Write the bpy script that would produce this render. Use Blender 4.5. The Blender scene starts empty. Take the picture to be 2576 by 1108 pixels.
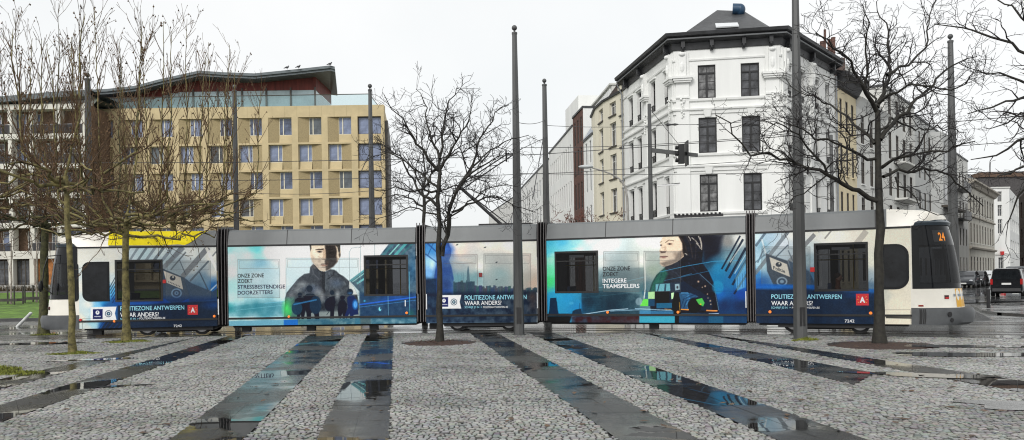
import bpy, math, random
import numpy as np
from mathutils import Vector, Matrix
R = math.radians
SC = bpy.context.scene
COL = SC.collection
rnd = random.Random(7)

# ------------------------------------------------------------------ camera model
F, CX, HY, TH, EYE = 2000.0, 1288.0, 705.0, R(0.89), 1.69
CT, ST = math.cos(TH), math.sin(TH)
def ideal(px, py):
    u, v = px - CX, HY - py
    return (u*CT + v*ST, -u*ST + v*CT)
def at(px, py, Y):
    u, v = ideal(px, py)
    return Vector((u/F*Y, Y, EYE + v/F*Y))
def ground(px, py, z=0.0):
    u, v = ideal(px, py)
    Y = F*(EYE - z)/(-v)
    return Vector((u/F*Y, Y, z))
def proj(X, Y, Z):
    u = F*X/Y; v = F*(Z - EYE)/Y
    return CX + (u*CT - v*ST), HY - (u*ST + v*CT)
def xat(px, Y):
    return ideal(px, 700)[0]/F*Y

cam_d = bpy.data.cameras.new('camera'); cam = bpy.data.objects.new('camera', cam_d); COL.objects.link(cam)
cam_d.sensor_width = 36; cam_d.lens = F/2576*36; cam_d.shift_y = (HY - 554)/2576
cam_d.clip_end = 3000; cam_d.clip_start = 0.1
cam.matrix_world = Matrix.Translation((0, 0, EYE)) @ Matrix.Rotation(R(90), 4, 'X') @ Matrix.Rotation(-TH, 4, 'Z')
SC.camera = cam

# ------------------------------------------------------------------ materials
def s2l(c):
    return tuple(((x/255.0)/12.92 if x/255.0 <= 0.04045 else ((x/255.0 + 0.055)/1.055)**2.4) for x in c)
MATS = {}
def mat(name, col, rough=0.6, var=0.12, scale=3.0, bump=0.0, bscale=20.0, metal=0.0, spec=0.5, streak=False, hue=None, emit=None, alpha=None):
    if name in MATS: return MATS[name]
    m = bpy.data.materials.new(name); m.use_nodes = True
    nt = m.node_tree; b = nt.nodes['Principled BSDF']
    b.inputs['Roughness'].default_value = rough; b.inputs['Metallic'].default_value = metal
    b.inputs['Specular IOR Level'].default_value = spec
    tc = nt.nodes.new('ShaderNodeTexCoord')
    mp = nt.nodes.new('ShaderNodeMapping'); nt.links.new(tc.outputs['Object'], mp.inputs['Vector'])
    if streak: mp.inputs['Scale'].default_value = (1, 1, 0.12)
    n = nt.nodes.new('ShaderNodeTexNoise'); n.inputs['Scale'].default_value = scale; n.inputs['Detail'].default_value = 6
    n.inputs['Roughness'].default_value = 0.65
    nt.links.new(mp.outputs['Vector'], n.inputs['Vector'])
    r = nt.nodes.new('ShaderNodeValToRGB')
    lo = tuple(max(0, c*(1 - var*1.6)) for c in col); hi = tuple(min(1, c*(1 + var)) for c in (hue or col))
    r.color_ramp.elements[0].position = 0.3; r.color_ramp.elements[1].position = 0.7
    r.color_ramp.elements[0].color = (*lo, 1); r.color_ramp.elements[1].color = (*hi, 1)
    nt.links.new(n.outputs['Fac'], r.inputs['Fac']); nt.links.new(r.outputs['Color'], b.inputs['Base Color'])
    if bump:
        n2 = nt.nodes.new('ShaderNodeTexNoise'); n2.inputs['Scale'].default_value = bscale; n2.inputs['Detail'].default_value = 5
        nt.links.new(mp.outputs['Vector'] if streak else tc.outputs['Object'], n2.inputs['Vector'])
        bp = nt.nodes.new('ShaderNodeBump'); bp.inputs['Strength'].default_value = bump; bp.inputs['Distance'].default_value = 0.02
        nt.links.new(n2.outputs['Fac'], bp.inputs['Height']); nt.links.new(bp.outputs['Normal'], b.inputs['Normal'])
    if emit:
        b.inputs['Emission Color'].default_value = (*emit[0], 1); b.inputs['Emission Strength'].default_value = emit[1]
    if alpha is not None: b.inputs['Alpha'].default_value = alpha
    MATS[name] = m
    return m
def glass(name, tint, amount, rough=0.03, base=(0.02, 0.02, 0.022)):
    """window glass: part clear and tinted, part dark glossy"""
    if name in MATS: return MATS[name]
    m = bpy.data.materials.new(name); m.use_nodes = True; nt = m.node_tree
    b = nt.nodes['Principled BSDF']; b.inputs['Base Color'].default_value = (*base, 1); b.inputs['Roughness'].default_value = rough
    tc = nt.nodes.new('ShaderNodeTexCoord'); n = nt.nodes.new('ShaderNodeTexNoise'); n.inputs['Scale'].default_value = 0.9
    nt.links.new(tc.outputs['Object'], n.inputs['Vector'])
    bp = nt.nodes.new('ShaderNodeBump'); bp.inputs['Strength'].default_value = 0.12; bp.inputs['Distance'].default_value = 0.05
    nt.links.new(n.outputs['Fac'], bp.inputs['Height']); nt.links.new(bp.outputs['Normal'], b.inputs['Normal'])
    t = nt.nodes.new('ShaderNodeBsdfTransparent'); t.inputs['Color'].default_value = (*tint, 1)
    mx = nt.nodes.new('ShaderNodeMixShader'); mx.inputs[0].default_value = amount
    nt.links.new(b.outputs[0], mx.inputs[1]); nt.links.new(t.outputs[0], mx.inputs[2])
    nt.links.new(mx.outputs[0], nt.nodes['Material Output'].inputs['Surface'])
    MATS[name] = m
    return m
def attr_mat(name, rough=0.35, bump=0.0, bscale=30, rvar=0.0, spec=0.5):
    m = bpy.data.materials.new(name); m.use_nodes = True; nt = m.node_tree; b = nt.nodes['Principled BSDF']
    a = nt.nodes.new('ShaderNodeVertexColor'); a.layer_name = 'Col'
    b.inputs['Roughness'].default_value = rough; b.inputs['Specular IOR Level'].default_value = spec
    tc = nt.nodes.new('ShaderNodeTexCoord'); n = nt.nodes.new('ShaderNodeTexNoise'); n.inputs['Scale'].default_value = bscale; n.inputs['Detail'].default_value = 4
    nt.links.new(tc.outputs['Object'], n.inputs['Vector'])
    mx = nt.nodes.new('ShaderNodeMix'); mx.data_type = 'RGBA'; mx.blend_type = 'MULTIPLY'; mx.inputs[0].default_value = 1
    r = nt.nodes.new('ShaderNodeMapRange'); r.inputs[3].default_value = 0.86; r.inputs[4].default_value = 1.1
    nt.links.new(n.outputs['Fac'], r.inputs[0]); nt.links.new(a.outputs['Color'], mx.inputs[6]); nt.links.new(r.outputs[0], mx.inputs[7])
    nt.links.new(mx.outputs[2], b.inputs['Base Color'])
    if bump:
        bp = nt.nodes.new('ShaderNodeBump'); bp.inputs['Strength'].default_value = bump; bp.inputs['Distance'].default_value = 0.01
        nt.links.new(n.outputs['Fac'], bp.inputs['Height']); nt.links.new(bp.outputs['Normal'], b.inputs['Normal'])
    if rvar:
        r2 = nt.nodes.new('ShaderNodeMapRange'); n3 = nt.nodes.new('ShaderNodeTexNoise'); n3.inputs['Scale'].default_value = 0.5; n3.inputs['Detail'].default_value = 4
        nt.links.new(tc.outputs['Object'], n3.inputs['Vector'])
        r2.inputs[1].default_value = 0.35; r2.inputs[2].default_value = 0.65
        r2.inputs[3].default_value = max(0.02, rough - rvar); r2.inputs[4].default_value = rough + rvar
        nt.links.new(n3.outputs['Fac'], r2.inputs[0]); nt.links.new(r2.outputs[0], b.inputs['Roughness'])
    return m

# ------------------------------------------------------------------ mesh builder
class MB:
    def __init__(s): s.v = []; s.f = []; s.m = []; s.M = None; s.flat = False
    def add(s, vs, fs, m=0):
        b = len(s.v)
        if s.M is not None: vs = [s.M @ Vector(p) for p in vs]
        s.v.extend(tuple(p) for p in vs); s.f.extend(tuple(i + b for i in f) for f in fs); s.m.extend([m]*len(fs))
        return s
    def box(s, x0, x1, y0, y1, z0, z1, m=0):
        return s.add([(x0,y0,z0),(x1,y0,z0),(x1,y1,z0),(x0,y1,z0),(x0,y0,z1),(x1,y0,z1),(x1,y1,z1),(x0,y1,z1)],
                     [(0,3,2,1),(4,5,6,7),(0,1,5,4),(1,2,6,5),(2,3,7,6),(3,0,4,7)], m)
    def hexa(s, P, m=0):
        return s.add(P, [(0,3,2,1),(4,5,6,7),(0,1,5,4),(1,2,6,5),(2,3,7,6),(3,0,4,7)], m)
    def quad(s, a, b, c, d, m=0): return s.add([a,b,c,d], [(0,1,2,3)], m)
    def prism(s, poly, z0, z1, m=0):
        n = len(poly)
        return s.add([(x,y,z0) for x,y in poly] + [(x,y,z1) for x,y in poly],
                     [tuple(range(n-1,-1,-1)), tuple(range(n,2*n))] + [(i,(i+1)%n,n+(i+1)%n,n+i) for i in range(n)], m)
    def slabxz(s, poly, y0, y1, m=0):
        n = len(poly)
        return s.add([(x,y0,z) for x,z in poly] + [(x,y1,z) for x,z in poly],
                     [tuple(range(n)), tuple(range(2*n-1,n-1,-1))] + [((i+1)%n,i,n+i,n+(i+1)%n) for i in range(n)], m)
    def tube(s, pts, rad, n=8, m=0, cap=True):
        pts = [Vector(p) for p in pts]; k = len(pts)
        if not hasattr(rad, '__len__'): rad = [rad]*k
        vs = []; up = None
        for i, p in enumerate(pts):
            t = (pts[min(i+1,k-1)] - pts[max(i-1,0)]).normalized()
            if up is None: up = Vector((1,0,0)) if abs(t.x) < 0.8 else Vector((0,1,0))
            a = (up - t*up.dot(t)).normalized(); b = t.cross(a); up = a
            for j in range(n):
                an = 2*math.pi*j/n; vs.append(p + (a*math.cos(an) + b*math.sin(an))*rad[i])
        fs = [(i*n+j, i*n+(j+1)%n, (i+1)*n+(j+1)%n, (i+1)*n+j) for i in range(k-1) for j in range(n)]
        if cap: fs += [tuple(range(n-1,-1,-1)), tuple(range((k-1)*n, k*n))]
        return s.add(vs, fs, m)
    def ball(s, c, r, n=10, k=7, m=0):
        c = Vector(c); r = r if hasattr(r, '__len__') else (r,r,r); vs = [c + Vector((0,0,r[2]))]
        for i in range(1, k):
            for j in range(n):
                a = math.pi*i/k; b = 2*math.pi*j/n
                vs.append(c + Vector((r[0]*math.sin(a)*math.cos(b), r[1]*math.sin(a)*math.sin(b), r[2]*math.cos(a))))
        vs.append(c - Vector((0,0,r[2]))); L = len(vs) - 1
        fs = [(0,1+j,1+(j+1)%n) for j in range(n)]
        for i in range(k-2):
            fs += [(1+i*n+j, 1+(i+1)*n+j, 1+(i+1)*n+(j+1)%n, 1+i*n+(j+1)%n) for j in range(n)]
        fs += [(1+(k-2)*n+(j+1)%n, 1+(k-2)*n+j, L) for j in range(n)]
        return s.add(vs, fs, m)
    def grid(s, rows, m=0, closed=False):
        h = len(rows); w = len(rows[0]); vs = [p for r in rows for p in r]
        fs = [(i*w+j, i*w+(j+1)%w, (i+1)*w+(j+1)%w, (i+1)*w+j) for i in range(h-1) for j in range(w if closed else w-1)]
        return s.add(vs, fs, m)
    def mesh(s, name, mats, org=None, smooth=False):
        me = bpy.data.meshes.new(name)
        vs = s.v if org is None else [(x-org[0], y-org[1], z-org[2]) for x,y,z in s.v]
        me.from_pydata(vs, [], s.f)
        for m in (mats if isinstance(mats, (list, tuple)) else [mats]): me.materials.append(m)
        if any(s.m): me.polygons.foreach_set('material_index', s.m)
        if smooth:
            me.polygons.foreach_set('use_smooth', [True]*len(me.polygons))
            if smooth != 'all':
                try: me.set_sharp_from_angle(angle=R(35))
                except Exception: pass
        me.update()
        return me
ORG = {}
def org_of(p):
    while p is not None:
        if p.name in ORG: return ORG[p.name]
        p = p.parent
    return None
def setp(o, label=None, cat=None, group=None, kind=None):
    if label: o['label'] = label
    if cat: o['category'] = cat
    if group: o['group'] = group
    if kind: o['kind'] = kind
    return o
def thing(name, label, cat, loc=(0,0,0), rz=0, group=None, world=False, kind=None):
    o = bpy.data.objects.new(name, None); COL.objects.link(o); o.empty_display_size = 0.3
    o.location = loc; o.rotation_euler = (0, 0, rz)
    if world: ORG[o.name] = tuple(loc)
    return setp(o, label, cat, group, kind)
def part(name, mb, mats, parent, smooth=False, label=None):
    me = mb.mesh(name, mats, org_of(parent), smooth) if isinstance(mb, MB) else mb
    o = bpy.data.objects.new(name, me); COL.objects.link(o); o.parent = parent
    if label: o['label'] = label
    return o
def solo(name, mb, mats, label=None, cat=None, group=None, kind=None, smooth=False, loc=None, rz=0):
    me = mb.mesh(name, mats, None, smooth) if isinstance(mb, MB) else mb
    o = bpy.data.objects.new(name, me); COL.objects.link(o)
    if loc is not None: o.location = loc
    o.rotation_euler = (0, 0, rz)
    return setp(o, label, cat, group, kind)
def kids(o): return [c for c in bpy.data.objects if c.parent == o]
def dup(root, loc=None, rz=None, label=None):
    def cp(o, par):
        c = o.copy(); COL.objects.link(c); c.parent = par
        for k in kids(o): cp(k, c)
        return c
    src = kids(root); r = root.copy(); COL.objects.link(r)
    for k in src: cp(k, r)
    if loc is not None: r.location = loc
    if rz is not None: r.rotation_euler = (0, 0, rz)
    if label: r['label'] = label
    return r

class Plane:
    """vertical plane through two ground points; x runs along it, t is depth behind it"""
    def __init__(s, P0, P1):
        s.O = Vector(P0[:2]); d = Vector(P1[:2]) - s.O; s.L = d.length; s.d = d/s.L; s.n = Vector((-s.d.y, s.d.x))
        s.rz = math.atan2(s.d.y, s.d.x)
    def w(s, a, t, z):
        p = s.O + s.d*a + s.n*t; return Vector((p.x, p.y, z))
    def sz(s, px, py, t=0.0):
        u, v = ideal(px, py); k = u/F; O = s.O + s.n*t
        a = (k*O.y - O.x)/(s.d.x - k*s.d.y); Y = O.y + s.d.y*a
        return a, EYE + v/F*Y
    def s(s, px, py=600): return s.sz(px, py)[0]
    def M(s): return Matrix.Translation((s.O.x, s.O.y, 0)) @ Matrix.Rotation(s.rz, 4, 'Z')

FONT = None
def text_mesh(txt, mb, frame, x0, z0, x1, h, t=-0.004, bold=0.0, mirror=False, m=0):
    """lettering laid flat on a plane, from x0 to x1, cap height h"""
    cu = bpy.data.curves.new('lettering', 'FONT'); cu.body = txt; cu.size = 1.0; cu.offset = bold; cu.resolution_u = 3
    o = bpy.data.objects.new('lettering', cu); COL.objects.link(o)
    dg = bpy.context.evaluated_depsgraph_get(); me = bpy.data.meshes.new_from_object(o.evaluated_get(dg))
    co = np.array([v.co[:] for v in me.vertices]); fs = [tuple(p.vertices) for p in me.polygons]
    bpy.data.objects.remove(o); bpy.data.curves.remove(cu)
    if len(co) == 0: return
    mx, Mx = co[:,0].min(), co[:,0].max(); cap = 0.729
    X = x0 + (co[:,0]-mx)/(Mx-mx)*(x1-x0); Z = z0 + co[:,1]/cap*h
    mb.add([frame(a, t, b) for a, b in zip(X, Z)], fs, m)
# ------------------------------------------------------------------ the printed wrap: colours laid on the panels' own mesh
def c1(x, y): return (115.9 + 0.26148*x, 566.7 + 0.26148*y)
def c2(x, y): return (566.7 + 0.26149*x, 566.7 + 0.26149*y)
def c3(x, y): return (1030.4 + 0.28473*x, 541 + 0.28473*y)
def c4(x, y): return (1352.4 + 0.28481*x, 541 + 0.28481*y)
def c5(x, y): return (1867.6 + 0.3488*x, 515.2 + 0.3488*y)
def c6(x, y): return (644 + 0.19767*x, 611.8 + 0.19767*y)
def c7(x, y): return (1577.8 + 0.2266*x, 579.6 + 0.2266*y)

def vnoise(x, y, seed=0):
    xi = np.floor(x).astype(int); yi = np.floor(y).astype(int); xf = x - xi; yf = y - yi
    xf = xf*xf*(3-2*xf); yf = yf*yf*(3-2*yf)
    h = lambda a, b: np.modf(np.abs(np.sin(a*127.1 + b*311.7 + seed*74.7)*43758.5453))[0]
    return (h(xi,yi)*(1-xf)+h(xi+1,yi)*xf)*(1-yf) + (h(xi,yi+1)*(1-xf)+h(xi+1,yi+1)*xf)*yf
def fbm(x, y, seed=0, o=4):
    s = 0; a = 0.5; t = 0
    for i in range(o): s = s + a*vnoise(x*2**i, y*2**i, seed+i); t += a; a *= 0.5
    return s/t

def inside_np(P, X, Y):
    ins = np.zeros(X.shape, bool); n = len(P)
    for i in range(n):
        (x0, y0), (x1, y1) = P[i], P[(i+1) % n]
        if y0 == y1: continue
        ins ^= ((y0 > Y) != (y1 > Y)) & (X < (x1-x0)*(Y-y0)/(y1-y0) + x0)
    return ins
class Art:
    def __init__(s, X, Y, conv):
        s.conv = conv
        o = np.array(conv(0, 0)); e = conv(1, 1)
        k = e[0] - o[0]
        s.x = (X - o[0])/k; s.y = (Y - o[1])/k            # design units
        s.c = np.zeros((len(X), 3)) + 200.0
    def field(s, pts, p=2.6, warp=18):
        x = s.x + (fbm(s.x/60, s.y/60, 3)-0.5)*warp*2; y = s.y + (fbm(s.x/60, s.y/60, 9)-0.5)*warp*2
        W = 0; C = 0
        for px, py, c in pts:
            w = 1/((x-px)**2 + (y-py)**2*1.3 + 120)**(p/2); W = W + w; C = C + w[:,None]*np.array(c, float)
        s.c = C/W[:,None]
    def blend(s, m, c, a=1.0):
        m = (np.clip(m, 0, 1)*a)[:,None]; s.c = s.c*(1-m) + np.array(c, float)*m
    def poly(s, P, c, a=1.0, soft=1.5, tex=0.0, seed=1, grad=None):
        P = np.array(P, float); x, y = s.x, s.y
        bb = (x > P[:,0].min()-soft*2) & (x < P[:,0].max()+soft*2) & (y > P[:,1].min()-soft*2) & (y < P[:,1].max()+soft*2)
        if not bb.any(): return
        xs, ys = x[bb], y[bb]; ins = np.zeros(len(xs), bool); d = np.full(len(xs), 1e9)
        n = len(P)
        for i in range(n):
            (x0, y0), (x1, y1) = P[i], P[(i+1) % n]
            cond = ((y0 > ys) != (y1 > ys)); xx = (x1-x0)*(ys-y0)/((y1-y0) if y1 != y0 else 1e-9) + x0
            ins ^= cond & (xs < xx)
            L2 = (x1-x0)**2 + (y1-y0)**2 + 1e-9; t = np.clip(((xs-x0)*(x1-x0)+(ys-y0)*(y1-y0))/L2, 0, 1)
            d = np.minimum(d, np.hypot(xs-x0-t*(x1-x0), ys-y0-t*(y1-y0)))
        sd = np.where(ins, d, -d); m = np.zeros(len(x)); mm = np.clip(sd/soft/2+0.5, 0, 1)
        if tex: mm = mm*(1 - tex*np.clip(fbm(xs/35, ys/35, seed)*2.2-0.6, 0, 1))
        if grad is not None:
            (ga, gb) = grad; mm = mm*np.clip((ys-gb)/(ga-gb), 0, 1)
        m[bb] = mm; s.blend(m, c, a)
    def blob(s, cx, cy, rx, ry, c, a=1.0, hard=0.0, rot=0):
        dx, dy = s.x-cx, s.y-cy
        if rot: dx, dy = dx*math.cos(rot)+dy*math.sin(rot), -dx*math.sin(rot)+dy*math.cos(rot)
        q = np.sqrt((dx/rx)**2 + (dy/ry)**2)
        s.blend(np.clip((1-q)/(1-hard+1e-6) if hard < 1 else (q < 1), 0, 1), c, a)
    def line(s, P, w, c, a=1.0):
        for (x0, y0), (x1, y1) in zip(P[:-1], P[1:]):
            dx, dy = x1-x0, y1-y0; L = math.hypot(dx, dy) + 1e-9; nx, ny = -dy/L*w/2, dx/L*w/2
            s.poly([(x0+nx,y0+ny),(x1+nx,y1+ny),(x1-nx,y1-ny),(x0-nx,y0-ny)], c, a, 1.3)
    def frame(s, x0, y0, x1, y1, band=None, c=(95,95,95), a=0.6):
        s.poly([(x0,y0),(x1,y0),(x1,y1),(x0,y1)], (105,110,112), 0.22)
        for P in ([(x0,y0),(x1,y0)],[(x1,y0),(x1,y1)],[(x1,y1),(x0,y1)],[(x0,y1),(x0,y0)]): s.line(P, 4, c, a)
        if band:
            for P in ([(x0+14,y0+14),(x1-14,y0+14)],[(x1-14,y0+14),(x1-14,y0+band)],[(x1-14,y0+band),(x0+14,y0+band)],[(x0+14,y0+band),(x0+14,y0+14)]): s.line(P, 3, c, a)
    def grain(s, P, amp=18, sc=14, seed=2):
        P = np.array(P, float); x, y = s.x, s.y
        m = inside_np(P, x, y); n = (fbm(x/sc, y/sc, seed, 4)-.5)*amp*2 + (fbm(x/(sc*4), y/(sc*2.5), seed+4, 3)-.5)*amp*1.6
        s.c = s.c + (m*n)[:,None]
    def out(s, gain=1.0):
        v = fbm(s.x/7, s.y/7, 5, 2)-0.5
        c = (s.c + v[:,None]*14)/255.0; g_ = c.mean(1, keepdims=True); c = np.clip((g_ + (c-g_)*1.02 - .5)*1.18 + .505, 0.02, 1)
        lin = np.where(c <= 0.04045, c/12.92, ((c+0.055)/1.055)**2.4)
        # keep whites at real paint white
        return np.clip(lin*gain, 0.004, 0.86)

def paint1(A):
    W=(214,212,202)
    A.field([(290,250,W),(350,300,W),(500,250,W),(640,300,W),(640,420,(205,205,195)),(330,600,W),(330,900,(208,206,192)),(400,760,(210,212,204)),(400,850,(190,205,205)),(480,790,(120,180,215)),(560,760,(50,135,190)),(620,640,(90,160,200)),(620,520,(190,200,200)),
      (700,260,(212,212,205)),(800,260,(180,195,200)),(950,260,(175,195,200)),(1100,250,(195,205,205)),(1400,260,(208,210,206)),(1600,300,(216,214,205)),(1620,450,(195,195,190)),(1250,450,(150,165,172)),(1150,380,(160,175,180)),(1400,420,(190,196,196)),(1500,520,(110,140,160)),(1620,600,(40,95,150)),(1450,600,(80,110,135)),(1200,640,(55,95,140)),(1150,700,(25,85,165)),(1300,700,(20,75,160)),(700,740,(30,110,190)),(900,745,(25,85,160)),(1100,745,(22,70,140)),(450,950,(150,190,200)),(400,1000,(190,195,190)),(560,960,(40,95,150))])
    for i in range(7):                                                # slanting facade beams
        x = 730 + i*78; A.line([(x-10,350),(x+75+i*4,215)], 20+i*2, (120,130,138) if i%2 else (95,105,112), .8)
    for i in range(6): A.line([(612+i*5,600+i*30),(700,440+i*42)], 9, (30,60,95) if i>2 else (60,70,80), .85)
    A.line([(1100,440),(1320,215)], 44, (120,126,132), .9); A.line([(1310,500),(1560,215)], 50, (120,124,128), .95); A.line([(1200,430),(1345,260)], 14, (90,98,105), .8)
    A.line([(1385,540),(1565,345)], 18, (85,95,105), .9); A.line([(1285,340),(1345,480)], 9, (70,80,90), .8); A.line([(1475,450),(1570,650)], 12, (60,72,85), .85)
    A.line([(1540,215),(1660,470)], 26, (222,220,212), .8); A.line([(1550,660),(1655,560)], 12, (175,190,200), .8); A.line([(1600,300),(1650,240)], 14, (110,115,120), .8)
    A.poly([(1115,415),(1330,505),(1385,700),(1240,770),(1120,700)], (62,72,84), .9); A.poly([(1330,505),(1400,560),(1600,640),(1660,600),(1660,720),(1380,740)], (52,66,84), .85, 4)
    A.poly([(1130,440),(1295,505),(1318,620),(1160,555)], (188,182,172), 1); A.blob(1218,510,30,26,(55,60,68),1,.85); A.blob(1222,500,9,12,(190,186,178),1,.7)
    for i in range(8): A.blob(1180+i*15, 546+i*6.5, 6, 9, (70,75,80), .9, .5)
    A.blob(1255,655,56,50,(120,150,180),.9,.8); A.blob(1255,655,42,37,(55,68,88),1,.85); A.blob(1255,655,24,22,(110,140,170),.9,.6); A.blob(1255,655,12,12,(40,60,90),.9,.6)
    A.frame(1155,345,1582,712,85)
    A.poly([(545,775),(640,690),(1660,690),(1660,1040),(480,1040),(560,900),(640,860)], (22,52,100), .55, 22)
    A.poly([(690,775),(1660,725),(1660,1040),(500,1040),(585,915),(690,915)], (32,44,60), .97, 7, .08)
    A.blob(1620,770,160,60,(28,80,150),.6); A.blob(900,760,260,28,(30,95,170),.5)
    for i in range(5): A.line([(500+i*45,1010),(560+i*50,925)], 10, (20,60,105), .7)
    A.poly([(428,790),(678,785),(662,850),(678,915),(428,918)], (225,228,232), 1)
    A.poly([(450,810),(545,808),(545,904),(450,906)], (28,38,88), 1); A.blob(495,842,20,21,(230,232,240),1,.85); A.blob(496,838,6,10,(28,38,88),1,.6)
    for i in range(7): A.blob(468+i*9, 880, 4, 6+(i%3), (225,228,240), 1, .5)
    A.blob(601,853,36,35,(35,60,85),1,.9); A.blob(601,853,29,28,(215,220,224),1,.9); A.blob(601,853,21,20,(45,80,100),1,.85); A.blob(601,853,8,8,(190,200,205),1,.6)
    A.line([(350,900),(350,1020)],3,(90,90,85),.8); A.line([(350,900),(616,893)],3,(90,90,85),.6); A.line([(616,893),(616,960)],3,(90,90,85),.6)
def paint2(A):
    A.field([(40,230,(160,215,230)),(60,300,(205,238,243)),(60,450,(212,240,244)),(60,600,(170,222,232)),(60,700,(190,228,232)),(40,800,(70,160,165)),(200,800,(80,150,160)),(60,880,(190,225,230)),(300,230,(120,205,225)),(220,300,(205,236,242)),(430,260,(242,249,249)),(600,230,(238,246,248)),(520,330,(245,250,250)),(700,290,(222,240,245)),(330,360,(150,205,225)),(300,500,(205,228,234)),(300,650,(205,230,234)),(560,560,(225,240,244)),(560,690,(200,226,230)),(150,700,(190,222,228)),(300,800,(62,135,150)),(450,790,(90,150,165)),(420,850,(105,165,180)),(250,890,(195,220,225)),(500,890,(185,215,220)),(1200,300,(225,238,240)),(1180,420,(218,232,235)),(1250,250,(232,240,240)),(1400,240,(235,242,240)),(1500,200,(225,236,238)),(750,430,(215,232,236)),(1320,350,(226,236,236)),(700,900,(120,160,150)),(900,900,(110,140,150)),(1060,870,(160,175,165))])
    for i in range(12): A.line([(150+i*34,700),(150+i*34,760)], 3, (120,165,175), .35)
    A.poly([(30,790),(200,765),(380,748),(560,735),(575,800),(560,880),(30,880)], (58,125,140), .55, 7, .5); A.line([(380,752),(580,735)],6,(120,190,210),.7); A.line([(100,820),(570,770)],6,(130,190,205),.5)
    A.poly([(1580,172),(1860,165),(1860,900),(1290,900),(1290,640),(1195,535),(1345,425),(1480,300)], (42,66,84), .95, 4, .25)
    for i,(w,c) in enumerate([(20,(95,160,165)),(10,(150,205,200)),(14,(60,100,110)),(18,(120,190,190))]): A.line([(1200+i*22,540+i*8),(1345+i*20,430+i*14)],w,c,.8)
    for i,(w,c) in enumerate([(24,(70,120,128)),(12,(150,215,205)),(26,(90,170,170)),(16,(60,110,115))]): A.line([(1500+i*58,310),(1620+i*62,172)],w,c,.75)
    A.poly([(1290,660),(1860,640),(1860,900),(1290,900)], (30,58,92), .6, 20); A.blob(1620,700,260,40,(35,90,190),.5,rot=-.12); A.line([(1290,765),(1855,690)],13,(50,105,205),.8); A.line([(1290,790),(1855,720)],5,(80,150,220),.6)
    A.blob(1800,420,60,220,(45,105,150),.5); A.line([(1770,450),(1775,900)],6,(110,190,210),.6); A.line([(1565,660),(1570,880)],5,(120,170,190),.7); A.blob(1340,730,14,12,(70,190,230),.9); A.blob(1488,808,16,24,(130,210,225),.95,.6); A.blob(1495,800,8,14,(30,60,92),.95,.6); A.blob(1790,850,60,60,(40,110,90),.5)
    A.line([(1195,560),(1193,260),(1215,222),(1300,210)],4,(110,125,130),.8); A.line([(1302,180),(1300,560)],5,(120,135,140),.8); A.line([(1438,180),(1438,300)],5,(90,110,115),.8); A.line([(1095,330),(1095,460)],4,(120,130,135),.6)
    # the man
    T=[(575,700),(590,650),(640,588),(715,505),(760,470),(812,462),(818,405),(848,375),(900,430),(950,455),(1010,425),(1050,430),(1085,465),(1135,490),(1192,540),(1240,600),(1270,668),(1285,760),(1285,880),(565,890)]
    A.poly(T, (44,48,56), .97, 4, .22, 4); A.poly([(1192,540),(1240,600),(1270,668),(1195,668)], (226,230,225), .9, 2)
    A.poly([(820,405),(848,375),(910,440),(925,560),(700,560),(640,600),(715,505),(812,462)], (52,56,64), .7, 8)
    A.line([(918,330),(922,700)], 6, (30,30,32), .7); A.line([(945,440),(942,660)], 34, (26,28,34), .85)
    A.blob(1070,560,90,60,(75,95,125),.5); A.blob(830,620,120,60,(70,88,125),.5)
    A.poly([(812,192),(818,300),(836,352),(872,400),(912,438),(950,448),(1000,430),(1050,385),(1080,352),(1104,310),(1112,260),(1104,192)], (212,196,176), 1, 2)
    A.poly([(958,192),(964,300),(958,350),(972,440),(1040,400),(1080,352),(1068,300),(1074,250),(1060,192)], (44,39,38), .97, 8)
    A.poly([(968,340),(1000,345),(985,420),(966,430)], (88,72,62), .6, 6)
    A.poly([(808,190),(826,190),(830,225),(820,255)], (70,68,66), .9, 2); A.poly([(1055,190),(1108,190),(1104,300),(1088,260),(1078,215)], (60,58,56), .95, 2); A.blob(1100,285,14,34,(120,108,98),.95,.6); A.blob(1102,288,7,20,(60,50,46),.95,.5)
    A.poly([(868,240),(900,228),(948,232),(950,243),(905,240)], (70,58,50), .95, 2); A.blob(908,256,32,14,(70,60,58),.95,.4); A.blob(903,258,8,7,(25,25,28),1,.5); A.blob(880,290,40,40,(232,220,204),.6)
    A.poly([(940,235),(968,235),(970,330),(944,330),(930,318),(940,300)], (176,152,130), .7, 4); A.line([(928,328),(962,334)],6,(90,66,56),.8); A.line([(918,376),(1000,372)],8,(60,40,36),.85); A.blob(950,388,38,9,(150,112,98),.9,.5); A.blob(950,406,34,10,(96,74,64),.6)
    A.blob(870,395,50,34,(150,132,118),.6); A.blob(845,330,26,60,(165,148,132),.5)
    for P_,w,c,a in [([(700,520),(650,600),(620,690)],16,(92,98,108),.5),([(830,400),(850,470),(900,520)],10,(100,104,112),.5),([(1060,440),(1120,500),(1170,560)],14,(40,44,52),.6),([(1000,450),(1020,540),(1000,640)],12,(96,102,116),.45),([(820,480),(780,560),(770,640)],12,(44,47,55),.5),([(1050,435),(1040,480),(985,520)],10,(30,32,38),.7),([(855,385),(905,440),(935,470)],9,(28,30,36),.7),([(1150,520),(1180,600),(1190,660)],10,(38,42,50),.5),([(690,640),(720,600),(770,590)],8,(110,116,124),.4)]: A.line(P_,w,c,a)
    A.grain(T, 13, 9); A.grain([(812,192),(836,352),(912,438),(1000,430),(1080,352),(1112,260),(1104,192)], 9, 7, 5)
    A.blob(852,260,26,60,(238,226,210),.5); A.blob(905,345,22,30,(150,128,112),.5); A.line([(868,236),(948,228)],7,(58,46,40),.8); A.line([(890,300),(930,322)],5,(160,138,120),.6); A.blob(1010,265,26,12,(26,22,22),.8); A.line([(985,238),(1040,236)],6,(24,20,20),.8); A.blob(1072,330,12,50,(110,92,80),.7); A.line([(870,205),(940,200)],4,(180,160,140),.5)
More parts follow.
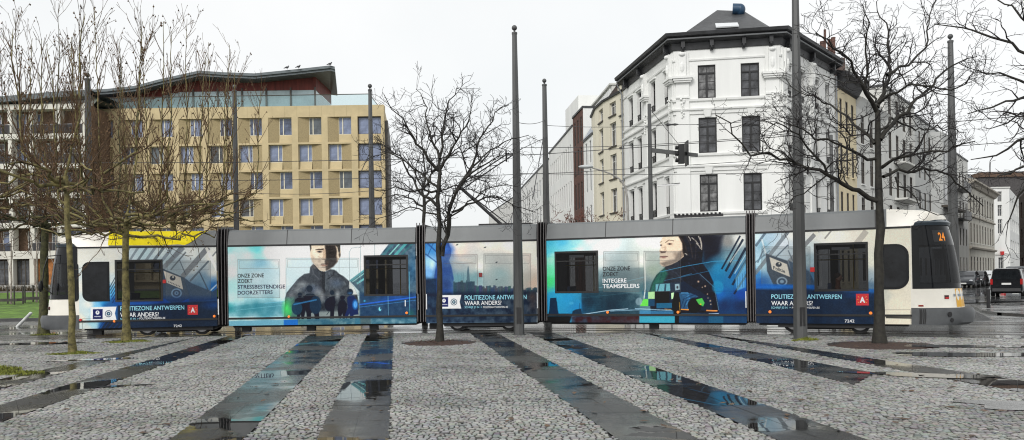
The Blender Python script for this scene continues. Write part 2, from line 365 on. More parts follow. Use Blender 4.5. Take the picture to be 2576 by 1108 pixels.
    for x,y,rx,ry,a in [(740,570,70,50,.7),(690,620,60,60,.6),(640,680,50,60,.55),(890,640,60,60,.7),(930,690,40,80,.8),(1080,670,30,60,.9),(1010,700,60,60,.3)]: A.blob(x,y,rx,ry,(176,180,182),a*.8)
    A.poly([(600,700),(660,700),(700,890),(560,890)], (90,150,130), .6, 16); A.blob(590,800,60,110,(80,225,110),.85); A.blob(620,840,30,60,(60,200,90),.6)
    D=(14,28,44); L=(150,160,158)
    A.poly([(740,840),(1290,820),(1290,900),(700,900)], L, .75, 12)
    for hx,hy,r in [(718,672,24),(810,612,33),(1028,650,24),(1128,698,25),(1200,645,33)]: A.blob(hx,hy,r,r*1.05,D,1,.85)
    A.poly([(670,720),(700,696),(745,696),(775,740),(765,860),(755,905),(735,905),(725,850),(715,905),(690,905),(690,850),(668,800)], D, 1, 2)
    A.poly([(750,690),(785,660),(850,660),(885,700),(900,800),(905,905),(868,905),(845,830),(825,850),(825,905),(785,905),(780,840),(765,800)], D, 1, 2)
    A.poly([(1000,690),(1050,684),(1062,740),(1048,820),(1045,900),(1008,900),(1010,820),(990,760)], D, 1, 2); A.line([(1000,830),(975,865)],5,D,.9)
    A.poly([(1092,740),(1112,722),(1150,722),(1172,760),(1166,840),(1150,900),(1130,900),(1126,850),(1112,900),(1090,895),(1080,810)], D, 1, 2)
    A.poly([(1172,700),(1200,672),(1235,676),(1265,720),(1282,860),(1235,865),(1225,900),(1200,905),(1196,850),(1165,905),(1150,870),(1178,800)], (20,45,85), 1, 2)
    A.blob(690,800,54,68,(34,64,84),.97,.88); A.blob(868,770,60,92,(30,54,74),.95,.88); A.blob(1000,765,48,68,D,.98,.9)
    A.blob(1200,655,34,18,(60,110,160),.8); A.blob(1250,765,34,58,(60,140,215),.9,.4); A.blob(1252,765,18,40,(190,225,240),.7); A.blob(1252,765,10,30,(40,100,180),.7); A.line([(655,765),(880,718)],14,(60,120,165),.8); A.blob(812,640,40,34,(40,45,55),.5)
    A.frame(120,330,524,700,88); A.frame(584,318,1286,680,88)
    A.poly([(30,925),(562,912),(562,985),(30,990)], (110,165,185), .9, 2); A.poly([(562,912),(700,908),(700,985),(562,985)], (38,108,185), .95, 3); A.poly([(700,908),(1860,880),(1860,990),(700,990)], (48,92,112), .9, 8, .4); A.poly([(1250,895),(1300,895),(1300,985),(1250,985)], (60,110,130), .8); A.poly([(1300,893),(1400,890),(1400,985),(1300,985)], (70,80,80), .6, 10)
def paint3(A):
    A.field([(150,250,(60,120,175)),(200,300,(70,135,190)),(180,420,(150,195,228)),(160,520,(120,170,215)),(160,600,(30,52,78)),(330,300,(70,110,180)),(300,500,(40,70,125)),(430,250,(238,220,202)),(700,240,(242,226,208)),(900,250,(242,228,214)),(1090,250,(238,216,202)),(450,330,(225,205,190)),(430,460,(165,172,172)),(430,560,(105,150,160)),(560,420,(190,190,184)),(560,560,(120,155,160)),(800,400,(182,184,180)),(800,520,(150,175,176)),(800,600,(145,165,165)),(625,450,(222,222,212)),(980,450,(205,206,198)),(1040,560,(180,175,165)),(1100,600,(190,170,155)),(1100,400,(228,212,200))])
    A.line([(150,245),(240,330)],14,(35,75,130),.7); A.line([(140,345),(240,420)],12,(40,75,125),.7); A.line([(215,240),(160,360)],9,(40,80,130),.6); A.blob(200,440,30,60,(200,225,240),.8)
    A.poly([(232,238),(348,238),(352,270),(368,300),(366,360),(350,400),(372,470),(390,560),(388,720),(230,720),(215,560),(238,430)], (42,74,135), .93, 4, .3, 2); A.blob(305,300,60,50,(80,125,195),.7); A.blob(320,620,60,80,(28,48,95),.7)
    A.blob(470,400,100,26,(218,205,192),.7); A.line([(370,412),(440,432),(560,418)],5,(150,140,130),.6)
    r = random.Random(3); x = 385
    while x < 1125:
        w = r.uniform(8,30); h = r.uniform(6,34) + (45 if x < 570 else 0); hz = 655 if x < 980 else 672
        A.poly([(x,hz-h),(x+w,hz-h),(x+w,720),(x,720)], (42+r.randint(0,30),62+r.randint(0,25),78+r.randint(0,22)), .9, 2); x += w*.8
    A.poly([(503,600),(508,500),(515,450),(519,450),(526,500),(534,600)], (75,100,112), .9, 2); A.poly([(390,595),(570,590),(570,720),(390,720)], (42,62,78), .75, 4, .4)
    for x in (425,460,474): A.line([(x,510),(x+5,590)],4,(90,115,125),.7)
    A.poly([(140,575),(240,560),(240,720),(140,720)], (26,46,68), .9, 5, .3)
    A.poly([(140,690),(1130,672),(1130,960),(140,960)], (21,36,56), .95, 14, .3, 6); A.blob(1085,720,70,70,(96,78,72),.75); A.blob(1090,800,60,100,(60,50,52),.6)
    for x,y in [(418,264),(666,287),(768,419),(768,571)]: A.poly([(x-12,y+5),(x,y-6),(x+14,y-4),(x+2,y+6)], (35,45,55), .95, 1.5)
    A.poly([(250,350),(598,350),(600,655),(250,655)], (100,110,115), .14); A.line([(290,354),(598,352),(602,640)],4,(100,85,85),.65); A.line([(290,366),(585,364),(586,430),(300,430)],3,(95,80,82),.55)
    A.frame(655,344,1070,655,84)
    A.poly([(242,710),(456,708),(442,768),(456,828),(242,828)], (222,226,230), 1); A.poly([(268,728),(340,727),(341,812),(268,812)], (28,38,92), 1); A.blob(304,758,17,18,(228,232,240),1,.85); A.blob(304,755,5,9,(28,38,92),1,.6)
    for i in range(6): A.blob(284+i*9, 792, 4, 6, (225,228,240), 1, .5)
    A.blob(391,770,30,31,(35,62,80),1,.9); A.blob(391,770,24,25,(215,220,222),1,.9); A.blob(391,770,17,18,(42,80,96),1,.85); A.blob(391,770,7,7,(190,200,205),1,.6)
def paint4(A):
    A.field([(100,240,(80,175,200)),(220,240,(90,180,210)),(330,230,(150,205,220)),(450,220,(215,230,235)),(650,250,(228,234,234)),(950,230,(226,226,220)),(1050,250,(222,222,216)),(100,330,(95,190,205)),(120,400,(150,215,190)),(110,500,(110,222,165)),(110,590,(80,205,130)),(180,700,(60,165,200)),(300,300,(130,200,215)),(380,300,(200,225,228)),(550,300,(225,232,232)),(560,420,(205,208,205)),(560,540,(120,140,145)),(620,640,(60,85,92)),(100,780,(55,150,195)),(260,740,(50,145,190)),(350,820,(40,120,170)),(450,760,(28,58,74)),(700,720,(40,64,76)),(650,800,(24,52,66)),(760,560,(105,118,122)),(920,400,(215,216,208)),(1000,400,(170,180,172)),(1020,480,(150,165,150)),(950,640,(75,110,118)),(900,560,(130,140,140)),(1500,230,(45,42,52)),(1550,320,(40,52,66)),(1500,420,(30,70,92)),(1620,460,(45,120,155)),(1700,380,(110,140,150)),(1680,230,(130,130,128)),(1780,210,(200,200,195)),(1590,560,(28,110,150)),(1600,700,(22,95,160)),(1700,600,(35,105,150)),(1650,800,(22,52,88)),(1800,800,(22,48,80)),(1800,700,(22,70,140)),(1820,600,(28,95,175)),(1500,850,(24,46,66))], warp=14)
    A.poly([(70,685),(388,680),(388,884),(70,890)], (48,145,190), .6, 2, .5); A.poly([(388,680),(580,670),(900,700),(900,890),(388,890)], (22,44,58), .6, 4, .5)
    A.poly([(545,545),(590,490),(660,470),(940,465),(940,680),(540,680)], (70,92,98), .34, 6)
    A.blob(150,350,70,24,(200,235,215),.6); A.blob(340,300,80,20,(230,240,240),.5)
    A.poly([(112,735),(165,732),(168,760),(172,770),(178,840),(188,884),(92,886),(104,840),(108,770)], (16,48,70), .95, 2); A.poly([(310,850),(340,835),(385,828),(392,884),(300,886)], (18,46,62), .9, 3); A.line([(372,780),(372,835)],4,(30,60,75),.8); A.line([(180,870),(320,872)],4,(30,70,90),.7); A.blob(300,780,30,18,(110,190,215),.5)
    for i in range(9): A.line([(430,700+i*18),(560,690+i*20)],4,(40,85,100),.35)
    A.line([(180,690),(520,650),(960,545)],4,(130,180,195),.5); A.line([(330,740),(800,690)],3,(90,140,155),.35)
    # the woman
    A.poly([(1232,178),(1450,176),(1462,300),(1452,420),(1510,500),(1555,600),(1590,760),(1600,860),(1000,880),(985,680),(1010,600),(1050,530),(1125,465),(1090,445),(1240,400)], (24,27,38), .97, 4)
    A.poly([(990,690),(1012,600),(1060,525),(1120,470),(1150,520),(1110,600),(1090,680)], (28,105,84), .75, 12)
    A.poly([(1440,176),(1640,176),(1600,330),(1470,420)], (22,22,34), .8, 22)
    A.poly([(1108,192),(1250,182),(1282,240),(1296,320),(1290,370),(1240,410),(1180,440),(1120,458),(1095,452),(1078,428),(1082,405),(1076,382),(1084,366),(1076,352),(1084,338),(1072,322),(1085,296),(1090,268),(1080,245)], (214,194,172), 1, 2)
    A.poly([(1078,428),(1120,458),(1180,440),(1260,400),(1292,360),(1292,300),(1240,330),(1210,390),(1150,405)], (104,92,84), .75, 9)
    A.poly([(1240,182),(1284,182),(1310,300),(1300,380),(1282,330),(1276,250)], (34,28,30), .95, 5)
    A.line([(1128,246),(1160,222),(1205,230)],7,(96,74,62),.85); A.blob(1168,257,30,11,(110,86,76),.9,.3); A.blob(1166,258,10,9,(28,24,26),1,.5); A.blob(1090,268,12,9,(60,48,46),.95,.4); A.line([(1078,242),(1100,236)],5,(110,88,76),.8)
    A.poly([(1078,318),(1105,322),(1140,318),(1128,336),(1090,340)], (84,62,56), .9, 3); A.blob(1095,302,14,14,(232,214,196),.7); A.blob(1128,300,16,40,(150,124,106),.45); A.line([(1078,372),(1110,366),(1150,368)],8,(84,46,44),.9); A.blob(1112,378,34,8,(134,86,80),.8,.3); A.blob(1110,408,36,12,(196,176,156),.5)
    A.poly([(1110,192),(1235,185),(1240,225),(1140,222)], (226,208,188), .55, 8)
    for (x0,y0,x1,y1) in [(1420,185,1448,290),(1435,200,1450,310),(1360,200,1420,260),(1330,190,1350,230),(1400,250,1440,300),(1300,340,1320,356)]: A.line([(x0,y0),((x0+x1)/2+7,(y0+y1)/2),(x1,y1)],8,(188,180,168),.75)
    for P_,w,c,a in [([(1255,190),(1300,260),(1330,360)],10,(58,48,46),.7),([(1310,180),(1350,260),(1370,380)],9,(70,60,56),.6),([(1380,180),(1400,280),(1390,400)],8,(60,54,56),.6),([(1150,470),(1230,520),(1300,600)],12,(44,50,66),.6),([(1100,500),(1080,580)],12,(20,60,60),.5),([(1330,420),(1400,500),(1470,580)],12,(48,54,72),.5),([(1240,410),(1290,430),(1330,500)],9,(10,11,16),.7)]: A.line(P_,w,c,a)
    A.grain([(1232,178),(1450,176),(1462,300),(1452,420),(1555,600),(1600,860),(1000,880),(985,680),(1050,530),(1125,465),(1240,400)], 11, 9, 3); A.grain([(1108,192),(1250,182),(1296,320),(1240,410),(1120,458),(1078,428),(1076,352),(1072,322),(1085,245)], 9, 8, 6)
    A.blob(1190,300,44,34,(226,206,184),.5); A.blob(1215,350,30,40,(128,108,96),.6); A.line([(1100,292),(1130,285)],4,(150,124,108),.5)
    # patrol car
    A.poly([(1040,610),(1170,600),(1300,590),(1370,640),(1440,680),(1530,730),(1545,800),(1540,850),(1060,830),(1035,780)], (26,40,58), .95, 3)
    A.poly([(1042,612),(1168,606),(1172,672),(1042,676)], (110,180,192), .9, 2); A.line([(1075,612),(1060,674)],10,(20,40,60),.8); A.line([(1130,612),(1125,680)],16,(20,40,60),.8); A.poly([(1036,680),(1164,674),(1166,778),(1040,782)], (8,14,26), .97, 2); A.poly([(1050,780),(1190,778),(1190,822),(1050,826)], (40,100,130), .9, 2)
    A.poly([(976,682),(1034,678),(1034,742),(976,742)], (158,196,146), 1, 2); A.poly([(978,744),(1034,744),(1034,806),(978,806)], (34,70,96), 1, 2); A.poly([(905,800),(935,744),(977,744),(977,806),(906,806)], (104,196,84), 1, 2); A.poly([(920,680),(955,640),(975,682),(975,742),(940,742)], (50,90,110), .7, 3)
    A.poly([(1180,690),(1205,686),(1200,740),(1182,745)], (180,225,170), 1, 2); A.poly([(1212,612),(1252,608),(1256,660),(1216,668)], (160,190,200), .9, 3); A.blob(1235,640,12,16,(30,30,40),.9,.5)
    for i in range(5): A.line([(1265+i*12,690+i*26),(1330+i*4,690+i*12),(1325+i*3,830)],9,(78,132,172) if i%2==0 else (30,60,95),.9)
    A.poly([(1250,690),(1350,690),(1420,720),(1390,740),(1330,830),(1250,830)], (70,125,165), .5, 3); A.line([(1265,820),(1290,740),(1400,700)],8,(24,50,80),.8); A.line([(1290,825),(1312,760),(1400,725)],8,(24,50,80),.8)
    A.blob(1385,800,66,72,(8,10,14),.97,.8); A.poly([(1398,748),(1452,735),(1475,778),(1462,808),(1425,790)], (84,176,84), .95, 2); A.blob(1440,790,9,7,(240,160,60),.9,.5)
    for x,y,r in [(1420,590,14),(1480,630,12),(1455,640,8),(1500,700,9),(1525,760,12),(1530,790,9),(1505,735,7)]: A.blob(x,y,r,r,(226,190,160),.9)
    A.line([(1265,835),(1335,838)],9,(236,150,70),.95); A.line([(1490,845),(1588,848)],11,(226,150,84),.9); A.line([(1510,878),(1600,876)],12,(190,205,225),.8); A.line([(1120,832),(1180,836)],5,(220,170,90),.8)
    A.poly([(1205,700),(1225,690),(1248,696),(1262,760),(1268,880),(1240,905),(1210,895),(1190,860),(1186,790)], (20,22,28), .98, 2); A.blob(1232,704,22,20,(12,12,16),1,.8); A.line([(1252,770),(1258,860)],6,(200,150,60),.7)
    A.line([(1080,505),(1300,455),(1560,410),(1800,402)],5,(70,150,190),.8); A.line([(1120,580),(1220,560),(1520,495)],5,(60,130,170),.6); A.line([(1265,545),(1360,520)],5,(80,150,190),.6); A.line([(1430,520),(1560,640),(1600,840)],6,(110,150,175),.6)
    A.blob(1592,640,58,66,(40,135,170),.6,.75); A.blob(1600,480,70,60,(40,125,165),.45,.6); A.blob(895,765,34,38,(150,170,178),.6,.75)
    for i,(x0,y0,x1,y1,w) in enumerate([(1625,480,1790,185,16),(1660,500,1815,215,20),(1690,560,1840,290,22),(1720,620,1845,400,20),(1735,700,1850,520,18)]): A.line([(x0,y0),(x1,y1)],w,(26,36,52),.85)
    A.poly([(1745,560),(1838,400),(1838,640),(1760,670)], (130,185,205), .55, 6); A.line([(1700,420),(1820,240)],10,(200,205,200),.7); A.line([(1740,520),(1838,350)],9,(170,195,205),.7)
    for i in range(4): A.line([(1765+i*22,560-i*20),(1765+i*22,640)],4,(30,60,90),.7)
    A.line([(940,330),(948,500),(952,640),(940,740)],10,(230,230,222),.7)
    A.line([(120,925),(330,890),(640,842),(800,830)],7,(170,195,210),.85); A.line([(640,850),(900,838)],8,(140,170,190),.7); A.line([(860,828),(1190,845)],8,(160,195,215),.75); A.poly([(905,842),(1200,850),(1200,884),(900,884)], (64,125,165), .8, 6)
    A.frame(582,325,896,678,82); A.frame(938,322,1262,676,82); A.line([(1262,322),(1735,318)],3,(60,60,66),.5); A.line([(1262,676),(1735,674),(1735,330)],3,(40,50,60),.5)
    A.poly([(70,895),(300,893),(280,960),(70,960)], (14,16,20), .95, 6); A.poly([(300,893),(900,890),(900,960),(300,960)], (62,22,24), .9, 10, .4); A.poly([(900,890),(1212,888),(1212,960),(900,960)], (64,150,172), .95, 2); A.poly([(1212,888),(1250,888),(1250,960),(1212,960)], (18,20,26), .95, 3); A.poly([(1250,888),(1850,880),(1850,960),(1250,960)], (26,62,92), .9, 6, .4); A.poly([(1510,885),(1640,883),(1640,960),(1510,960)], (40,92,120), .8, 3)
def paint5(A):
    A.field([(100,230,(190,208,216)),(150,290,(130,165,182)),(200,240,(160,182,196)),(250,330,(175,190,198)),(300,290,(192,198,204)),(100,420,(170,195,205)),(100,500,(60,120,170)),(140,440,(160,190,200)),(370,220,(212,212,206)),(330,330,(170,182,188)),(500,220,(216,214,206)),(600,230,(220,216,202)),(700,230,(220,216,204)),(820,210,(212,206,194)),(930,200,(216,210,194)),(990,230,(216,210,194)),(500,300,(190,200,200)),(480,400,(140,160,168)),(500,520,(70,100,125)),(930,400,(206,206,192)),(1100,260,(216,208,192)),(1190,260,(216,208,192)),(1100,450,(216,208,192)),(1205,500,(216,208,192)),(920,520,(150,165,172)),(930,590,(90,115,135)),(1100,600,(212,204,186)),(1100,700,(216,208,190)),(1180,800,(214,206,188)),(1030,660,(190,190,178)),(1100,800,(214,206,188)),(400,500,(70,90,110)),(140,560,(40,90,150))], warp=10)
    for (x0,y0,x1,y1,w,c) in [(90,500,330,195,26,(110,118,124)),(95,300,165,205,18,(90,105,118)),(330,420,545,190,30,(120,122,124)),(240,380,330,290,9,(70,82,94)),(150,330,110,420,10,(90,105,118)),(90,420,200,330,10,(100,125,140)),(330,330,370,420,8,(80,90,100)),(590,250,640,190,12,(130,130,128)),(820,285,895,190,42,(168,164,156))]: A.line([(x0,y0),(x1,y1)],w,c,.85)
    A.line([(520,190),(620,300)],32,(224,218,204),.9); A.line([(140,250),(170,360)],12,(200,205,205),.7); A.line([(370,250),(370,400)],8,(205,205,200),.5)
    A.poly([(168,352),(325,405),(390,575),(245,625),(178,480)], (56,64,74), .95, 3); A.poly([(330,400),(480,480),(520,560),(520,620),(390,620)], (50,64,82), .85, 4)
    A.poly([(195,378),(322,430),(343,522),(214,468)], (196,190,178), 1, 2); A.blob(262,432,24,19,(48,54,62),1,.85); A.blob(266,425,7,9,(190,186,176),1,.6)
    A.blob(285,555,42,36,(140,160,175),.85,.85); A.blob(285,555,31,26,(52,66,84),1,.85); A.blob(285,555,18,15,(120,145,165),.9,.6)
    A.frame(140,305,488,612,64)
    A.poly([(60,570),(520,580),(980,612),(980,900),(60,900)], (26,88,160), .8, 6); A.poly([(60,610),(300,600),(980,640),(980,900),(60,900)], (30,44,62), .97, 10, .1); A.blob(250,600,200,22,(35,110,190),.7); A.blob(850,650,160,34,(22,72,130),.6)
    for x in (900,935): A.line([(x,530),(x-60,620)],10,(90,110,125),.4)
    A.line([(975,760),(1212,758)],3,(110,105,95),.7); A.line([(1212,758),(1215,862)],3,(110,105,95),.7); A.poly([(1035,808),(1222,812),(1222,824),(1035,820)], (60,60,58), .9, 2)

ART = {1:(c1,paint1), 2:(c2,paint2), 3:(c3,paint3), 4:(c4,paint4), 5:(c5,paint5)}

# ------------------------------------------------------------------ the tram
def gp(px, Y): return Vector((xat(px, Y), Y, 0))
P = {1: Plane(gp(198,26.42), gp(545,26.82)), 2: Plane(gp(574,26.88), gp(1046,26.7)), 3: Plane(gp(1071,26.6), gp(1351,26.1)),
     4: Plane(gp(1376,26.0), gp(1877,23.85)), 5: Plane(gp(1901,23.75), gp(2291,22.0))}
tram = thing('articulated_tram', 'long articulated tram wrapped in blue recruitment advertising, crossing the wet square', 'tram', loc=(P[3].w(1,1.1,0)), world=True)
M_black = mat('black_rubber', (0.012,0.012,0.013), .5, .2)
M_dark = mat('dark_underframe', (0.02,0.02,0.022), .6, .3)
M_grey = mat('roof_grey', (0.135,0.145,0.148), .45, .10, 1.3, streak=True)
M_white = mat('tram_white', (0.80,0.77,0.69), .25, .05, 1.2)
M_bumper = mat('bumper_grey', (0.085,0.09,0.095), .45, .15, 3)
M_glass = glass('tinted_glass', (0.40,0.41,0.43), .72, .03, (.006,.006,.007))
M_cabglass = glass('cab_glass', (0.40,0.42,0.45), .55, .03, (.01,.01,.012))
M_screen = mat('dark_screen', (0.008,0.009,0.011), .05, .1, spec=.25)
M_orange = mat('orange_lens', (0.9,0.22,0.03), .3, .05, emit=((1,.25,.03), .35))
M_red = mat('red_box', (0.55,0.02,0.02), .35, .1)
M_yellow = mat('roof_yellow', (0.93,0.76,0.005), .55, .05, 2, spec=.2)
M_wraptxt_w = mat('letter_white', (0.80,0.82,0.84), .4, .02)
M_wraptxt_b = mat('letter_black', (0.006,0.007,0.012), .4, .02)
M_wraptxt_n = mat('letter_navy', (0.012,0.016,0.07), .4, .02)
M_wraptxt_c = mat('letter_cyan', (0.30,0.68,0.82), .4, .02)
M_steel = mat('steel', (0.35,0.35,0.36), .35, .2, 8, metal=.7)
M_wrap = attr_mat('printed_wrap', .34, spec=.22)
M_inter = mat('tram_interior', (0.10,0.10,0.11), .6, .2)
M_seat = mat('seat_blue', (0.05,0.08,0.16), .7, .2)
M_rail = mat('grab_yellow', (0.6,0.42,0.04), .4, .1)

ZB, ZT, ZR = 0.29, 2.97, 3.52
WINS = {1: [((675,350),(1112,718))], 2: [((1345,306),(1748,664))], 3: [], 4: [((162,338),(526,676))], 5: [((528,292),(896,612))]}
def wrap_panel(k):
    pl = P[k]; conv, fn = ART[k]; L = pl.L; res = 84.0
    nx = int(L*res); nz = int((ZT-ZB)*res)
    S = np.linspace(0, L, nx+1); Z = np.linspace(ZB, ZT, nz+1)
    SS, ZZ = np.meshgrid(S, Z); X = pl.O.x + pl.d.x*SS; Y = pl.O.y + pl.d.y*SS
    px, py = proj(X, Y, ZZ)
    A = Art(px.ravel(), py.ravel(), conv); fn(A); col = A.out(1.12)
    cs = (SS[:-1,:-1] + SS[1:,1:])/2; cz = (ZZ[:-1,:-1] + ZZ[1:,1:])/2; keep = np.ones(cs.shape, bool); holes = []
    for (a, b) in WINS[k]:
        s0, z1 = pl.sz(*conv(*a)); s1, z0 = pl.sz(*conv(*b)); holes.append((s0, s1, z0, z1))
        keep &= ~((cs > s0) & (cs < s1) & (cz > z0) & (cz < z1))
    idx = np.arange((nx+1)*(nz+1)).reshape(nz+1, nx+1)
    q = np.stack([idx[:-1,:-1], idx[:-1,1:], idx[1:,1:], idx[1:,:-1]], -1)[keep]
    co = np.stack([X, Y, ZZ], -1).reshape(-1, 3) - np.array(ORG[tram.name])
    me = bpy.data.meshes.new('side_panel'); me.vertices.add(len(co)); me.vertices.foreach_set('co', co.ravel())
    me.loops.add(q.size); me.loops.foreach_set('vertex_index', q.ravel().astype(np.int32))
    me.polygons.add(len(q)); me.polygons.foreach_set('loop_start', np.arange(0, q.size, 4, dtype=np.int32))
    me.update(calc_edges=True)
    at_ = me.color_attributes.new('Col', 'FLOAT_COLOR', 'POINT')
    at_.data.foreach_set('color', np.hstack([col, np.ones((len(col), 1))]).ravel())
    me.materials.append(M_wrap)
    part('side_panel', me, None, tram, label='advertising side panel of one tram section')
    return holes

def win_unit(pl, h, lip=True):
    s0, s1, z0, z1 = h; fr = MB(); e = .05
    for a, b, c, d in ((s0-e,s1+e,z0-e,z0+.012),(s0-e,s1+e,z1-.012,z1+e),(s0-e,s0+.012,z0+.012,z1-.012),(s1-.012,s1+e,z0+.012,z1-.012)):
        fr.hexa([pl.w(a,-.006,c),pl.w(b,-.006,c),pl.w(b,.05,c),pl.w(a,.05,c),pl.w(a,-.006,d),pl.w(b,-.006,d),pl.w(b,.05,d),pl.w(a,.05,d)])
    zz = z0 + (z1-z0)*.77
    fr.hexa([pl.w(s0,-.004,zz),pl.w(s1,-.004,zz),pl.w(s1,.03,zz),pl.w(s0,.03,zz),pl.w(s0,-.004,zz+.035),pl.w(s1,-.004,zz+.035),pl.w(s1,.03,zz+.035),pl.w(s0,.03,zz+.035)])
    w = part('window', fr, M_black, tram)
    part('pane', MB().quad(pl.w(s0,.02,z0),pl.w(s1,.02,z0),pl.w(s1,.02,z1),pl.w(s0,.02,z1)), M_glass, w)
    if lip:
        m = MB(); sc = (s0+s1)/2; wd = (s1-s0)*.18
        m.hexa([pl.w(sc-wd,.03,z1-.16),pl.w(sc+wd,.03,z1-.16),pl.w(sc+wd,.05,z1-.16),pl.w(sc-wd,.05,z1-.16),pl.w(sc-wd,.03,z1-.08),pl.w(sc+wd,.03,z1-.08),pl.w(sc+wd,.05,z1-.08),pl.w(sc-wd,.05,z1-.08)])
        part('sticker_plate', m, mat('plate_grey', (.35,.36,.37), .5, .05), w)

def boxw(mb, pl, a, b, t0, t1, z0, z1, m=0):
    mb.hexa([pl.w(a,t0,z0),pl.w(b,t0,z0),pl.w(b,t1,z0),pl.w(a,t1,z0),pl.w(a,t0,z1),pl.w(b,t0,z1),pl.w(b,t1,z1),pl.w(a,t1,z1)], m)

for k in range(1, 6):
    pl = P[k]; L = pl.L; holes = wrap_panel(k)
    for h in holes: win_unit(pl, h, k in (4, 5))
    # far side, floor, ceiling, rubbing strip
    m = MB(); fz0, fz1 = 1.25, 2.5; n = max(2, int(L/1.5)); g = L/n
    boxw(m, pl, 0, L, 2.24, 2.30, ZB, fz0); boxw(m, pl, 0, L, 2.24, 2.30, fz1, ZT)
    for i in range(n+1):
        a = max(0, i*g-.12); b = min(L, i*g+.12); boxw(m, pl, a, b, 2.24, 2.30, fz0, fz1)
    part('far_side_wall', m, M_inter, tram)
    if k == 1 or k == 5 or k == 4 or k == 2:
        m = MB()
        for i in range(n): m.quad(pl.w(i*g+.12,2.27,fz0),pl.w((i+1)*g-.12,2.27,fz0),pl.w((i+1)*g-.12,2.27,fz1),pl.w(i*g+.12,2.27,fz1))
        part('far_side_glazing', m, M_glass, tram)
    m = MB(); boxw(m, pl, 0, L, .03, 2.24, .31, .40); boxw(m, pl, 0, L, .03, 2.24, 2.86, 2.95)
    boxw(m, pl, 0, .04, .03, 2.24, .40, 2.86) if k in (2,3,4,5) else None
    part('floor_and_ceiling', m, M_inter, tram)
    m = MB(); boxw(m, pl, -.02, L+.02, -.022, .02, .505, .565); part('rubbing_strip', m, M_black, tram)
    m = MB(); boxw(m, pl, -.02, L+.02, -.012, .06, ZT-.01, ZT+.045); part('rain_gutter', m, M_black, tram)
    # seats
    for h in holes:
        s = h[0] + .35
        while s < h[1] - .3:
            m = MB(); boxw(m, pl, s, s+.42, .25, 1.05, .75, .84); boxw(m, pl, s-.06, s+.02, .25, 1.05, .75, 1.45)
            boxw(m, pl, s+.1, s+.3, .5, .8, .40, .75)
            part('seat', m, M_seat, tram, True); s += .82
        m = MB(); sc = (h[0]+h[1])/2 + .3; m.tube([pl.w(sc,1.1,.4),pl.w(sc,1.1,2.86)], .018, 8); m.tube([pl.w(h[0],1.1,2.15),pl.w(h[1],1.1,2.15)], .016, 8)
        part('grab_rail', m, M_rail, tram, True)
    # roof fairing
    m = MB(); s0, s1 = 0.0, L
    if k == 1: s0 = pl.s(273, 600)
    if k == 5: s1 = pl.s(2230, 560)
    prof = [(-.004, ZT+.045), (.015, ZT+.12), (.10, ZR-.06), (.16, ZR), (.5, ZR+.03), (1.8, ZR+.03), (2.14, ZR), (2.22, ZR-.06), (2.30, ZT+.045)]
    rows = [[pl.w(s, t, z) for t, z in prof] for s in (s0, s1)]
    m.grid(rows, 0); m.add([pl.w(s0,t,z) for t,z in prof], [tuple(range(len(prof)-1,-1,-1))]); m.add([pl.w(s1,t,z) for t,z in prof], [tuple(range(len(prof)))])
    rf = part('roof_fairing', m, M_grey, tram)
    m = MB(); nj = max(2, round(L/2.1))
    joints = {2: [c2(590,100)[0], c2(1210,100)[0]], 4: [c4(598,120)[0], c4(1192,90)[0]], 5: [c5(960,80)[0]], 3: [], 1: []}[k]
    for jx in joints:
        a = pl.s(jx, 590); m.grid([[pl.w(s, t-.006, z) for t, z in prof[:5]] for s in (a-.014, a+.014)])
    if joints: part('panel_joint', m, M_black, rf)
    # underframe below the body and low gear
    m = MB(); boxw(m, pl, .05, L-.05, .25, 2.05, .22, .31)
    part('underframe', m, M_dark, tram)

# yellow and white roof graphics on the left section, white end on both
def fairing_pt(pl, px, py, off=-.008):
    a, z = pl.sz(px, py, .05); t = -.004 + max(0, (z-ZT-.12))/(ZR-.06-ZT-.12)*.085 + .015; return pl.w(a, t+off, z)
def fairing_poly(pl, conv, pts, off=-.010):
    return [fairing_pt(pl, *conv(*p), off) for p in pts]
m = MB(); top = [(600,62),(800,60),(1000,59),(1200,58),(1400,57),(1560,58),(1530,66),(1500,82),(1470,105),(1440,135),(1410,155),(1380,175),(1330,196)]
bot = [(600,196)]
poly = fairing_poly(P[1], c1, [(600,196)] + top[:6] + top[6:]); m.add(poly, [tuple(range(len(poly)))])
rfy = part('yellow_roof_panel', m, M_yellow, tram)
m = MB(); a0, z0 = P[1].sz(*c1(688,135)); a1, z1 = P[1].sz(*c1(1342,131)); 
def fr_fair(a, t, z): return P[1].w(a, .012 + (z-ZT-.12)/.37*.085 - .018, z)
text_mesh('Beweeg mee naar minder CO', m, fr_fair, a0, z0, a1, .115)
a2, z2 = P[1].sz(*c1(1346,142)); text_mesh('2', m, fr_fair, a2, z2-.02, a2+.05, .07)
part('lettering', m, mat('letter_brown', (.12,.11,.04), .5, .02), rfy)

# lettering and small marks on the wrap
def lett(k, items):
    pl = P[k]; conv = ART[k][0]
    for txt, x0, y0, x1, y1, hh, mt, bold in items:
        a0, z0 = pl.sz(*conv(x0, y0)); a1, z1 = pl.sz(*conv(x1, y1)); zt = pl.sz(*conv(x0, y0-hh))[1]
        mb = MB(); sl = (z1-z0)/(a1-a0)
        text_mesh(txt, mb, lambda a, t, z: pl.w(a, t, z + (a-a0)*sl), a0, z0, a1, zt-z0, -.004, bold)
        part('lettering', mb, mt, tram)
lett(1, [('POLITIEZONE ANTWERPEN',714,823,1330,812,42,M_wraptxt_c,.012),('WAAR ANDERS?',714,884,1085,878,42,M_wraptxt_w,.012),('SCHRIJF JE IN  >',714,914,890,910,20,M_wraptxt_c,.005),('POLITIEANTWERPEN.BE',900,908,1148,903,20,M_wraptxt_w,.005),('7242',1228,982,1306,980,24,M_wraptxt_w,.012)])
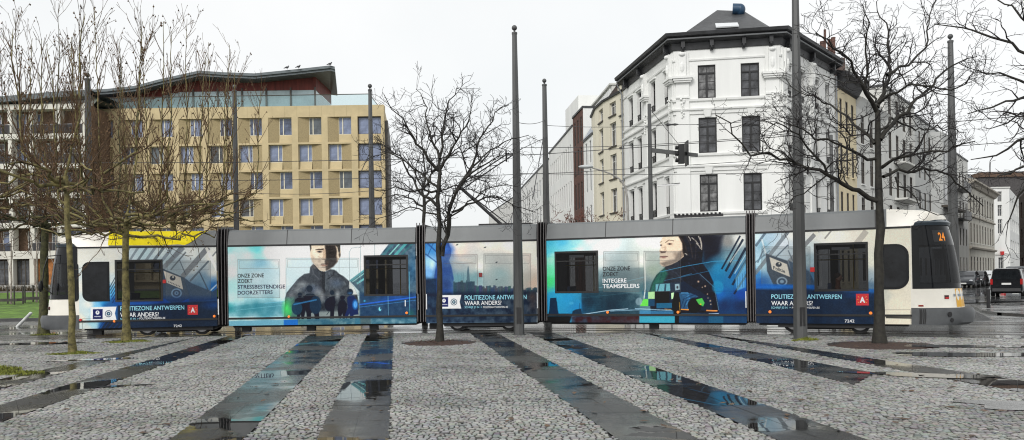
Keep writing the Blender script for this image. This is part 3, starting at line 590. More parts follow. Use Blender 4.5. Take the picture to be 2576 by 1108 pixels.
lett(2, [('ONZE ZONE',118,505,372,502,38,M_wraptxt_b,.016),('ZOEKT',120,557,262,555,38,M_wraptxt_b,.016),('STRESSBESTENDIGE',120,612,576,609,38,M_wraptxt_n,.016),('DOORZETTERS',120,670,456,662,38,M_wraptxt_n,.016)])
lett(3, [('POLITIEZONE ANTWERPEN',487,750,1034,744,40,M_wraptxt_c,.012),('WAAR ANDERS?',487,798,812,794,38,M_wraptxt_w,.012),('SCHRIJF JE IN  >',487,825,640,823,18,M_wraptxt_c,.005),('POLITIEANTWERPEN.BE',650,824,870,822,18,M_wraptxt_w,.005)])
lett(4, [('ONZE ZONE',575,494,817,490,37,M_wraptxt_b,.016),('ZOEKT',575,543,714,540,37,M_wraptxt_b,.016),('INTEGERE',575,600,785,597,37,M_wraptxt_w,.012),('TEAMSPELERS',575,648,900,645,37,M_wraptxt_w,.012)])
lett(5, [('POLITIEZONE ANTWERPEN',209,678,716,680,32,M_wraptxt_c,.012),('WAAR ANDERS?',209,726,508,726,32,M_wraptxt_w,.012),('SCHRIJF JE IN  >',209,750,348,750,15,M_wraptxt_c,.005),('POLITIEANTWERPEN.BE',357,751,558,751,15,M_wraptxt_w,.005),('7242',738,850,808,850,22,M_wraptxt_w,.012),('Politie',222,466,308,494,26,mat('letter_grey',(.06,.07,.08),.5,.02),.02)])
def emblem(k, x0, y0, x1, y1):
    pl = P[k]; conv = ART[k][0]; a0, z0 = pl.sz(*conv(x0, y1)); a1, z1 = pl.sz(*conv(x1, y0)); w = a1-a0; h = z1-z0
    em = part('city_emblem', MB().add([pl.w(a0,-.004,z0),pl.w(a1,-.004,z0),pl.w(a1,-.004,z1),pl.w(a0,-.004,z1)], [(0,1,2,3)]), mat('emblem_red',(.62,.02,.03),.4,.03), tram)
    m = MB(); text_mesh('A', m, pl.w, a0+w*.30, z0+h*.26, a1-w*.28, h*.48, -.008, .05); part('lettering', m, M_wraptxt_w, em)
    for an in (-38,0,38,142,180,218):
        m = MB()
        c, s_ = math.cos(R(an)), math.sin(R(an)); cx, cz = (a0+a1)/2, z0+h*.5; r0, r1, ww = .31*w, .43*w, .022*w
        m.add([pl.w(cx+c*r0-s_*ww,-.008,cz+s_*r0+c*ww),pl.w(cx+c*r0+s_*ww,-.008,cz+s_*r0-c*ww),pl.w(cx+c*r1+s_*ww,-.008,cz+s_*r1-c*ww),pl.w(cx+c*r1-s_*ww,-.008,cz+s_*r1+c*ww)], [(0,1,2,3)]); part('ray', m, mat('ray_yellow',(.85,.45,.05),.4,.02), em)
emblem(1, 1363, 768, 1460, 864); emblem(5, 820, 643, 910, 727)
def disc(k, x, y, r, mt, name='marker_light'):
    pl = P[k]; a, z = pl.sz(*ART[k][0](x, y)); m = MB(); n = 14
    for t, rr in ((-.025, r*.8),): 
        ring0 = [pl.w(a+r*math.cos(2*math.pi*i/n), 0, z+r*math.sin(2*math.pi*i/n)) for i in range(n)]
        ring1 = [pl.w(a+rr*math.cos(2*math.pi*i/n), t, z+rr*math.sin(2*math.pi*i/n)) for i in range(n)]
        m.add(ring0+ring1, [(i,(i+1)%n,n+(i+1)%n,n+i) for i in range(n)] + [tuple(range(n,2*n))])
    part(name, m, mt, tram)
for k, x, y in ((1,657,925),(1,1618,877),(2,1745,845),(2,612,882),(4,618,861),(4,1240,860),(5,199,774),(5,925,783)): disc(k, x, y, .045, M_orange)
disc(1, 332, 914, .05, M_red)
def chip(k, x0, y0, x1, y1, mt, name, d=.02):
    pl = P[k]; a0, z0 = pl.sz(*ART[k][0](x0, y1)); a1, z1 = pl.sz(*ART[k][0](x1, y0)); m = MB(); boxw(m, pl, a0, a1, -d, .01, z0, z1); part(name, m, mt, tram)
chip(1,1124,526,1154,560,M_red,'door_button'); chip(3,612,512,642,548,mat('dull_red',(.22,.02,.02),.4,.1),'door_button'); chip(5,490,452,520,486,M_red,'door_button')
for k, x0, y0, x1, y1 in ((1,1654,710,1662,862),(2,1848,662,1856,815),(2,1836,180,1842,296),(3,148,700,153,835),(3,1126,685,1132,825),(4,1837,675,1843,822),(2,1728,722,1736,782)):
    chip(k, x0, y0, x1, y1, M_wraptxt_w, 'reflector_strip', .012)

# bellows between the sections
def bellows(pa, pb):
    m = MB(); n = 15; base = [(.0,.30),(.0,2.5),(.0,3.0),(.10,3.62),(2.2,3.62),(2.3,3.0),(2.3,.30)]
    rows = []
    for i in range(n):
        f = i/(n-1); ins = .03 if i % 2 else .13; row = []
        for t, z in base:
            tt = t + (ins if t < 1.15 else -ins); z2 = z - (ins*.7 if z > 3.3 else 0)
            a = pa.w(pa.L+.0, tt, z2); b = pb.w(0, tt, z2); row.append(a.lerp(b, f))
        rows.append(row)
    m.grid(rows)
    b = part('bellows', m, mat('bellows_rubber', (.022,.021,.022), .55, .25, 6), tram)
    for i in (2, 6, 10, 13):
        f = i/14; q = MB(); q.tube([pa.w(pa.L,.0,.34).lerp(pb.w(0,.0,.34), f), pa.w(pa.L,.0,3.0).lerp(pb.w(0,.0,3.0), f), pa.w(pa.L,.07,3.66).lerp(pb.w(0,.07,3.66), f)], .016, 6)
        part('bellows_rib', q, mat('rib_grey', (.12,.11,.11), .5, .1), b)
for k in range(1, 5): bellows(P[k], P[k+1])

# wheels and bogies
def bogie(pl, s, gap=1.8):
    m = MB(); boxw(m, pl, s-gap/2-.55, s+gap/2+.55, .30, 2.0, .26, .42); boxw(m, pl, s-gap/2-.42, s+gap/2+.42, .10, .24, .17, .44)
    boxw(m, pl, s-gap/2+.25, s+gap/2-.25, .45, 1.9, .10, .26)
    b = part('bogie', m, M_dark, tram)
    for ss in (-gap/2, gap/2):
        for t in (.36, 1.80):
            for (r, w_, mt, nm) in ((.30, .10, M_dark, 'wheel'),):
                q = MB(); c = pl.w(s+ss, t, .305)
                q.tube([c - Vector((pl.n.x, pl.n.y, 0))*w_/2, c + Vector((pl.n.x, pl.n.y, 0))*w_/2], r, 20)
                q2 = MB(); q2.tube([c - Vector((pl.n.x, pl.n.y, 0))*(w_/2+.012), c - Vector((pl.n.x, pl.n.y, 0))*(w_/2)], r*.72, 20)
            w = part('wheel', q, M_dark, b, True); part('rim', q2, M_steel, b, True)
bogie(P[1], P[1].s(430, 700)); bogie(P[3], P[3].s(1210, 700), 1.75); bogie(P[5], P[5].s(2075, 700))
for k, pxs in ((1,(235,)),(2,(610,775,935)),(4,(1640,)),(3,(1085,))):
    for x in pxs:
        a = P[k].s(x, 820); m = MB(); boxw(m, P[k], a-.14, a+.14, .3, .5, .06, .24); part('track_brake', m, M_dark, tram)

# cab ends
def nose(pl, s0, sg, back):
    """loft of the rounded cab; back = length of straight shell before it curves"""
    Lt = [(.27,1.48),(.34,1.60),(.60,1.64),(.735,1.58),(.745,1.38),(.80,1.36),(1.10,1.34),(1.27,1.31),(1.28,1.30),(1.6,1.28),(2.1,1.21),(2.6,1.12),(3.03,1.0),(3.10,1.02),(3.22,.84),(3.36,.45),(3.48,.0)]
    def LL(z):
        for (a, b), (c, d) in zip(Lt[:-1], Lt[1:]):
            if a <= z <= c: return b + (d-b)*(z-a)/(c-a)
        return Lt[-1][1]
    def pt(ph, z, off=0.0, L=None):
        L = LL(z) if L is None else L; e = 2/2.5
        x = L*math.sin(ph)**e if math.sin(ph) > 0 else 0; c = math.cos(ph)
        hw = 1.15 - max(0, z-3.1)*.35
        y = 1.15 - hw*math.copysign(abs(c)**e, c)
        v = pl.w(s0 + sg*x, y, z)
        if off:
            cen = pl.w(s0, 1.15, z); v = v + (v-cen).normalized()*off
        return v
    phs = [math.pi*i/40 for i in range(41)]
    def band(zs, p0, p1, off=0.0, n=40):
        m = MB(); pp = [p0 + (p1-p0)*i/n for i in range(n+1)]; m.grid([[pt(p, z, off) for p in pp] for z in zs]); return m
    b = part('bumper', band((.27,.34,.45,.60,.735), 0, math.pi), M_bumper, tram, True)
    m = band((.745,.80,1.0,1.15,1.27), 0, math.pi); part('cab_front_panel', m, M_white, tram, True)
    m = band((.735,.745), 0, math.pi); part('bumper_ledge', m, M_black, tram)
    # straight shell behind the curve: side below, side above with the roof running down to the nose
    def ztop(x):   # x = distance forward of the start of the slope
        return ZR + .0 - .16*max(0, x)**1.35
    m = MB()
    xs = [back*(i/10) for i in range(11)]
    prof = lambda zt: [(-.004, ZT+.045), (.015, ZT+.10), (.09, ZT+.045+(zt-ZT-.045)*.85), (.17, zt), (.6, zt+.02), (1.7, zt+.02), (2.13, zt), (2.21, ZT+.045+(zt-ZT-.045)*.85), (2.30, ZT+.045)]
    rows = [[pl.w(s0 - sg*(back-x), t, z) for t, z in prof(ztop(x*.72))] for x in xs]
    zt0 = ztop(back*.72)
    e = 2/2.5
    for L_, fz in ((.25, .02),(.5,.06),(.72,.12),(.88,.20),(.97,.30)):
        zt = zt0 - fz
        row = []
        for t, z in prof(zt):
            c = (1.15-t)/1.15; ext = (1-min(1,abs(c))**2.5)**(1/2.5)*1.0
            row.append(pl.w(s0 + sg*min(L_, ext*1.0)*1.0, t if abs(c) < .98 else t, z))
        rows.append(row)
    m.grid(rows); part('cab_roof', m, M_white, tram, True)
    # dark crest over the windscreen
    m = MB(); n = 24; crest = []
    for zz, off, k0 in ((3.02,.03,.12),(3.10,.05,.14),(3.20,.02,.30),(3.30,-.10,.62),(3.36,-.32,.95)):
        crest.append([pt(max(.02,k0-.08) + (math.pi-2*max(.02,k0-.08))*i/n, min(zz,3.1), off - (zz-3.1)*.9 if zz > 3.1 else off) + Vector((0,0,max(0,zz-3.1))) for i in range(n+1)])
    m.grid(crest); part('roof_crest', m, mat('crest_dark', (.045,.06,.075), .25, .1), tram, True)
    # windscreen: dark mask band round clear glass
    zs = [1.285,1.36,1.42,1.8,2.2,2.48,2.6,2.8,3.02]
    g = MB(); pp = [.012 + (math.pi-.024)*(.5-.5*math.cos(math.pi*(i/40)**1.0))*.35 + (math.pi-.024)*(i/40)*.65 for i in range(41)]
    g.grid([[pt(p, z) for p in pp[2:-2]] for z in zs[2:6]])
    ws = MB(); ws.grid([[pt(p, z) for p in pp] for z in zs[:3]]); ws.grid([[pt(p, z) for p in pp] for z in zs[5:]])
    for i in (0, 1, 38, 39): ws.grid([[pt(p, z) for p in pp[i:i+2]] for z in zs[2:6]])
    for pc, wd in ((.85, .045), (math.pi-.85, .045)): ws.grid([[pt(p, z, .004) for p in (pc-wd, pc+wd)] for z in zs[2:6]])
    w = part('windscreen', ws, M_screen, tram, True); part('pane', g, M_cabglass, w, True)
    m = MB(); m.grid([[pt(p, z, -.004) for p in (0,.006,.012)] for z in (1.27,1.6,2.2,2.6,3.02)]); m.grid([[pt(p, z, -.004) for p in (math.pi-.012,math.pi-.006,math.pi)] for z in (1.27,1.6,2.2,2.6,3.02)])
    part('corner_pillar', m, M_white, tram, True)
    # desk and driver bulkhead
    m = MB(); boxw(m, pl, min(s0,s0+sg*.75), max(s0,s0+sg*.75), .35, 1.95, .75, 1.28); boxw(m, pl, min(s0+sg*.1,s0+sg*.2), max(s0+sg*.1,s0+sg*.2), .85, 1.35, 1.28, 1.95); part('driver_desk', m, M_inter, tram)
    m = MB(); a, b2 = sorted((s0-sg*(back-.02), s0-sg*(back-.06))); boxw(m, pl, a, b2, .05, .7, .4, 2.86); boxw(m, pl, a, b2, 1.6, 2.24, .4, 2.86); part('bulkhead', m, mat('bulkhead_grey',(.25,.25,.25),.5,.1), tram)
    return pt
# right cab: the shell of section 5 runs on to s0
p5, p1 = P[5], P[1]
sR = p5.L; backR = p5.L - p5.s(2230, 560); ptR = nose(p5, sR, 1, backR)
backL = p1.s(273, 600); ptL = nose(p1, 0.0, -1, backL)
def rounded(pl, a0, a1, z0, z1, r, side, t, n=6):
    """rectangle with two rounded corners on one side (side -1 low a, +1 high a)"""
    P_ = []
    def arc(cx, cz, a_):
        return [(cx + r*math.cos(R(a_+90*i/n)), cz + r*math.sin(R(a_+90*i/n))) for i in range(n+1)]
    if side < 0: P_ = [(a1,z0),(a1,z1)] + arc(a0+r, z1-r, 90) + arc(a0+r, z0+r, 180)
    else: P_ = [(a0,z1),(a0,z0)] + arc(a1-r, z0+r, 270) + arc(a1-r, z1-r, 0)
    return P_
def side_glass(pl, conv, x0, y0, x1, y1, side, r=.24):
    a0, z1 = pl.sz(*conv(x0, y0)); a1, z0 = pl.sz(*conv(x1, y1)); 
    Q = rounded(pl, a0, a1, z0, z1, r, side, 0); m = MB(); n = len(Q)
    m.add([pl.w(a,-.012,z) for a,z in Q] + [pl.w(a,.0,z) for a,z in Q], [tuple(range(n))] + [(i,(i+1)%n,n+(i+1)%n,n+i) for i in range(n)])
    w = part('cab_side_window', m, M_screen, tram)
    e = .07; Q2 = rounded(pl, a0+e, a1-e, z0+e, z1-e, r-.05, side, 0); m = MB(); m.add([pl.w(a,-.016,z) for a,z in Q2], [tuple(range(len(Q2)))])
    part('pane', m, mat('smoked_glass', (.010,.011,.013), .04, .9, 1.6, spec=.3), w)
side_glass(p1, c1, 345, 355, 613, 733, -1); side_glass(p5, c5, 960, 288, 1204, 610, 1, .32)
side_glass(p1, c1, 262+18, 360, 316, 735, 1, .12)

# destination display, lamps, wiper, mirror, stripe on the right cab
def find_ph(ptf, px, z):
    best = min((abs(proj(*ptf(R(d), z))[0]-px), R(d)) for d in np.arange(3, 120, .25)); return best[1]
def nose_patch(ptf, pxa, pxb, z0, z1, off, name, mt, parent=None, n=5):
    zc = (z0+z1)/2; a, b = find_ph(ptf, pxa, zc), find_ph(ptf, pxb, zc); m = MB()
    m.grid([[ptf(a+(b-a)*i/n, z, off) for i in range(n+1)] for z in (z0, z1)]); return part(name, m, mt, parent or tram), a, b
zed = lambda px, py: EYE + ideal(px, py)[1]/F*22.2
dsp, a, b = nose_patch(ptR, 2346, 2376, 2.56, 2.88, .006, 'destination_display', mat('display_black', (.006,.006,.007), .15, .1))
m = MB(); z0 = 2.60
def fr_led(aa, t, z): return ptR(a + (b-a)*aa, z, .014)
text_mesh('24', m, fr_led, .38, z0, .95, .22, 0, .03)
part('lettering', m, mat('led_orange', (.45,.15,.01), .4, .02, emit=((1,.30,.02), .38)), dsp)
nose_patch(ptR, c5(1540,680)[0], c5(1563,680)[0], .76, 1.265, .006, 'yellow_stripe', mat('stripe_yellow', (.75,.40,.03), .4, .05))
q, a_, b_ = nose_patch(ptR, c5(1522,680)[0], c5(1534,680)[0], 1.05, 1.12, .007, 'grille_mark', mat('grey_mark', (.25,.3,.36), .4, .05))
nose_patch(ptR, c5(1455,680)[0], c5(1488,680)[0], .985, 1.09, .008, 'head_lamp', mat('lamp_dark', (.05,.01,.01), .1, .2))
nose_patch(ptR, c5(1462,680)[0], c5(1486,680)[0], .995, 1.035, .012, 'tail_lamp', M_red)
nose_patch(ptR, c5(1268,740)[0], c5(1306,740)[0], .785, .83, .012, 'side_marker', mat('dull_red2', (.25,.02,.01), .3, .1))
for x, y, r in ((1495,785,.07),(1510,825,.055)):
    px, py = c5(x, y); z = zed(px, py); ph = find_ph(ptR, px, z); c = ptR(ph, z, .004); nn = (c - p5.w(sR,1.15,z)).normalized(); m = MB(); m.tube([c, c+nn*.02], r, 14); part('buffer_hole', m, M_black, tram)
for i in range(4):
    px = c5(1282+i*13, 810)[0]; ph = find_ph(ptR, px, .5); m = MB(); m.grid([[ptR(ph+q, z, .008) for q in (-.008,.008)] for z in (.30,.45,.6,.71)]); part('bumper_slot', m, M_black, tram)
m = MB(); ph = find_ph(ptR, 2404, 1.6); m.tube([ptR(ph,1.33,.04), ptR(ph-.02,1.9,.05), ptR(ph-.12,2.45,.04)], .022, 6); part('wiper', m, M_black, tram)
# left cab mirror and grab bars
m = MB(); c0 = ptL(.55, 2.75, .02); arm = [c0, ptL(.75, 2.72, .28), ptL(.75, 2.3, .34), ptL(.75, 1.75, .34), ptL(.6,1.45,.1)]
m.tube(arm, .02, 8); mir = part('mirror_arm', m, M_black, tram, True)
m = MB(); m.ball(ptL(.75, 1.72, .38), (.07,.10,.19), 12, 8); part('mirror', m, M_black, mir, True)
m = MB(); m.ball(ptL(.9, .98, .0), (.05,.07,.06), 10, 6); part('head_lamp', m, mat('lamp_dark', (.05,.01,.01), .1, .2), tram, True)

# pantograph and roof gear
pb = P[3]; sP = pb.s(1262, 565); m = MB(); boxw(m, pb, sP-.9, sP+.9, .7, 1.6, ZR+.03, ZR+.10)
pan = part('pantograph_base', m, M_dark, tram)
knee = at(1158, 472, 27.7); foot = at(1262, 566, 27.6); head = at(1285, 388, 27.4)
m = MB(); m.tube([foot, knee], .055, 8); m.tube([foot+Vector((.25,.2,0)), knee+Vector((.1,.1,-.06))], .02, 6); part('pantograph_lower_arm', m, M_dark, tram, True)
m = MB(); off = Vector((.08,.30,0))
m.tube([knee-off, head-off*.8], .024, 6); m.tube([knee+off, head+off*.8], .024, 6); m.tube([knee-off, knee+off], .03, 6)
for f in (.3,.6): m.tube([(knee-off).lerp(head-off*.8, f), (knee+off).lerp(head+off*.8, f+.1)], .015, 6)
part('pantograph_upper_arm', m, M_dark, tram, True)
m = MB()
for dx in (-.16,.16): m.tube([head+Vector((dx,-.85,-.12)), head+Vector((dx,-.6,.02)), head+Vector((dx,.6,.02)), head+Vector((dx,.85,-.12))], .03, 6)
m.tube([head+Vector((-.16,0,0)), head+Vector((.16,0,0))], .03, 6)
part('pantograph_head', m, M_dark, tram, True)
a0 = P[4].s(1690, 545); a1 = P[4].s(1815, 545); m = MB(); boxw(m, P[4], a0, a1, .5, .62, ZR+.05, ZR+.13)
for i in range(12): boxw(m, P[4], a0+(a1-a0)*i/12, a0+(a1-a0)*(i+.4)/12, .46, .66, ZR+.13, ZR+.17)
part('roof_resistor', m, M_dark, tram)
# ------------------------------------------------------------------ ground
def wet_mat(name, col, r0, r1, scale, var=.25, bump=.15, bscale=30, brick=None, pscale=.45):
    m = bpy.data.materials.new(name); m.use_nodes = True; nt = m.node_tree; b = nt.nodes['Principled BSDF']; N = nt.nodes.new; Lk = nt.links.new
    tc = N('ShaderNodeTexCoord')
    n1 = N('ShaderNodeTexNoise'); n1.inputs['Scale'].default_value = pscale; n1.inputs['Detail'].default_value = 5; Lk(tc.outputs['Object'], n1.inputs['Vector'])
    mr = N('ShaderNodeMapRange'); mr.inputs[1].default_value = .44; mr.inputs[2].default_value = .60; mr.inputs[3].default_value = r0; mr.inputs[4].default_value = r1
    Lk(n1.outputs['Fac'], mr.inputs[0]); Lk(mr.outputs[0], b.inputs['Roughness'])
    n2 = N('ShaderNodeTexNoise'); n2.inputs['Scale'].default_value = scale; n2.inputs['Detail'].default_value = 8; n2.inputs['Roughness'].default_value = .7; Lk(tc.outputs['Object'], n2.inputs['Vector'])
    cr = N('ShaderNodeValToRGB'); cr.color_ramp.elements[0].position = .3; cr.color_ramp.elements[1].position = .72
    cr.color_ramp.elements[0].color = (*[c*(1-var*1.5) for c in col], 1); cr.color_ramp.elements[1].color = (*[c*(1+var) for c in col], 1)
    Lk(n2.outputs['Fac'], cr.inputs['Fac']); colr = cr.outputs['Color']
    n3 = N('ShaderNodeTexNoise'); n3.inputs['Scale'].default_value = bscale; n3.inputs['Detail'].default_value = 4; Lk(tc.outputs['Object'], n3.inputs['Vector'])
    h = n3.outputs['Fac']
    bp = N('ShaderNodeBump'); bp.inputs['Distance'].default_value = .01
    ms = N('ShaderNodeMapRange'); ms.inputs[1].default_value = .44; ms.inputs[2].default_value = .6; ms.inputs[3].default_value = .0; ms.inputs[4].default_value = bump
    Lk(n1.outputs['Fac'], ms.inputs[0]); Lk(ms.outputs[0], bp.inputs['Strength']); Lk(h, bp.inputs['Height']); nrm = bp.outputs['Normal']
    if brick:
        bk = N('ShaderNodeTexBrick'); bk.inputs['Scale'].default_value = 1; bk.inputs['Brick Width'].default_value = brick[0]; bk.inputs['Row Height'].default_value = brick[1]
        bk.inputs['Mortar Size'].default_value = brick[2]; bk.inputs['Mortar Smooth'].default_value = .6; bk.inputs['Color1'].default_value = (1,1,1,1); bk.inputs['Color2'].default_value = (.6,.6,.6,1); bk.inputs['Mortar'].default_value = (.12,.12,.12,1)
        wn = N('ShaderNodeTexNoise'); wn.inputs['Scale'].default_value = 2.5; Lk(tc.outputs['Object'], wn.inputs['Vector'])
        wm = N('ShaderNodeMix'); wm.data_type = 'RGBA'; wm.blend_type = 'LINEAR_LIGHT'; wm.inputs[0].default_value = .03; Lk(tc.outputs['Object'], wm.inputs[6]); Lk(wn.outputs['Color'], wm.inputs[7]); Lk(wm.outputs[2], bk.inputs['Vector'])
        mx = N('ShaderNodeMix'); mx.data_type = 'RGBA'; mx.blend_type = 'MULTIPLY'; mx.inputs[0].default_value = .8; Lk(colr, mx.inputs[6]); Lk(bk.outputs['Color'], mx.inputs[7]); colr = mx.outputs[2]
        b2 = N('ShaderNodeBump'); b2.inputs['Strength'].default_value = .22; b2.inputs['Distance'].default_value = .02; Lk(bk.outputs['Color'], b2.inputs['Height']); Lk(nrm, b2.inputs['Normal']); nrm = b2.outputs['Normal']
    Lk(colr, b.inputs['Base Color']); Lk(nrm, b.inputs['Normal'])
    if name == 'wet_slab': b.inputs['Specular IOR Level'].default_value = .36
    return m
M_asph = wet_mat('wet_asphalt', (.075,.078,.08), .03, .24, 3, bump=.3, bscale=60, pscale=.12)
M_slab = wet_mat('wet_slab', (.022,.023,.023), .010, .30, 9, .6, bump=.5, bscale=70, pscale=.55)
M_bed = wet_mat('wet_track_setts', (.15,.155,.15), .03, .26, 5, brick=(.26,.14,.02), pscale=.35)
M_sq = wet_mat('wet_far_setts', (.20,.205,.20), .05, .32, 4, brick=(.34,.20,.03), pscale=.25)
M_joint = mat('joint_sand', (.012,.011,.009), .5, .4, 12)

m = MB(); m.quad((-400,-30,-.06),(400,-30,-.06),(400,1200,-.06),(-400,1200,-.06)); solo('ground', m, M_asph, kind='structure')

# strips of smooth slabs running through the setts, from their edges in plan
def gpt(p): g = ground(*p); return Vector((g.x, g.y))
STR = [((545,838),(0,954),(520,842),(0,980)), ((600,838),(0,1019),(640,838),(0,1062)), ((782,840),(425,1108),(872,840),(610,1108)), ((925,839),(795,1108),(990,839),(978,1108)),
       ((1183,838),(1558,1108),(1250,838),(1763,1108)), ((1330,838),(1932,1096),(1388,836),(2187,1108)), ((1606,836),(2150,968),(1596,833),(2200,938)), ((1758,838),(2576,988),(1723,832),(2576,959))]
strips = []
for i, (a, b, c, d) in enumerate(STR):
    a, b, c, d = map(gpt, (a, b, c, d))
    eb = 1.5 if i < 6 else (0 if i == 6 else .35); b2 = b + (b-a)*eb*.5; d2 = d + (d-c)*eb*.5
    a = a - (b-a)*.02; c = c - (d-c)*.02
    strips.append((a, b2, d2, c))
def inside(poly, X, Y):
    ins = np.zeros(X.shape, bool); n = len(poly)
    for i in range(n):
        x0, y0 = poly[i]; x1, y1 = poly[(i+1) % n]
        if y0 == y1: continue
        ins ^= ((y0 > Y) != (y1 > Y)) & (X < (x1-x0)*(Y-y0)/(y1-y0) + x0)
    return ins
for i, (a, b, d, c) in enumerate(strips):
    L = ((b-a).length + (d-c).length)/2; n = max(2, int(L/1.2)); m = MB(); r = random.Random(i)
    for k in range(n):
        f0, f1 = k/n, (k+1)/n - .010/ (L/n) / n; lift = [0 for _ in range(4)]
        q = [a.lerp(b,f0), c.lerp(d,f0), c.lerp(d,f1), a.lerp(b,f1)]
        mids = 2 if (c-a).length > .5 else 1
        for j in range(mids):
            g0, g1 = j/mids, (j+1)/mids - (.003 if j < mids-1 else 0)
            P_ = [q[0].lerp(q[1],g0), q[0].lerp(q[1],g1), q[3].lerp(q[2],g1), q[3].lerp(q[2],g0)]
            z = r.uniform(-.0008,.0008)
            m.add([(p.x,p.y,z+r.uniform(-.0010,.0010)) for p in P_], [(0,1,2,3)])
    solo('slab_path', m, M_slab, kind='structure')

pits = [(ground(1106,862), 1.0), (ground(2216,868), 1.22), (ground(318,857), .55), (ground(183,888), .5)]
# track line (near side of the tram body) as a plan polyline
tl = [P[1].w(-30,0,0), P[1].w(0,0,0), P[1].w(P[1].L,0,0), P[2].w(P[2].L,0,0), P[3].w(P[3].L,0,0), P[4].w(P[4].L,0,0), P[5].w(P[5].L,0,0), P[5].w(P[5].L+18,0,0)]
tl = [Vector((p.x, p.y)) for p in tl]
def offs(line, t):
    out = []
    for i, p in enumerate(line):
        d0 = (line[i]-line[i-1]).normalized() if i else (line[1]-line[0]).normalized(); d1 = (line[i+1]-line[i]).normalized() if i < len(line)-1 else d0
        d = (d0+d1).normalized(); out.append(p + Vector((-d.y, d.x))*t)
    return out
edge = offs(tl, -.62)
def edgeY(X):
    return np.interp(X, [p.x for p in edge], [p.y for p in edge])
# individual setts
g = np.random.default_rng(5); rows = []; y = 5.6
while y < 27.5:
    dep = .068 if y < 13 else (.085 if y < 18 else .11); x = -.68*y - 1.6; xe = .68*y + 1.6; n = int((xe-x)/.058) + 6
    w = g.uniform(.050, .100, n) * (1 if y < 15 else 1.3); xs = x + np.cumsum(w) - w/2; k = xs < xe
    rows.append(np.stack([xs[k], np.full(k.sum(), y) + .012*np.sin(xs[k]*1.3+y) , w[k], np.full(k.sum(), dep)], 1)); y += dep
S_ = np.concatenate(rows); X, Y = S_[:,0], S_[:,1]
keep = Y < edgeY(X) - .08
for st in strips: keep &= ~inside([tuple(p) for p in st], X, Y)
for c, r in pits: keep &= (X-c.x)**2 + (Y-c.y)**2 > (r+.03)**2
S_ = S_[keep]; n = len(S_); print('setts', n)
gap = .0022 + g.uniform(0, .003, n); hw = S_[:,2]/2 - gap; big = g.random(n) < .36; hd = S_[:,3]/2 - .002 - g.uniform(0, .003, n) - big*g.uniform(.005, .015, n); hw = hw - big*g.uniform(0, .006, n)
zt = g.normal(0, .0026, n) - .002 - .009*(g.random(n) < .05); tx = g.normal(0, .03, n); ty = g.normal(0, .035, n)
corn = np.array([(-1,-1),(1,-1),(1,1),(-1,1)], float)
V = np.zeros((n, 12, 3))
for j, (cx, cy) in enumerate(corn):
    jx = g.uniform(.88, 1.03, n); jy = g.uniform(.84, 1.02, n)
    ax, ay = cx*hw*jx, cy*hd*jy
    V[:,j] = np.stack([S_[:,0]+ax*.74, S_[:,1]+ay*.70, zt + .0015 + ax*.74*tx + ay*.70*ty], 1)
    V[:,4+j] = np.stack([S_[:,0]+ax*.95, S_[:,1]+ay*.95, zt - .005 + ax*tx + ay*ty], 1)
    V[:,8+j] = np.stack([S_[:,0]+ax, S_[:,1]+ay, np.full(n, -.035)], 1)
Fq = [(0,1,2,3)] + [(4+i,4+(i+1)%4,(i+1)%4,i) for i in range(4)] + [(8+i,8+(i+1)%4,4+(i+1)%4,4+i) for i in range(4)]
Q = (np.array(Fq)[None] + (np.arange(n)*12)[:,None,None]).reshape(-1, 4).astype(np.int32)
me = bpy.data.meshes.new('cobbled_square'); me.vertices.add(n*12); me.vertices.foreach_set('co', V.ravel())
me.loops.add(Q.size); me.loops.foreach_set('vertex_index', Q.ravel()); me.polygons.add(len(Q)); me.polygons.foreach_set('loop_start', np.arange(0, Q.size, 4, dtype=np.int32)); me.update(calc_edges=True)
me.polygons.foreach_set('use_smooth', np.zeros(len(Q), bool))
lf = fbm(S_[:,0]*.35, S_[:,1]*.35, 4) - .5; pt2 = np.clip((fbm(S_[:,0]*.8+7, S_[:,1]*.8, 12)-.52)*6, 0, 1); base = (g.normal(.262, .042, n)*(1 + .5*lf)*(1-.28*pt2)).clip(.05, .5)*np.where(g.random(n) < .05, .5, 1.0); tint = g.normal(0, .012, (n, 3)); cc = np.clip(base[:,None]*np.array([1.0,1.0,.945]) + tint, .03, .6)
cc = np.repeat(cc, 12, 0)*np.tile(np.array([1]*4 + [.72]*4 + [.10]*4), n)[:,None]; cc = np.hstack([cc, np.ones((len(cc), 1))])  # chamfer and base rings coloured darker, standing in for shade between the stones
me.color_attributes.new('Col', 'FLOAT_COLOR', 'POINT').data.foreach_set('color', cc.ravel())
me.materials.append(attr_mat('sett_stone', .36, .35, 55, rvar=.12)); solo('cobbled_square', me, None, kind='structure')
m = MB(); m.quad((-26,2,-.018),(26,2,-.018),(26,27,-.018),(-26,27,-.018)); solo('sett_bedding', m, M_joint, kind='structure')
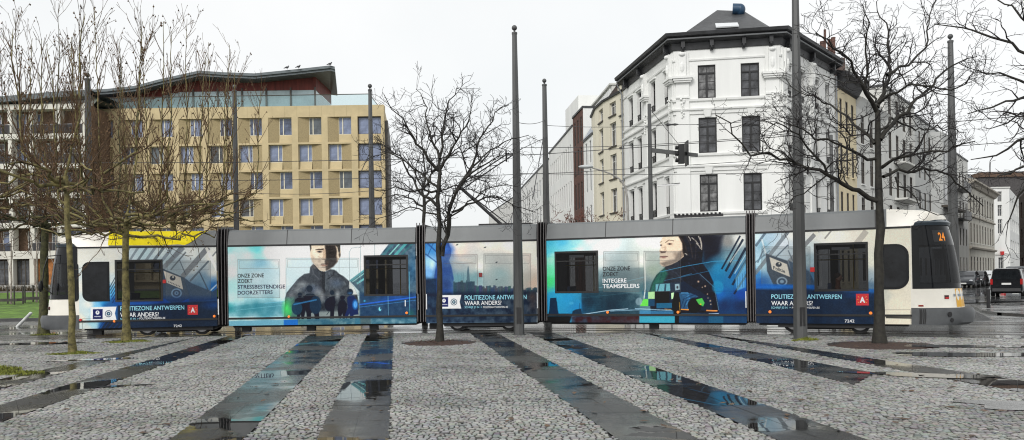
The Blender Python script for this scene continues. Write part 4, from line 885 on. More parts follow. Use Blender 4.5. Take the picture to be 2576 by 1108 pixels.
# track bed, kerb line and rails
e0, e1 = offs(tl, -.62), offs(tl, 9.5); m = MB()
for i in range(len(e0)-1): m.quad((*e0[i],-.004),(*e0[i+1],-.004),(*e1[i+1],-.004),(*e1[i],-.004))
solo('tram_track_bed', m, M_bed, kind='structure')
k0, k1 = offs(tl, -.70), offs(tl, -.56); m = MB()
for i in range(len(k0)-1): m.hexa([(*k0[i],-.05),(*k0[i+1],-.05),(*k1[i+1],-.05),(*k1[i],-.05),(*k0[i],.004),(*k0[i+1],.004),(*k1[i+1],.004),(*k1[i],.004)])
solo('kerb_line', m, mat('dark_kerb', (.06,.06,.06), .2, .3, 6), kind='structure')
M_railst = mat('rail_steel', (.10,.09,.085), .22, .3, 9, metal=.6)
for tt in (.62, 1.66, 5.6, 6.64):
    a, b = offs(tl, tt-.03), offs(tl, tt+.03); c, d = offs(tl, tt+.065), offs(tl, tt+.09); m = MB()
    for p, q in ((a, b), (c, d)):
        for i in range(len(a)-1): m.hexa([(*p[i],-.05),(*p[i+1],-.05),(*q[i+1],-.05),(*q[i],-.05),(*p[i],.004),(*p[i+1],.004),(*q[i+1],.004),(*q[i],.004)])
    solo('tram_rail', m, M_railst, 'steel tram rail, %s' % {.62:'nearer rail of the track under the tram',1.66:'farther rail of the track under the tram',5.6:'nearer rail of the empty track behind it',6.64:'farther rail of the empty track behind it'}[tt], 'rail', group='tram rails')
# road and far paving
m = MB(); far = offs(tl, 9.5); m.add([(p.x,p.y,-.03) for p in far] + [(30,47,-.03),(-45,47,-.03)], [tuple(range(len(far)+2))]); solo('far_paving', m, M_sq, kind='structure')
rd = []
def rise(y): return 0 if y < 46 else min(.55, .40*(y-46)/22) if y < 68 else .40 + .15*min(1, (y-68)/60)
q = Vector((xat(2400,60), 60)); dd = Vector((.774,1)).normalized(); nn = Vector((dd.y,-dd.x)); m = MB()
m.grid([[(xx, yy, rise(yy) + .01) for xx in (xat(2290, yy), xat(2420, yy), xat(2560, yy), xat(2900, yy))] for yy in (45,52,60,68,80,100,130,200)])
solo('side_street', m, M_asph, kind='structure')
# puddles on the right of the square
def puddle(cx, cy, rx, ry, rot=0, sd=1):
    c = ground(cx, cy, 0); m = MB(); r = random.Random(sd); n = 26; ph = r.uniform(0, 6)
    P_ = []
    for i in range(n):
        a = 2*math.pi*i/n; q = 1 + .22*math.sin(3*a+ph) + .12*math.sin(5*a+ph*2) + r.uniform(-.05,.05); x, y = rx*q*math.cos(a), ry*q*math.sin(a)
        P_.append((c.x + x*math.cos(rot)-y*math.sin(rot), c.y + x*math.sin(rot)+y*math.cos(rot), .009))
    m.add(P_, [tuple(range(n))]); solo('puddle', m, M_water, kind='structure')
M_water = mat('puddle_water', (.05,.052,.055), .02, .1, 2, bump=.02, bscale=6)
for a in ((2610,1022,.85,.42,-.2,1),(2330,945,1.1,.30,-.45,2),(2480,893,1.9,.42,-.2,3),(2420,872,1.3,.3,-.3,4),(60,866,1.8,.45,.1,5),(250,905,.9,.22,.25,6),(300,972,.5,.10,.3,7)): puddle(*a)
bpy.data.objects['puddle'].data.materials[0] = mat('damp_film', (.15,.15,.145), .24, .3, 3, bump=.3, bscale=20)
M_water2 = M_water
# tree pits
M_mulch = mat('mulch', (.050,.026,.018), .8, .45, 14, bump=.8, bscale=60)
for i, (c, r) in enumerate(pits[:2]):
    m = MB(); rr = random.Random(i); rings = []
    for k in range(7):
        f = k/6; rings.append([(c.x + math.cos(a)*r*f*(1+(rr.uniform(-.05,.05) if f == 1 else 0)), c.y + math.sin(a)*r*f*(1+(rr.uniform(-.04,.04) if f == 1 else 0)), -.02 + .05*(1-f) + rr.uniform(-.008,.008)*(f<1)) for a in [2*math.pi*j/28 for j in range(28)]])
    m.grid(rings, 0, True); solo('tree_pit', m, M_mulch, kind='structure')
# lawn rising toward the buildings on the left
M_lawn = mat('lawn_grass', (.06,.13,.018), .9, .45, 1.4, hue=(.10,.19,.02), bump=.8, bscale=25)
def terr(y): return 0 if y < 43 else min(1.3, 1.3*(y-43)/37)
m = MB(); ys = [41.5,43,50,60,70,77]; rr = random.Random(2)
m.grid([[(x, y, terr(y)+.02+ (rr.uniform(-.03,.03) if y > 42 else 0)) for x in np.arange(-80,-17.9,2)] for y in ys]); solo('lawn', m, M_lawn, kind='structure')
m = MB(); m.box(-80,-18,41.2,41.5,-.06,.10); solo('lawn_kerb', m, mat('kerb_dark', (.05,.05,.052), .5, .2), kind='structure')
m = MB(); m.grid([[(x, y, terr(min(y,80))+.03) for x in (-80,-18)] for y in (77,80,84,110)]); solo('forecourt', m, mat('forecourt_gravel', (.16,.15,.14), .8, .3, 3), kind='structure')
# grass tufts and weeds
def tufts(spots, name, mt):
    m = MB(); r = random.Random(11)
    for cx, cy, rx, ry, n, h in spots:
        c = ground(cx, cy)
        for _ in range(n):
            a = r.uniform(0, 6.28); q = math.sqrt(r.random()); x = c.x + rx*q*math.cos(a); y = c.y + ry*q*math.sin(a); hh = h*r.uniform(.4,1)*(1-.6*q); an = r.uniform(0, 6.28); w = .012; lx, ly = r.uniform(-.6,.6)*hh, r.uniform(-.6,.6)*hh
            m.add([(x-w*math.cos(an), y-w*math.sin(an), 0), (x+w*math.cos(an), y+w*math.sin(an), 0), (x+lx, y+ly, hh)], [(0,1,2)])
    solo(name, m, mt, kind='stuff')
tufts([(322,860,.8,.35,900,.05),(300,862,.3,.2,500,.08),(345,858,.3,.15,400,.07),(185,890,.75,.3,700,.045),(196,888,.25,.2,500,.09),(150,892,.3,.1,200,.04),(8,940,.8,.35,1300,.10),(-10,932,.5,.3,900,.17),(2032,856,.28,.2,420,.13),(112,843,.5,.3,500,.1),(2000,858,.1,.1,60,.08)], 'grass_tufts', mat('tuft_green', (.09,.14,.018), .8, .6, 9, hue=(.20,.22,.03)))

# fallen leaves and litter lying on the paving
m = MB(); r = random.Random(77)
for i in range(420):
    Y = r.uniform(7.5, 25); X = r.uniform(-.62, .62)*Y; a = r.uniform(0, 6.28); w = r.uniform(.018, .045); l = w*r.uniform(1.2, 2.2); c_, s_ = math.cos(a), math.sin(a); z = .008
    m.add([(X - c_*l, Y - s_*l, z), (X + s_*w, Y - c_*w, z + r.uniform(0,.012)), (X + c_*l, Y + s_*l, z + r.uniform(0,.02)), (X - s_*w, Y + c_*w, z + r.uniform(0,.012))], [(0,1,2,3)])
solo('fallen_leaves', m, mat('leaf_brown', (.10,.055,.025), .6, .5, 5), kind='stuff')
m = MB(); r = random.Random(78)
for i, (c, rad) in enumerate(pits[:2]):
    for k in range(260):
        a = r.uniform(0, 6.28); q = rad*r.uniform(.2, 1.12); w = r.uniform(.012,.03); b_ = r.uniform(0, 6.28); X, Y = c.x + q*math.cos(a), c.y + q*math.sin(a); z = .035*(1-min(1,q/rad)) + .012
        m.add([(X-w,Y-w*.5,z),(X+w*math.cos(b_),Y+w*math.sin(b_),z+r.uniform(0,.03)),(X+w*.3,Y+w,z+.006)], [(0,1,2)])
solo('bark_chips', m, mat('chip_brown', (.11,.05,.03), .8, .5, 9), kind='stuff')
# ------------------------------------------------------------------ trees
def tube_np(V, Fc, pts, rads, ns):
    pts = np.array(pts, float); k = len(pts)
    t = np.gradient(pts, axis=0); t /= np.linalg.norm(t, axis=1)[:,None] + 1e-9
    ref = np.array([0.3,0.2,0.93]) if abs(t[0][2]) < .8 else np.array([.95,.1,.2])
    a = ref - t*(t@ref)[:,None]; a /= np.linalg.norm(a, axis=1)[:,None] + 1e-9; b = np.cross(t, a)
    ang = 2*math.pi*np.arange(ns)/ns
    ring = pts[:,None] + (a[:,None]*np.cos(ang)[None,:,None] + b[:,None]*np.sin(ang)[None,:,None])*np.array(rads)[:,None,None]
    b0 = V[1]; V[0].append(ring.reshape(-1, 3)); V[1] += k*ns
    i = np.arange(k-1)[:,None]*ns; j = np.arange(ns)[None]; jn = (j+1) % ns
    q = np.stack(np.broadcast_arrays(i+j, i+jn, i+ns+jn, i+ns+j), -1).reshape(-1, 4) + b0; Fc.append(q)
def np_mesh(name, V, Fc, mt):
    co = np.concatenate(V[0]); Q = np.concatenate(Fc).astype(np.int32)
    me = bpy.data.meshes.new(name); me.vertices.add(len(co)); me.vertices.foreach_set('co', co.ravel()); me.loops.add(Q.size); me.loops.foreach_set('vertex_index', Q.ravel())
    me.polygons.add(len(Q)); me.polygons.foreach_set('loop_start', np.arange(0, Q.size, 4, dtype=np.int32)); me.update(calc_edges=True)
    me.polygons.foreach_set('use_smooth', np.ones(len(Q), bool)); me.materials.append(mt); return me
def resample(pts, seg, r, wig):
    out = [pts[0]]
    for a, b in zip(pts[:-1], pts[1:]):
        n = max(1, int((b-a).length/seg))
        for i in range(1, n+1):
            p = a.lerp(b, i/n)
            if wig: p = p + Vector((r.gauss(0,wig), r.gauss(0,wig), r.gauss(0,wig)))
            out.append(p)
    return out
def grow(out, r, pts, r0, r1, lev, S):
    k = len(pts); out.append((pts, [r0 + (r1-r0)*(i/(k-1))**.8 for i in range(k)], lev))
    if lev >= len(S['n']): return
    L = sum((pts[i+1]-pts[i]).length for i in range(k-1)); cnt = int(L*S['n'][lev] + r.random())
    for _ in range(cnt):
        f = r.uniform(S['f0'][lev], 1)**.9; i = min(k-2, int(f*(k-1))); p = pts[i].lerp(pts[i+1], r.random()); d = (pts[i+1]-pts[i]).normalized()
        ax = d.cross(Vector((r.gauss(0,1), r.gauss(0,1), r.gauss(0,1)))).normalized(); an = R(r.uniform(*S['ang'][lev]))
        nd = (Matrix.Rotation(an, 3, ax) @ d); nd.z += S['up'][lev]; nd.normalize()
        ln = S['len'][lev]*r.uniform(.45,1.15)*(1.15-.55*f); seg = S['seg'][lev]; n = max(2, int(ln/seg)); q = [p]; w = S['wig'][lev]
        for _i in range(n):
            nd = (nd + Vector((r.gauss(0,w), r.gauss(0,w), r.gauss(0,w) + S['trop'][lev]))).normalized(); q.append(q[-1] + nd*ln/n)
        rr = min((r0 + (r1-r0)*f)*.62, S['r'][lev]); grow(out, r, q, rr, max(S['rm'], rr*.35), lev+1, S)
def make_tree(name, label, group, base, trunk, limbs, S, mt_tr, mt_cr, seed, balls=0, lim=None):
    """trunk: polyline with radii; limbs: list of (points, r0, r1)"""
    r = random.Random(seed); out = []
    root = thing(name, label, 'tree', base, group=group)
    if trunk[0]: tp, tr = trunk
    for lb in limbs:
        pts, a, b = lb[:3]; S_l = lb[3] if len(lb) > 3 else S
        grow(out, r, resample(pts, .22, r, S_l.get('lw', .035)), a, b, 0, S_l)
    VT, FT, VC, FC = [[], 0], [], [[], 0], []; B = np.array(base)
    if trunk[0]:
        tp2 = resample(tp, .4, r, .012); f = np.linspace(0, 1, len(tp2)); rr = np.interp(f, np.linspace(0, 1, len(tr)), tr) * (1 + .05*np.sin(f*37)); rr[0] *= 1.35
        tube_np(VT, FT, [tuple(p) for p in tp2] - B, rr, 14)
    for pts, rd, lev in out:
        P_ = np.array([tuple(p) for p in pts]) - B
        if lev == 0: tube_np(VT, FT, P_, rd, 8)
        else: tube_np(VC, FC, P_, rd, 4 if lev > 1 else 5)
    if balls:
        tips = [p[0][-1] for p in out if p[2] >= 2]
        for p in r.sample(tips, min(balls, len(tips))):
            c = Vector(p) + Vector((0,0,-.05)); s = .022
            tube_np(VC, FC, np.array([tuple(c+Vector((0,0,s))), tuple(c+Vector((0,0,.5*s))), tuple(c-Vector((0,0,.5*s))), tuple(c-Vector((0,0,s)))]) - B, [s*.3, s, s, s*.2], 5)
    part('trunk', np_mesh('trunk', VT, FT, mt_tr), None, root); part('crown', np_mesh('crown', VC, FC, mt_cr), None, root)
    return root
M_bark_d = mat('bark_dark', (.012,.010,.008), .75, .35, 9, bump=.6, bscale=24, hue=(.022,.020,.014))
M_twig_d = mat('twig_dark', (.014,.011,.011), .7, .2, 6)
M_bark_m = mat('bark_mossy', (.020,.017,.010), .8, .6, 6, bump=.5, bscale=20, hue=(.165,.14,.05))
M_twig_m = mat('twig_brown', (.095,.052,.020), .75, .5, 3)
M_bark_md = mat('bark_mossy_dark', (.026,.023,.016), .8, .5, 7, bump=.5, bscale=20, hue=(.07,.07,.025))
def pl3(pts, Y, r, spread):
    """limb drawn as a chain of points, drifting in depth as it leaves the trunk"""
    d = r.uniform(-1, 1)*spread; n = len(pts); return [at(x, y, Y + d*(i/(max(1,n-1)))) for i, (x, y) in enumerate(pts)]
SD = dict(n=[4.2,5.4,5.2], f0=[.12,.12,.15], ang=[(30,70),(28,70),(30,75)], up=[.18,.12,.05], len=[1.35,.62,.26], seg=[.12,.11,.10], wig=[.26,.30,.30], trop=[.03,.02,.0], r=[.022,.011,.007], rm=.0045, lw=.035)
# right tree
r = random.Random(4); g6 = ground(2213,866); Y6 = g6.y
limbs6 = [([(2205,505),(2142,475),(2082,440),(2007,415),(1932,388),(1890,390),(1858,362),(1835,310),(1805,285)],.085,.012,-1.0),([(2222,445),(2282,430),(2357,425),(2420,470),(2480,520)],.055,.012,1.2),
 ([(2218,422),(2252,400),(2312,388),(2407,370),(2455,358)],.055,.01,-1.4),([(2214,352),(2242,310),(2292,265),(2332,230),(2377,175),(2450,140)],.08,.012,1.0),([(2206,282),(2177,235),(2147,175),(2137,155),(2102,115),(2050,80)],.075,.01,-1.6),
 ([(2207,270),(2227,220),(2237,180),(2237,130),(2227,60),(2200,5)],.07,.01,1.6),([(2177,232),(2179,130),(2184,80),(2170,10)],.045,.01,-.8),([(2232,190),(2282,165),(2327,120),(2335,60),(2352,-5)],.05,.01,.9),
 ([(2200,362),(2152,310),(2112,280),(2050,250),(1990,215)],.055,.01,1.9),([(2203,400),(2150,380),(2080,350),(2020,330),(1950,300)],.05,.01,-1.9),([(2082,440),(2052,390),(2010,340),(1950,310),(1915,330)],.04,.01,-.8),
 ([(2252,445),(2302,495),(2312,525),(2357,542),(2402,530)],.03,.008,-.5),([(2212,330),(2260,300),(2300,330),(2360,320),(2430,330)],.04,.01,2.2),([(2212,300),(2180,200),(2120,210),(2060,190)],.04,.01,2.2),([(2082,440),(2040,470),(2000,500),(1960,540),(1930,520)],.025,.007,-.4),([(2210,260),(2290,210),(2390,230),(2440,200)],.045,.01,-2.0)]
lm = [([at(x, y, Y6 + dd*(i/(len(p)-1))) for i, (x, y) in enumerate(p)], a*.78, b) for p, a, b, dd in limbs6]
tr6 = ([g6, at(2212,780,Y6), at(2212,640,Y6), at(2213,520,Y6), at(2211,430,Y6), at(2209,350,Y6), at(2206,278,Y6)], [.14,.12,.11,.10,.088,.075,.06])
make_tree('bare_tree', 'bare dark tree with crooked branches in a mulch bed before the right tram cab', 'bare trees on the square', g6, tr6, lm, SD, M_bark_d, M_twig_d, 21)
# centre tree
g5 = ground(1106,862); Y5 = g5.y
limbs5 = [([(1108,440),(1109,390),(1119,325),(1124,275),(1150,222)],.05,.01,.8),([(1103,430),(1084,400),(1054,360),(1014,300),(984,275),(962,240)],.05,.009,-.8),([(1101,520),(1060,490),(1040,450),(1004,400),(944,350)],.045,.009,.9),
 ([(1144,490),(1189,410),(1209,350),(1244,285),(1280,262)],.045,.009,.8),([(1126,590),(1131,540),(1144,492),(1174,450),(1209,425),(1262,390)],.06,.01,-.9),([(1136,535),(1194,505),(1244,495),(1300,520),(1340,530)],.035,.008,.5),
 ([(1102,480),(1044,480),(994,470),(930,482)],.035,.008,-1.0),([(1109,425),(1150,350),(1180,300),(1186,240)],.04,.008,-1.2),([(1106,400),(1080,330),(1068,270),(1048,230)],.04,.008,1.0),([(1100,470),(1040,420),(980,380),(925,400)],.035,.008,.3),([(1170,450),(1230,380),(1290,350),(1330,345)],.035,.008,1.2),
 ([(1112,640),(1122,600),(1118,560),(1160,520),(1230,470),(1320,460)],.035,.008,-.6),([(1100,540),(1030,520),(980,540),(930,560)],.025,.007,.5)]
lm = [([at(x, y, Y5 + dd*(i/(len(p)-1))) for i, (x, y) in enumerate(p)], a, b) for p, a, b, dd in limbs5]
lm.append(([at(1112,645,Y5), at(1127,590,Y5), at(1133,541,Y5)], .065, .055))
tr5 = ([g5, at(1106,780,Y5), at(1107,680,Y5), at(1103,626,Y5), at(1107,565,Y5), at(1101,500,Y5), at(1106,425,Y5)], [.10,.085,.078,.07,.06,.055,.045])
SD5 = dict(SD, n=[4.0,5.2,5.0], len=[1.2,.6,.26], r=[.019,.010,.0065])
make_tree('bare_tree', 'bare slim tree with forked trunk in a mulch bed before the middle of the tram', 'bare trees on the square', g5, tr5, lm, SD5, M_bark_d, M_twig_d, 33)
# tree behind tram near the centre
b = at(1067,700,30.5); b.z = 0; lm = []
for p in ([(1067,500),(1050,440),(1020,400),(980,420)],[(1067,500),(1085,440),(1120,400),(1150,340)],[(1067,480),(1068,420),(1060,360),(1070,300)],[(1066,520),(1110,480),(1170,460),(1230,440)],[(1066,520),(1010,490),(960,500)],[(1069,470),(1110,400),(1180,380),(1240,330)]):
    lm.append(([at(x, y, 30.5 + i*.2) for i, (x, y) in enumerate(p)], .045, .01))
make_tree('bare_tree', 'thin bare tree behind the tram roof, its crown mixed with the centre tree', 'bare trees on the square', b, ([b, at(1067,560,30.5), at(1066,490,30.5)], [.09,.08,.06]), lm, SD5, M_bark_d, M_twig_d, 41)
# far right tree, trunk outside the frame
Y7 = 17.0; b = at(2715,700,Y7); b.z = 0; lm = []
for p, dd in (([(2715,300),(2640,180),(2570,120),(2500,90),(2420,70),(2350,60)],.8),([(2715,330),(2600,240),(2520,260),(2440,290)],-.6),([(2715,360),(2620,330),(2560,350),(2500,390),(2440,400)],.9),([(2715,380),(2640,380),(2560,420),(2500,450)],-1),([(2715,280),(2640,120),(2560,40),(2480,-20)],1.2),([(2715,340),(2620,240),(2540,190),(2460,180)],0),([(2715,400),(2620,440),(2560,500),(2530,560)],.6),([(2715,250),(2660,60),(2600,-40)],-1),([(2715,350),(2640,300),(2570,290),(2500,320)],1.6)):
    lm.append(([at(x, y, Y7 + dd*(i/(len(p)-1))) for i, (x, y) in enumerate(p)], .06, .01))
make_tree('bare_tree', 'bare dark tree reaching in over the side street, its trunk out of view', 'bare trees on the square', b, ([b, at(2715,600,Y7), at(2715,300,Y7)], [.16,.13,.10]), lm, dict(SD, n=[2.6,4.4,4.2]), M_bark_d, M_twig_d, 52)
# plane trees on the left: trained sideways limbs and tall upright shoots
SP = dict(n=[3.2,2.4,2.3], f0=[.06,.15,.2], ang=[(30,80),(18,45),(20,45)], up=[.55,.30,.2], len=[1.75,.85,.4], seg=[.15,.15,.15], wig=[.19,.15,.15], trop=[.05,.05,.04], r=[.017,.009,.007], rm=.0055, lw=.05)
SL = dict(n=[3.6,1.9,1.2], f0=[.08,.15,.2], ang=[(24,50),(18,40),(20,40)], up=[.25,.3,.3], len=[1.5,.7,.35], seg=[.18,.18,.15], wig=[.05,.07,.1], trop=[.10,.07,.05], r=[.017,.009,.007], rm=.0058, lw=.010)
def plane_tree(label, base, fork, W, H, seed, mt_tr, rt=.10, lean=0, lead=3, nl=7, S=SP, balls=420):
    r = random.Random(seed); Yb = base.y; top = Vector((base.x + lean, base.y, fork)); lm = []
    for i in range(nl):
        a = 2*math.pi*(i + r.uniform(-.25,.25))/nl; ln = W*r.uniform(.75,1.1); d = Vector((math.cos(a), math.sin(a)*.8, 0)); p = [top + Vector((0,0,r.uniform(-.5,.15)))]
        n = 5; z = 0
        for k in range(1, n+1):
            z += r.uniform(-.14,.20); p.append(p[0] + d*ln*k/n + Vector((r.uniform(-.2,.2), r.uniform(-.2,.2), z)))
        lm.append((p, r.uniform(.045,.06), .02))
    lead = int(lead*1.5)
    for i in range(lead):
        a = math.pi*(i % 2) + r.uniform(-.5,.5); s = W*(.12 + .95*(i/max(1,lead-1))); h = H*(1 - .35*(i/max(1,lead-1))**1.3)*r.uniform(.9,1.05); x0 = top + Vector((math.cos(a)*s, math.sin(a)*s*.7, .1))
        p = [top + Vector((math.cos(a)*s*.55, math.sin(a)*s*.4, .05)), x0 + Vector((0,0,.5))] if s > .4 else [top]
        for k in range(1, 5): p.append(x0 + Vector((math.cos(a)*.25*k/4 + r.uniform(-.05,.05), r.uniform(-.06,.06), .5 + (h-.5)*k/4)))
        lm.append((p, .036, .008, SL))
    return make_tree('plane_tree', label, 'plane trees on the left', base, ([base, base.lerp(top,.5) + Vector((r.uniform(-.04,.04),0,0)), top], [rt,rt*.85,rt*.7]), lm, S, mt_tr, M_twig_m, seed, balls=balls)
plane_tree('bare plane tree with thin mossy trunk in a grass tuft, nearest of the left trees', ground(183,888), 4.55, 2.3, 4.0, 71, M_bark_m, .085, -.12, 3, 8)
plane_tree('bare plane tree with mottled mossy trunk before the large window of the left tram section', ground(318,857), 3.75, 3.0, 6.6, 72, M_bark_m, .12, .05, 7, 11)
plane_tree('bare plane tree with a thick dark trunk left of the tram nose', ground(110,842), 4.1, 3.3, 7.3, 73, M_bark_md, .16, .1, 7, 11)
b = at(437,700,31.5); b.z = 0
plane_tree('bare plane tree growing behind the yellow roof panel of the tram', b, 4.6, 3.9, 7.6, 74, M_bark_m, .15, 0, 7, 12)
b = at(-90,700,27.5); b.z = 0
plane_tree('bare plane tree at the left edge, only its limbs and shoots in view', b, 4.8, 3.8, 7.0, 75, M_bark_m, .15, 0, 7, 10)
# young staked trees on the lawn and a red-brown street tree far off
YS = dict(n=[3.0,3.0], f0=[.4,.2], ang=[(25,50),(25,50)], up=[.4,.2], len=[1.0,.5], seg=[.25,.2], wig=[.1,.12], trop=[.06,.02], r=[.02,.012], rm=.008, lw=.02)
M_stake = mat('stake_wood', (.05,.045,.04), .8, .2)
M_birch = mat('birch_bark', (.32,.27,.24), .7, .4, 9, bump=.3)
for i, (px, lab) in enumerate(((28,'slim pale staked young tree on the lawn, first from the left'),(92,'slim pale staked young tree on the lawn, just left of the thick dark trunk'),(140,'slim pale young tree on the lawn just left of the tram windscreen'))):
    Yt = 57+i*2; b = at(px, 770, Yt); b.z = terr(Yt)
    t = make_tree('young_tree', lab, 'staked young trees', b, ([b, b+Vector((.05,0,2.4)), b+Vector((.1,0,5.2))], [.07,.055,.03]), [([b+Vector((.05,0,2.4)), b+Vector((.2,.1,4.4)), b+Vector((.1,0,6.4))], .03, .01), ([b+Vector((.05,0,2.0)), b+Vector((-.5,.3,3.6)), b+Vector((-.8,.2,5.2))], .025, .01)], YS, M_birch, M_twig_m, 90+i)
    s = thing('tree_stakes', ['square of dark wooden stakes round the leftmost young tree','square of dark wooden stakes round the middle young tree','square of dark wooden stakes beside the tram windscreen'][i], 'tree stakes', b, group='stakes round the young trees')
    for sx in (-.55,.55):
        for sy in (-.5,.5): part('stake', MB().tube([(sx,sy,-.1),(sx,sy,1.3)], .06, 6), M_stake, s)
    for sy in (-.5,.5): part('crossbar', MB().box(-.75,.75,sy-.03,sy+.03,.22,.42), M_stake, s)
b = at(1461,700,52); b.z = 0
SR = dict(SD, n=[3,5,6], len=[1.3,.8,.4], r=[.03,.02,.014], rm=.012)
make_tree('street_tree', 'small red-brown street tree showing over the tram roof before the brown brick house', None, b, ([b, b+Vector((0,0,3.6))], [.12,.08]), [([b+Vector((0,0,3.2)), b+Vector((dx*.5,dy,4.3)), b+Vector((dx,dy*1.5,5.5))], .05, .015) for dx, dy in ((-1.0,.2),(-.5,-.4),(0,.3),(.5,-.2),(1.1,.3),(2.2,.2),(-1.9,0))], SR, mat('bark_red',(.09,.035,.025),.8,.3), mat('twig_red',(.14,.05,.035),.8,.3), 97)

# ------------------------------------------------------------------ poles, lamp, signal, wires
M_pole = mat('pole_grey', (.072,.074,.074), .5, .28, 2.2, bump=.15, bscale=40, streak=True)
PT = {}
def mast(px_b, py_b, Y, r0, r1, H, label, collar=False):
    b = ground(px_b, py_b) if Y is None else at(px_b, 700, Y); b.z = 0
    root = thing('tram_wire_mast', label, 'mast', b, group='tram wire masts')
    m = MB(); m.tube([(0,0,-.05),(0,0,.02)], [r0*1.25]*2, 8); part('base_plate', m, M_pole, root)
    m = MB(); m.tube([(0,0,.02),(0,0,H*.55),(0,0,H-.16)], [r0,(r0+r1)/2,r1], 8); part('pole', m, M_pole, root)
    m = MB(); m.tube([(0,0,H-.16),(0,0,H-.10),(0,0,H-.08)], [r1*1.15,r1*1.15,r1*.5], 8); m.tube([(0,0,H-.1),(0,0,H)], r1*.35, 8); m.ball((0,0,H+.04), .085, 12, 8); part('finial', m, M_pole, root, True)
    m = MB(); a8 = math.pi/8; rr_ = r0*.97*math.cos(a8); m.box(-.07,.07,-rr_-.012,-rr_+.01,.35,.85); part('hatch', m, M_dark, root); m = MB(); m.tube([(0,0,H*.5-.04),(0,0,H*.5+.04)], (r0+r1)/2*1.07, 8); part('collar', m, M_pole, root)
    if collar:
        m = MB()
        for z in (5.95, 6.9): m.tube([(0,0,z-.05),(0,0,z+.05)], r0*.95, 8); m.tube([(0,0,z),(-.25,0,z),(-.32,0,z)], [.03,.03,.05], 6)
        part('wire_bracket', m, M_dark, root)
    return b
mP1 = mast(1306,843,None,.165,.075,9.4,'tall tapered grey mast with ball top standing before the middle tram section')
mP2 = mast(1377,0,31.0,.16,.085,9.4,'tapered grey mast with ball top behind the joint right of the middle tram section')
mP3 = mast(2014,853,None,.19,.09,9.6,'thick grey mast in front of the right tram section, its top out of the picture')
mP4 = mast(2400,0,26.2,.19,.085,9.45,'grey mast rising behind the right driver cab of the tram')
mP5 = mast(938,0,31.4,.15,.07,9.4,'tapered grey mast at the right corner of the yellow hotel')
mP6 = mast(597,0,31.2,.13,.085,9.4,'grey mast before the middle of the yellow hotel above the left tram joint')
mP7 = mast(228,0,29.5,.15,.10,9.5,'grey mast among the plane trees above the left tram cab')
b = at(1640,700,38); b.z = 0; root = thing('traffic_signal', 'dark pole with crossarm and hanging traffic light before the white corner building', 'traffic signal', b)
m = MB(); m.tube([(0,0,0),(0,0,10.0)], [.14,.085], 10); part('pole', m, M_pole, root, True)
z0 = at(1643,378,38).z; e = at(1755,391,38) - b; m = MB(); m.M = Matrix.Translation((0,0,0)); m.hexa([(.0,-.06,z0-.10),(e.x,-.06,e.z-.08),(e.x,.06,e.z-.08),(0,.06,z0-.10),(.0,-.06,z0+.10),(e.x,-.06,e.z+.08),(e.x,.06,e.z+.08),(0,.06,z0+.10)]); part('crossarm', m, M_pole, root)
c = at(1712,390,38) - b; m = MB(); m.box(c.x-.14,c.x+.12,-.35,-.08,c.z-.45,c.z+.45); hd = part('signal_head', m, M_black, root)
m = MB()
for dz in (-.3,0,.3): m.tube([(c.x-.16,-.22,c.z+dz),(c.x-.29,-.22,c.z+dz+.02)], [.095,.10], 10)
part('visor', m, M_black, hd); m = MB(); m.box(c.x+.22,c.x+.27,-.55,.1,c.z-.55,c.z+.60); part('backing_board', m, M_black, root); m = MB(); m.tube([(0,0,9.8),(c.x-.1,-.1,c.z+.48)], .012, 5); part('stay_wire', m, M_black, root)
b = at(2096,700,41.5); b.z = 0; solo('slim_pole', MB().tube([(0,0,0),(0,0,9.0)], [.12,.09], 8), M_pole, 'dark slim pole between the white corner building and the yellow house', 'pole', loc=b)
# street lamp on the cream house side
b = at(1580,700,40); b.z = 0; root = thing('street_lamp', 'curved-arm street lamp with a pale head before the cream house', 'street lamp', b)
pts = [at(x, y, 40) - b for x, y in ((1580,560),(1578,500),(1573,470),(1558,450),(1535,437),(1505,427),(1490,423))]
M_lampp = mat('lamp_pole', (.30,.29,.27), .5, .2)
part('pole', MB().tube([(0,0,0)] + pts, [.09,.07,.06,.05,.045,.04,.035,.03], 8), M_lampp, root, True); h = at(1474,420,40) - b; m = MB(); m.ball(h, (.38,.15,.10), 12, 8); part('lamp_head', m, mat('lamp_shell', (.45,.47,.47), .3, .1), root, True)
b = at(1680,466,36); root = thing('hanging_lamp', 'thin white lamp hung on the span wire before the corner building', 'lamp', b); part('lamp_body', MB().hexa([(-.5,-.06,-.06),(.5,-.06,.0),(.5,.06,.0),(-.5,.06,-.06),(-.5,-.06,.0),(.5,-.06,.05),(.5,.06,.05),(-.5,.06,.0)]), mat('lamp_white', (.7,.7,.7), .3, .05), root); part('bracket', MB().tube([(-.55,0,-.02),(.55,0,.08)], .02, 6), M_dark, root)
# overhead wires
M_wire = mat('wire_dark', (.03,.03,.032), .5, .1)
def wire(pts, label, r=.011, sag=.0, ins=None):
    out = []
    for a, c in zip(pts[:-1], pts[1:]):
        for i in range(12): f = i/12; out.append(a.lerp(c, f) - Vector((0,0,sag*4*f*(1-f))))
    out.append(pts[-1]); root = thing('overhead_wire', label, 'wire', out[0], group='overhead tram wires', world=True)
    part('cable', MB().tube(out, r, 5, cap=False), M_wire, root)
    for a in ins or []: q = out[0].lerp(out[-1], a) if len(pts) == 2 else out[int(a*(len(out)-1))]; d = (out[-1]-out[0]).normalized()*.28; m = MB(); m.tube([q-d, q-d*.5, q, q+d*.5, q+d], [.02,.05,.03,.05,.02], 6); part('insulator', m, M_dark, root)
cw = offs(tl, 1.14); cw2 = offs(tl, 6.1)
wire([Vector((p.x, p.y, 5.98)) for p in cw], 'contact wire strung straight above the tram roof', .012)
wire([Vector((p.x, p.y, 5.98)) for p in cw2], 'contact wire above the empty far track', .012)
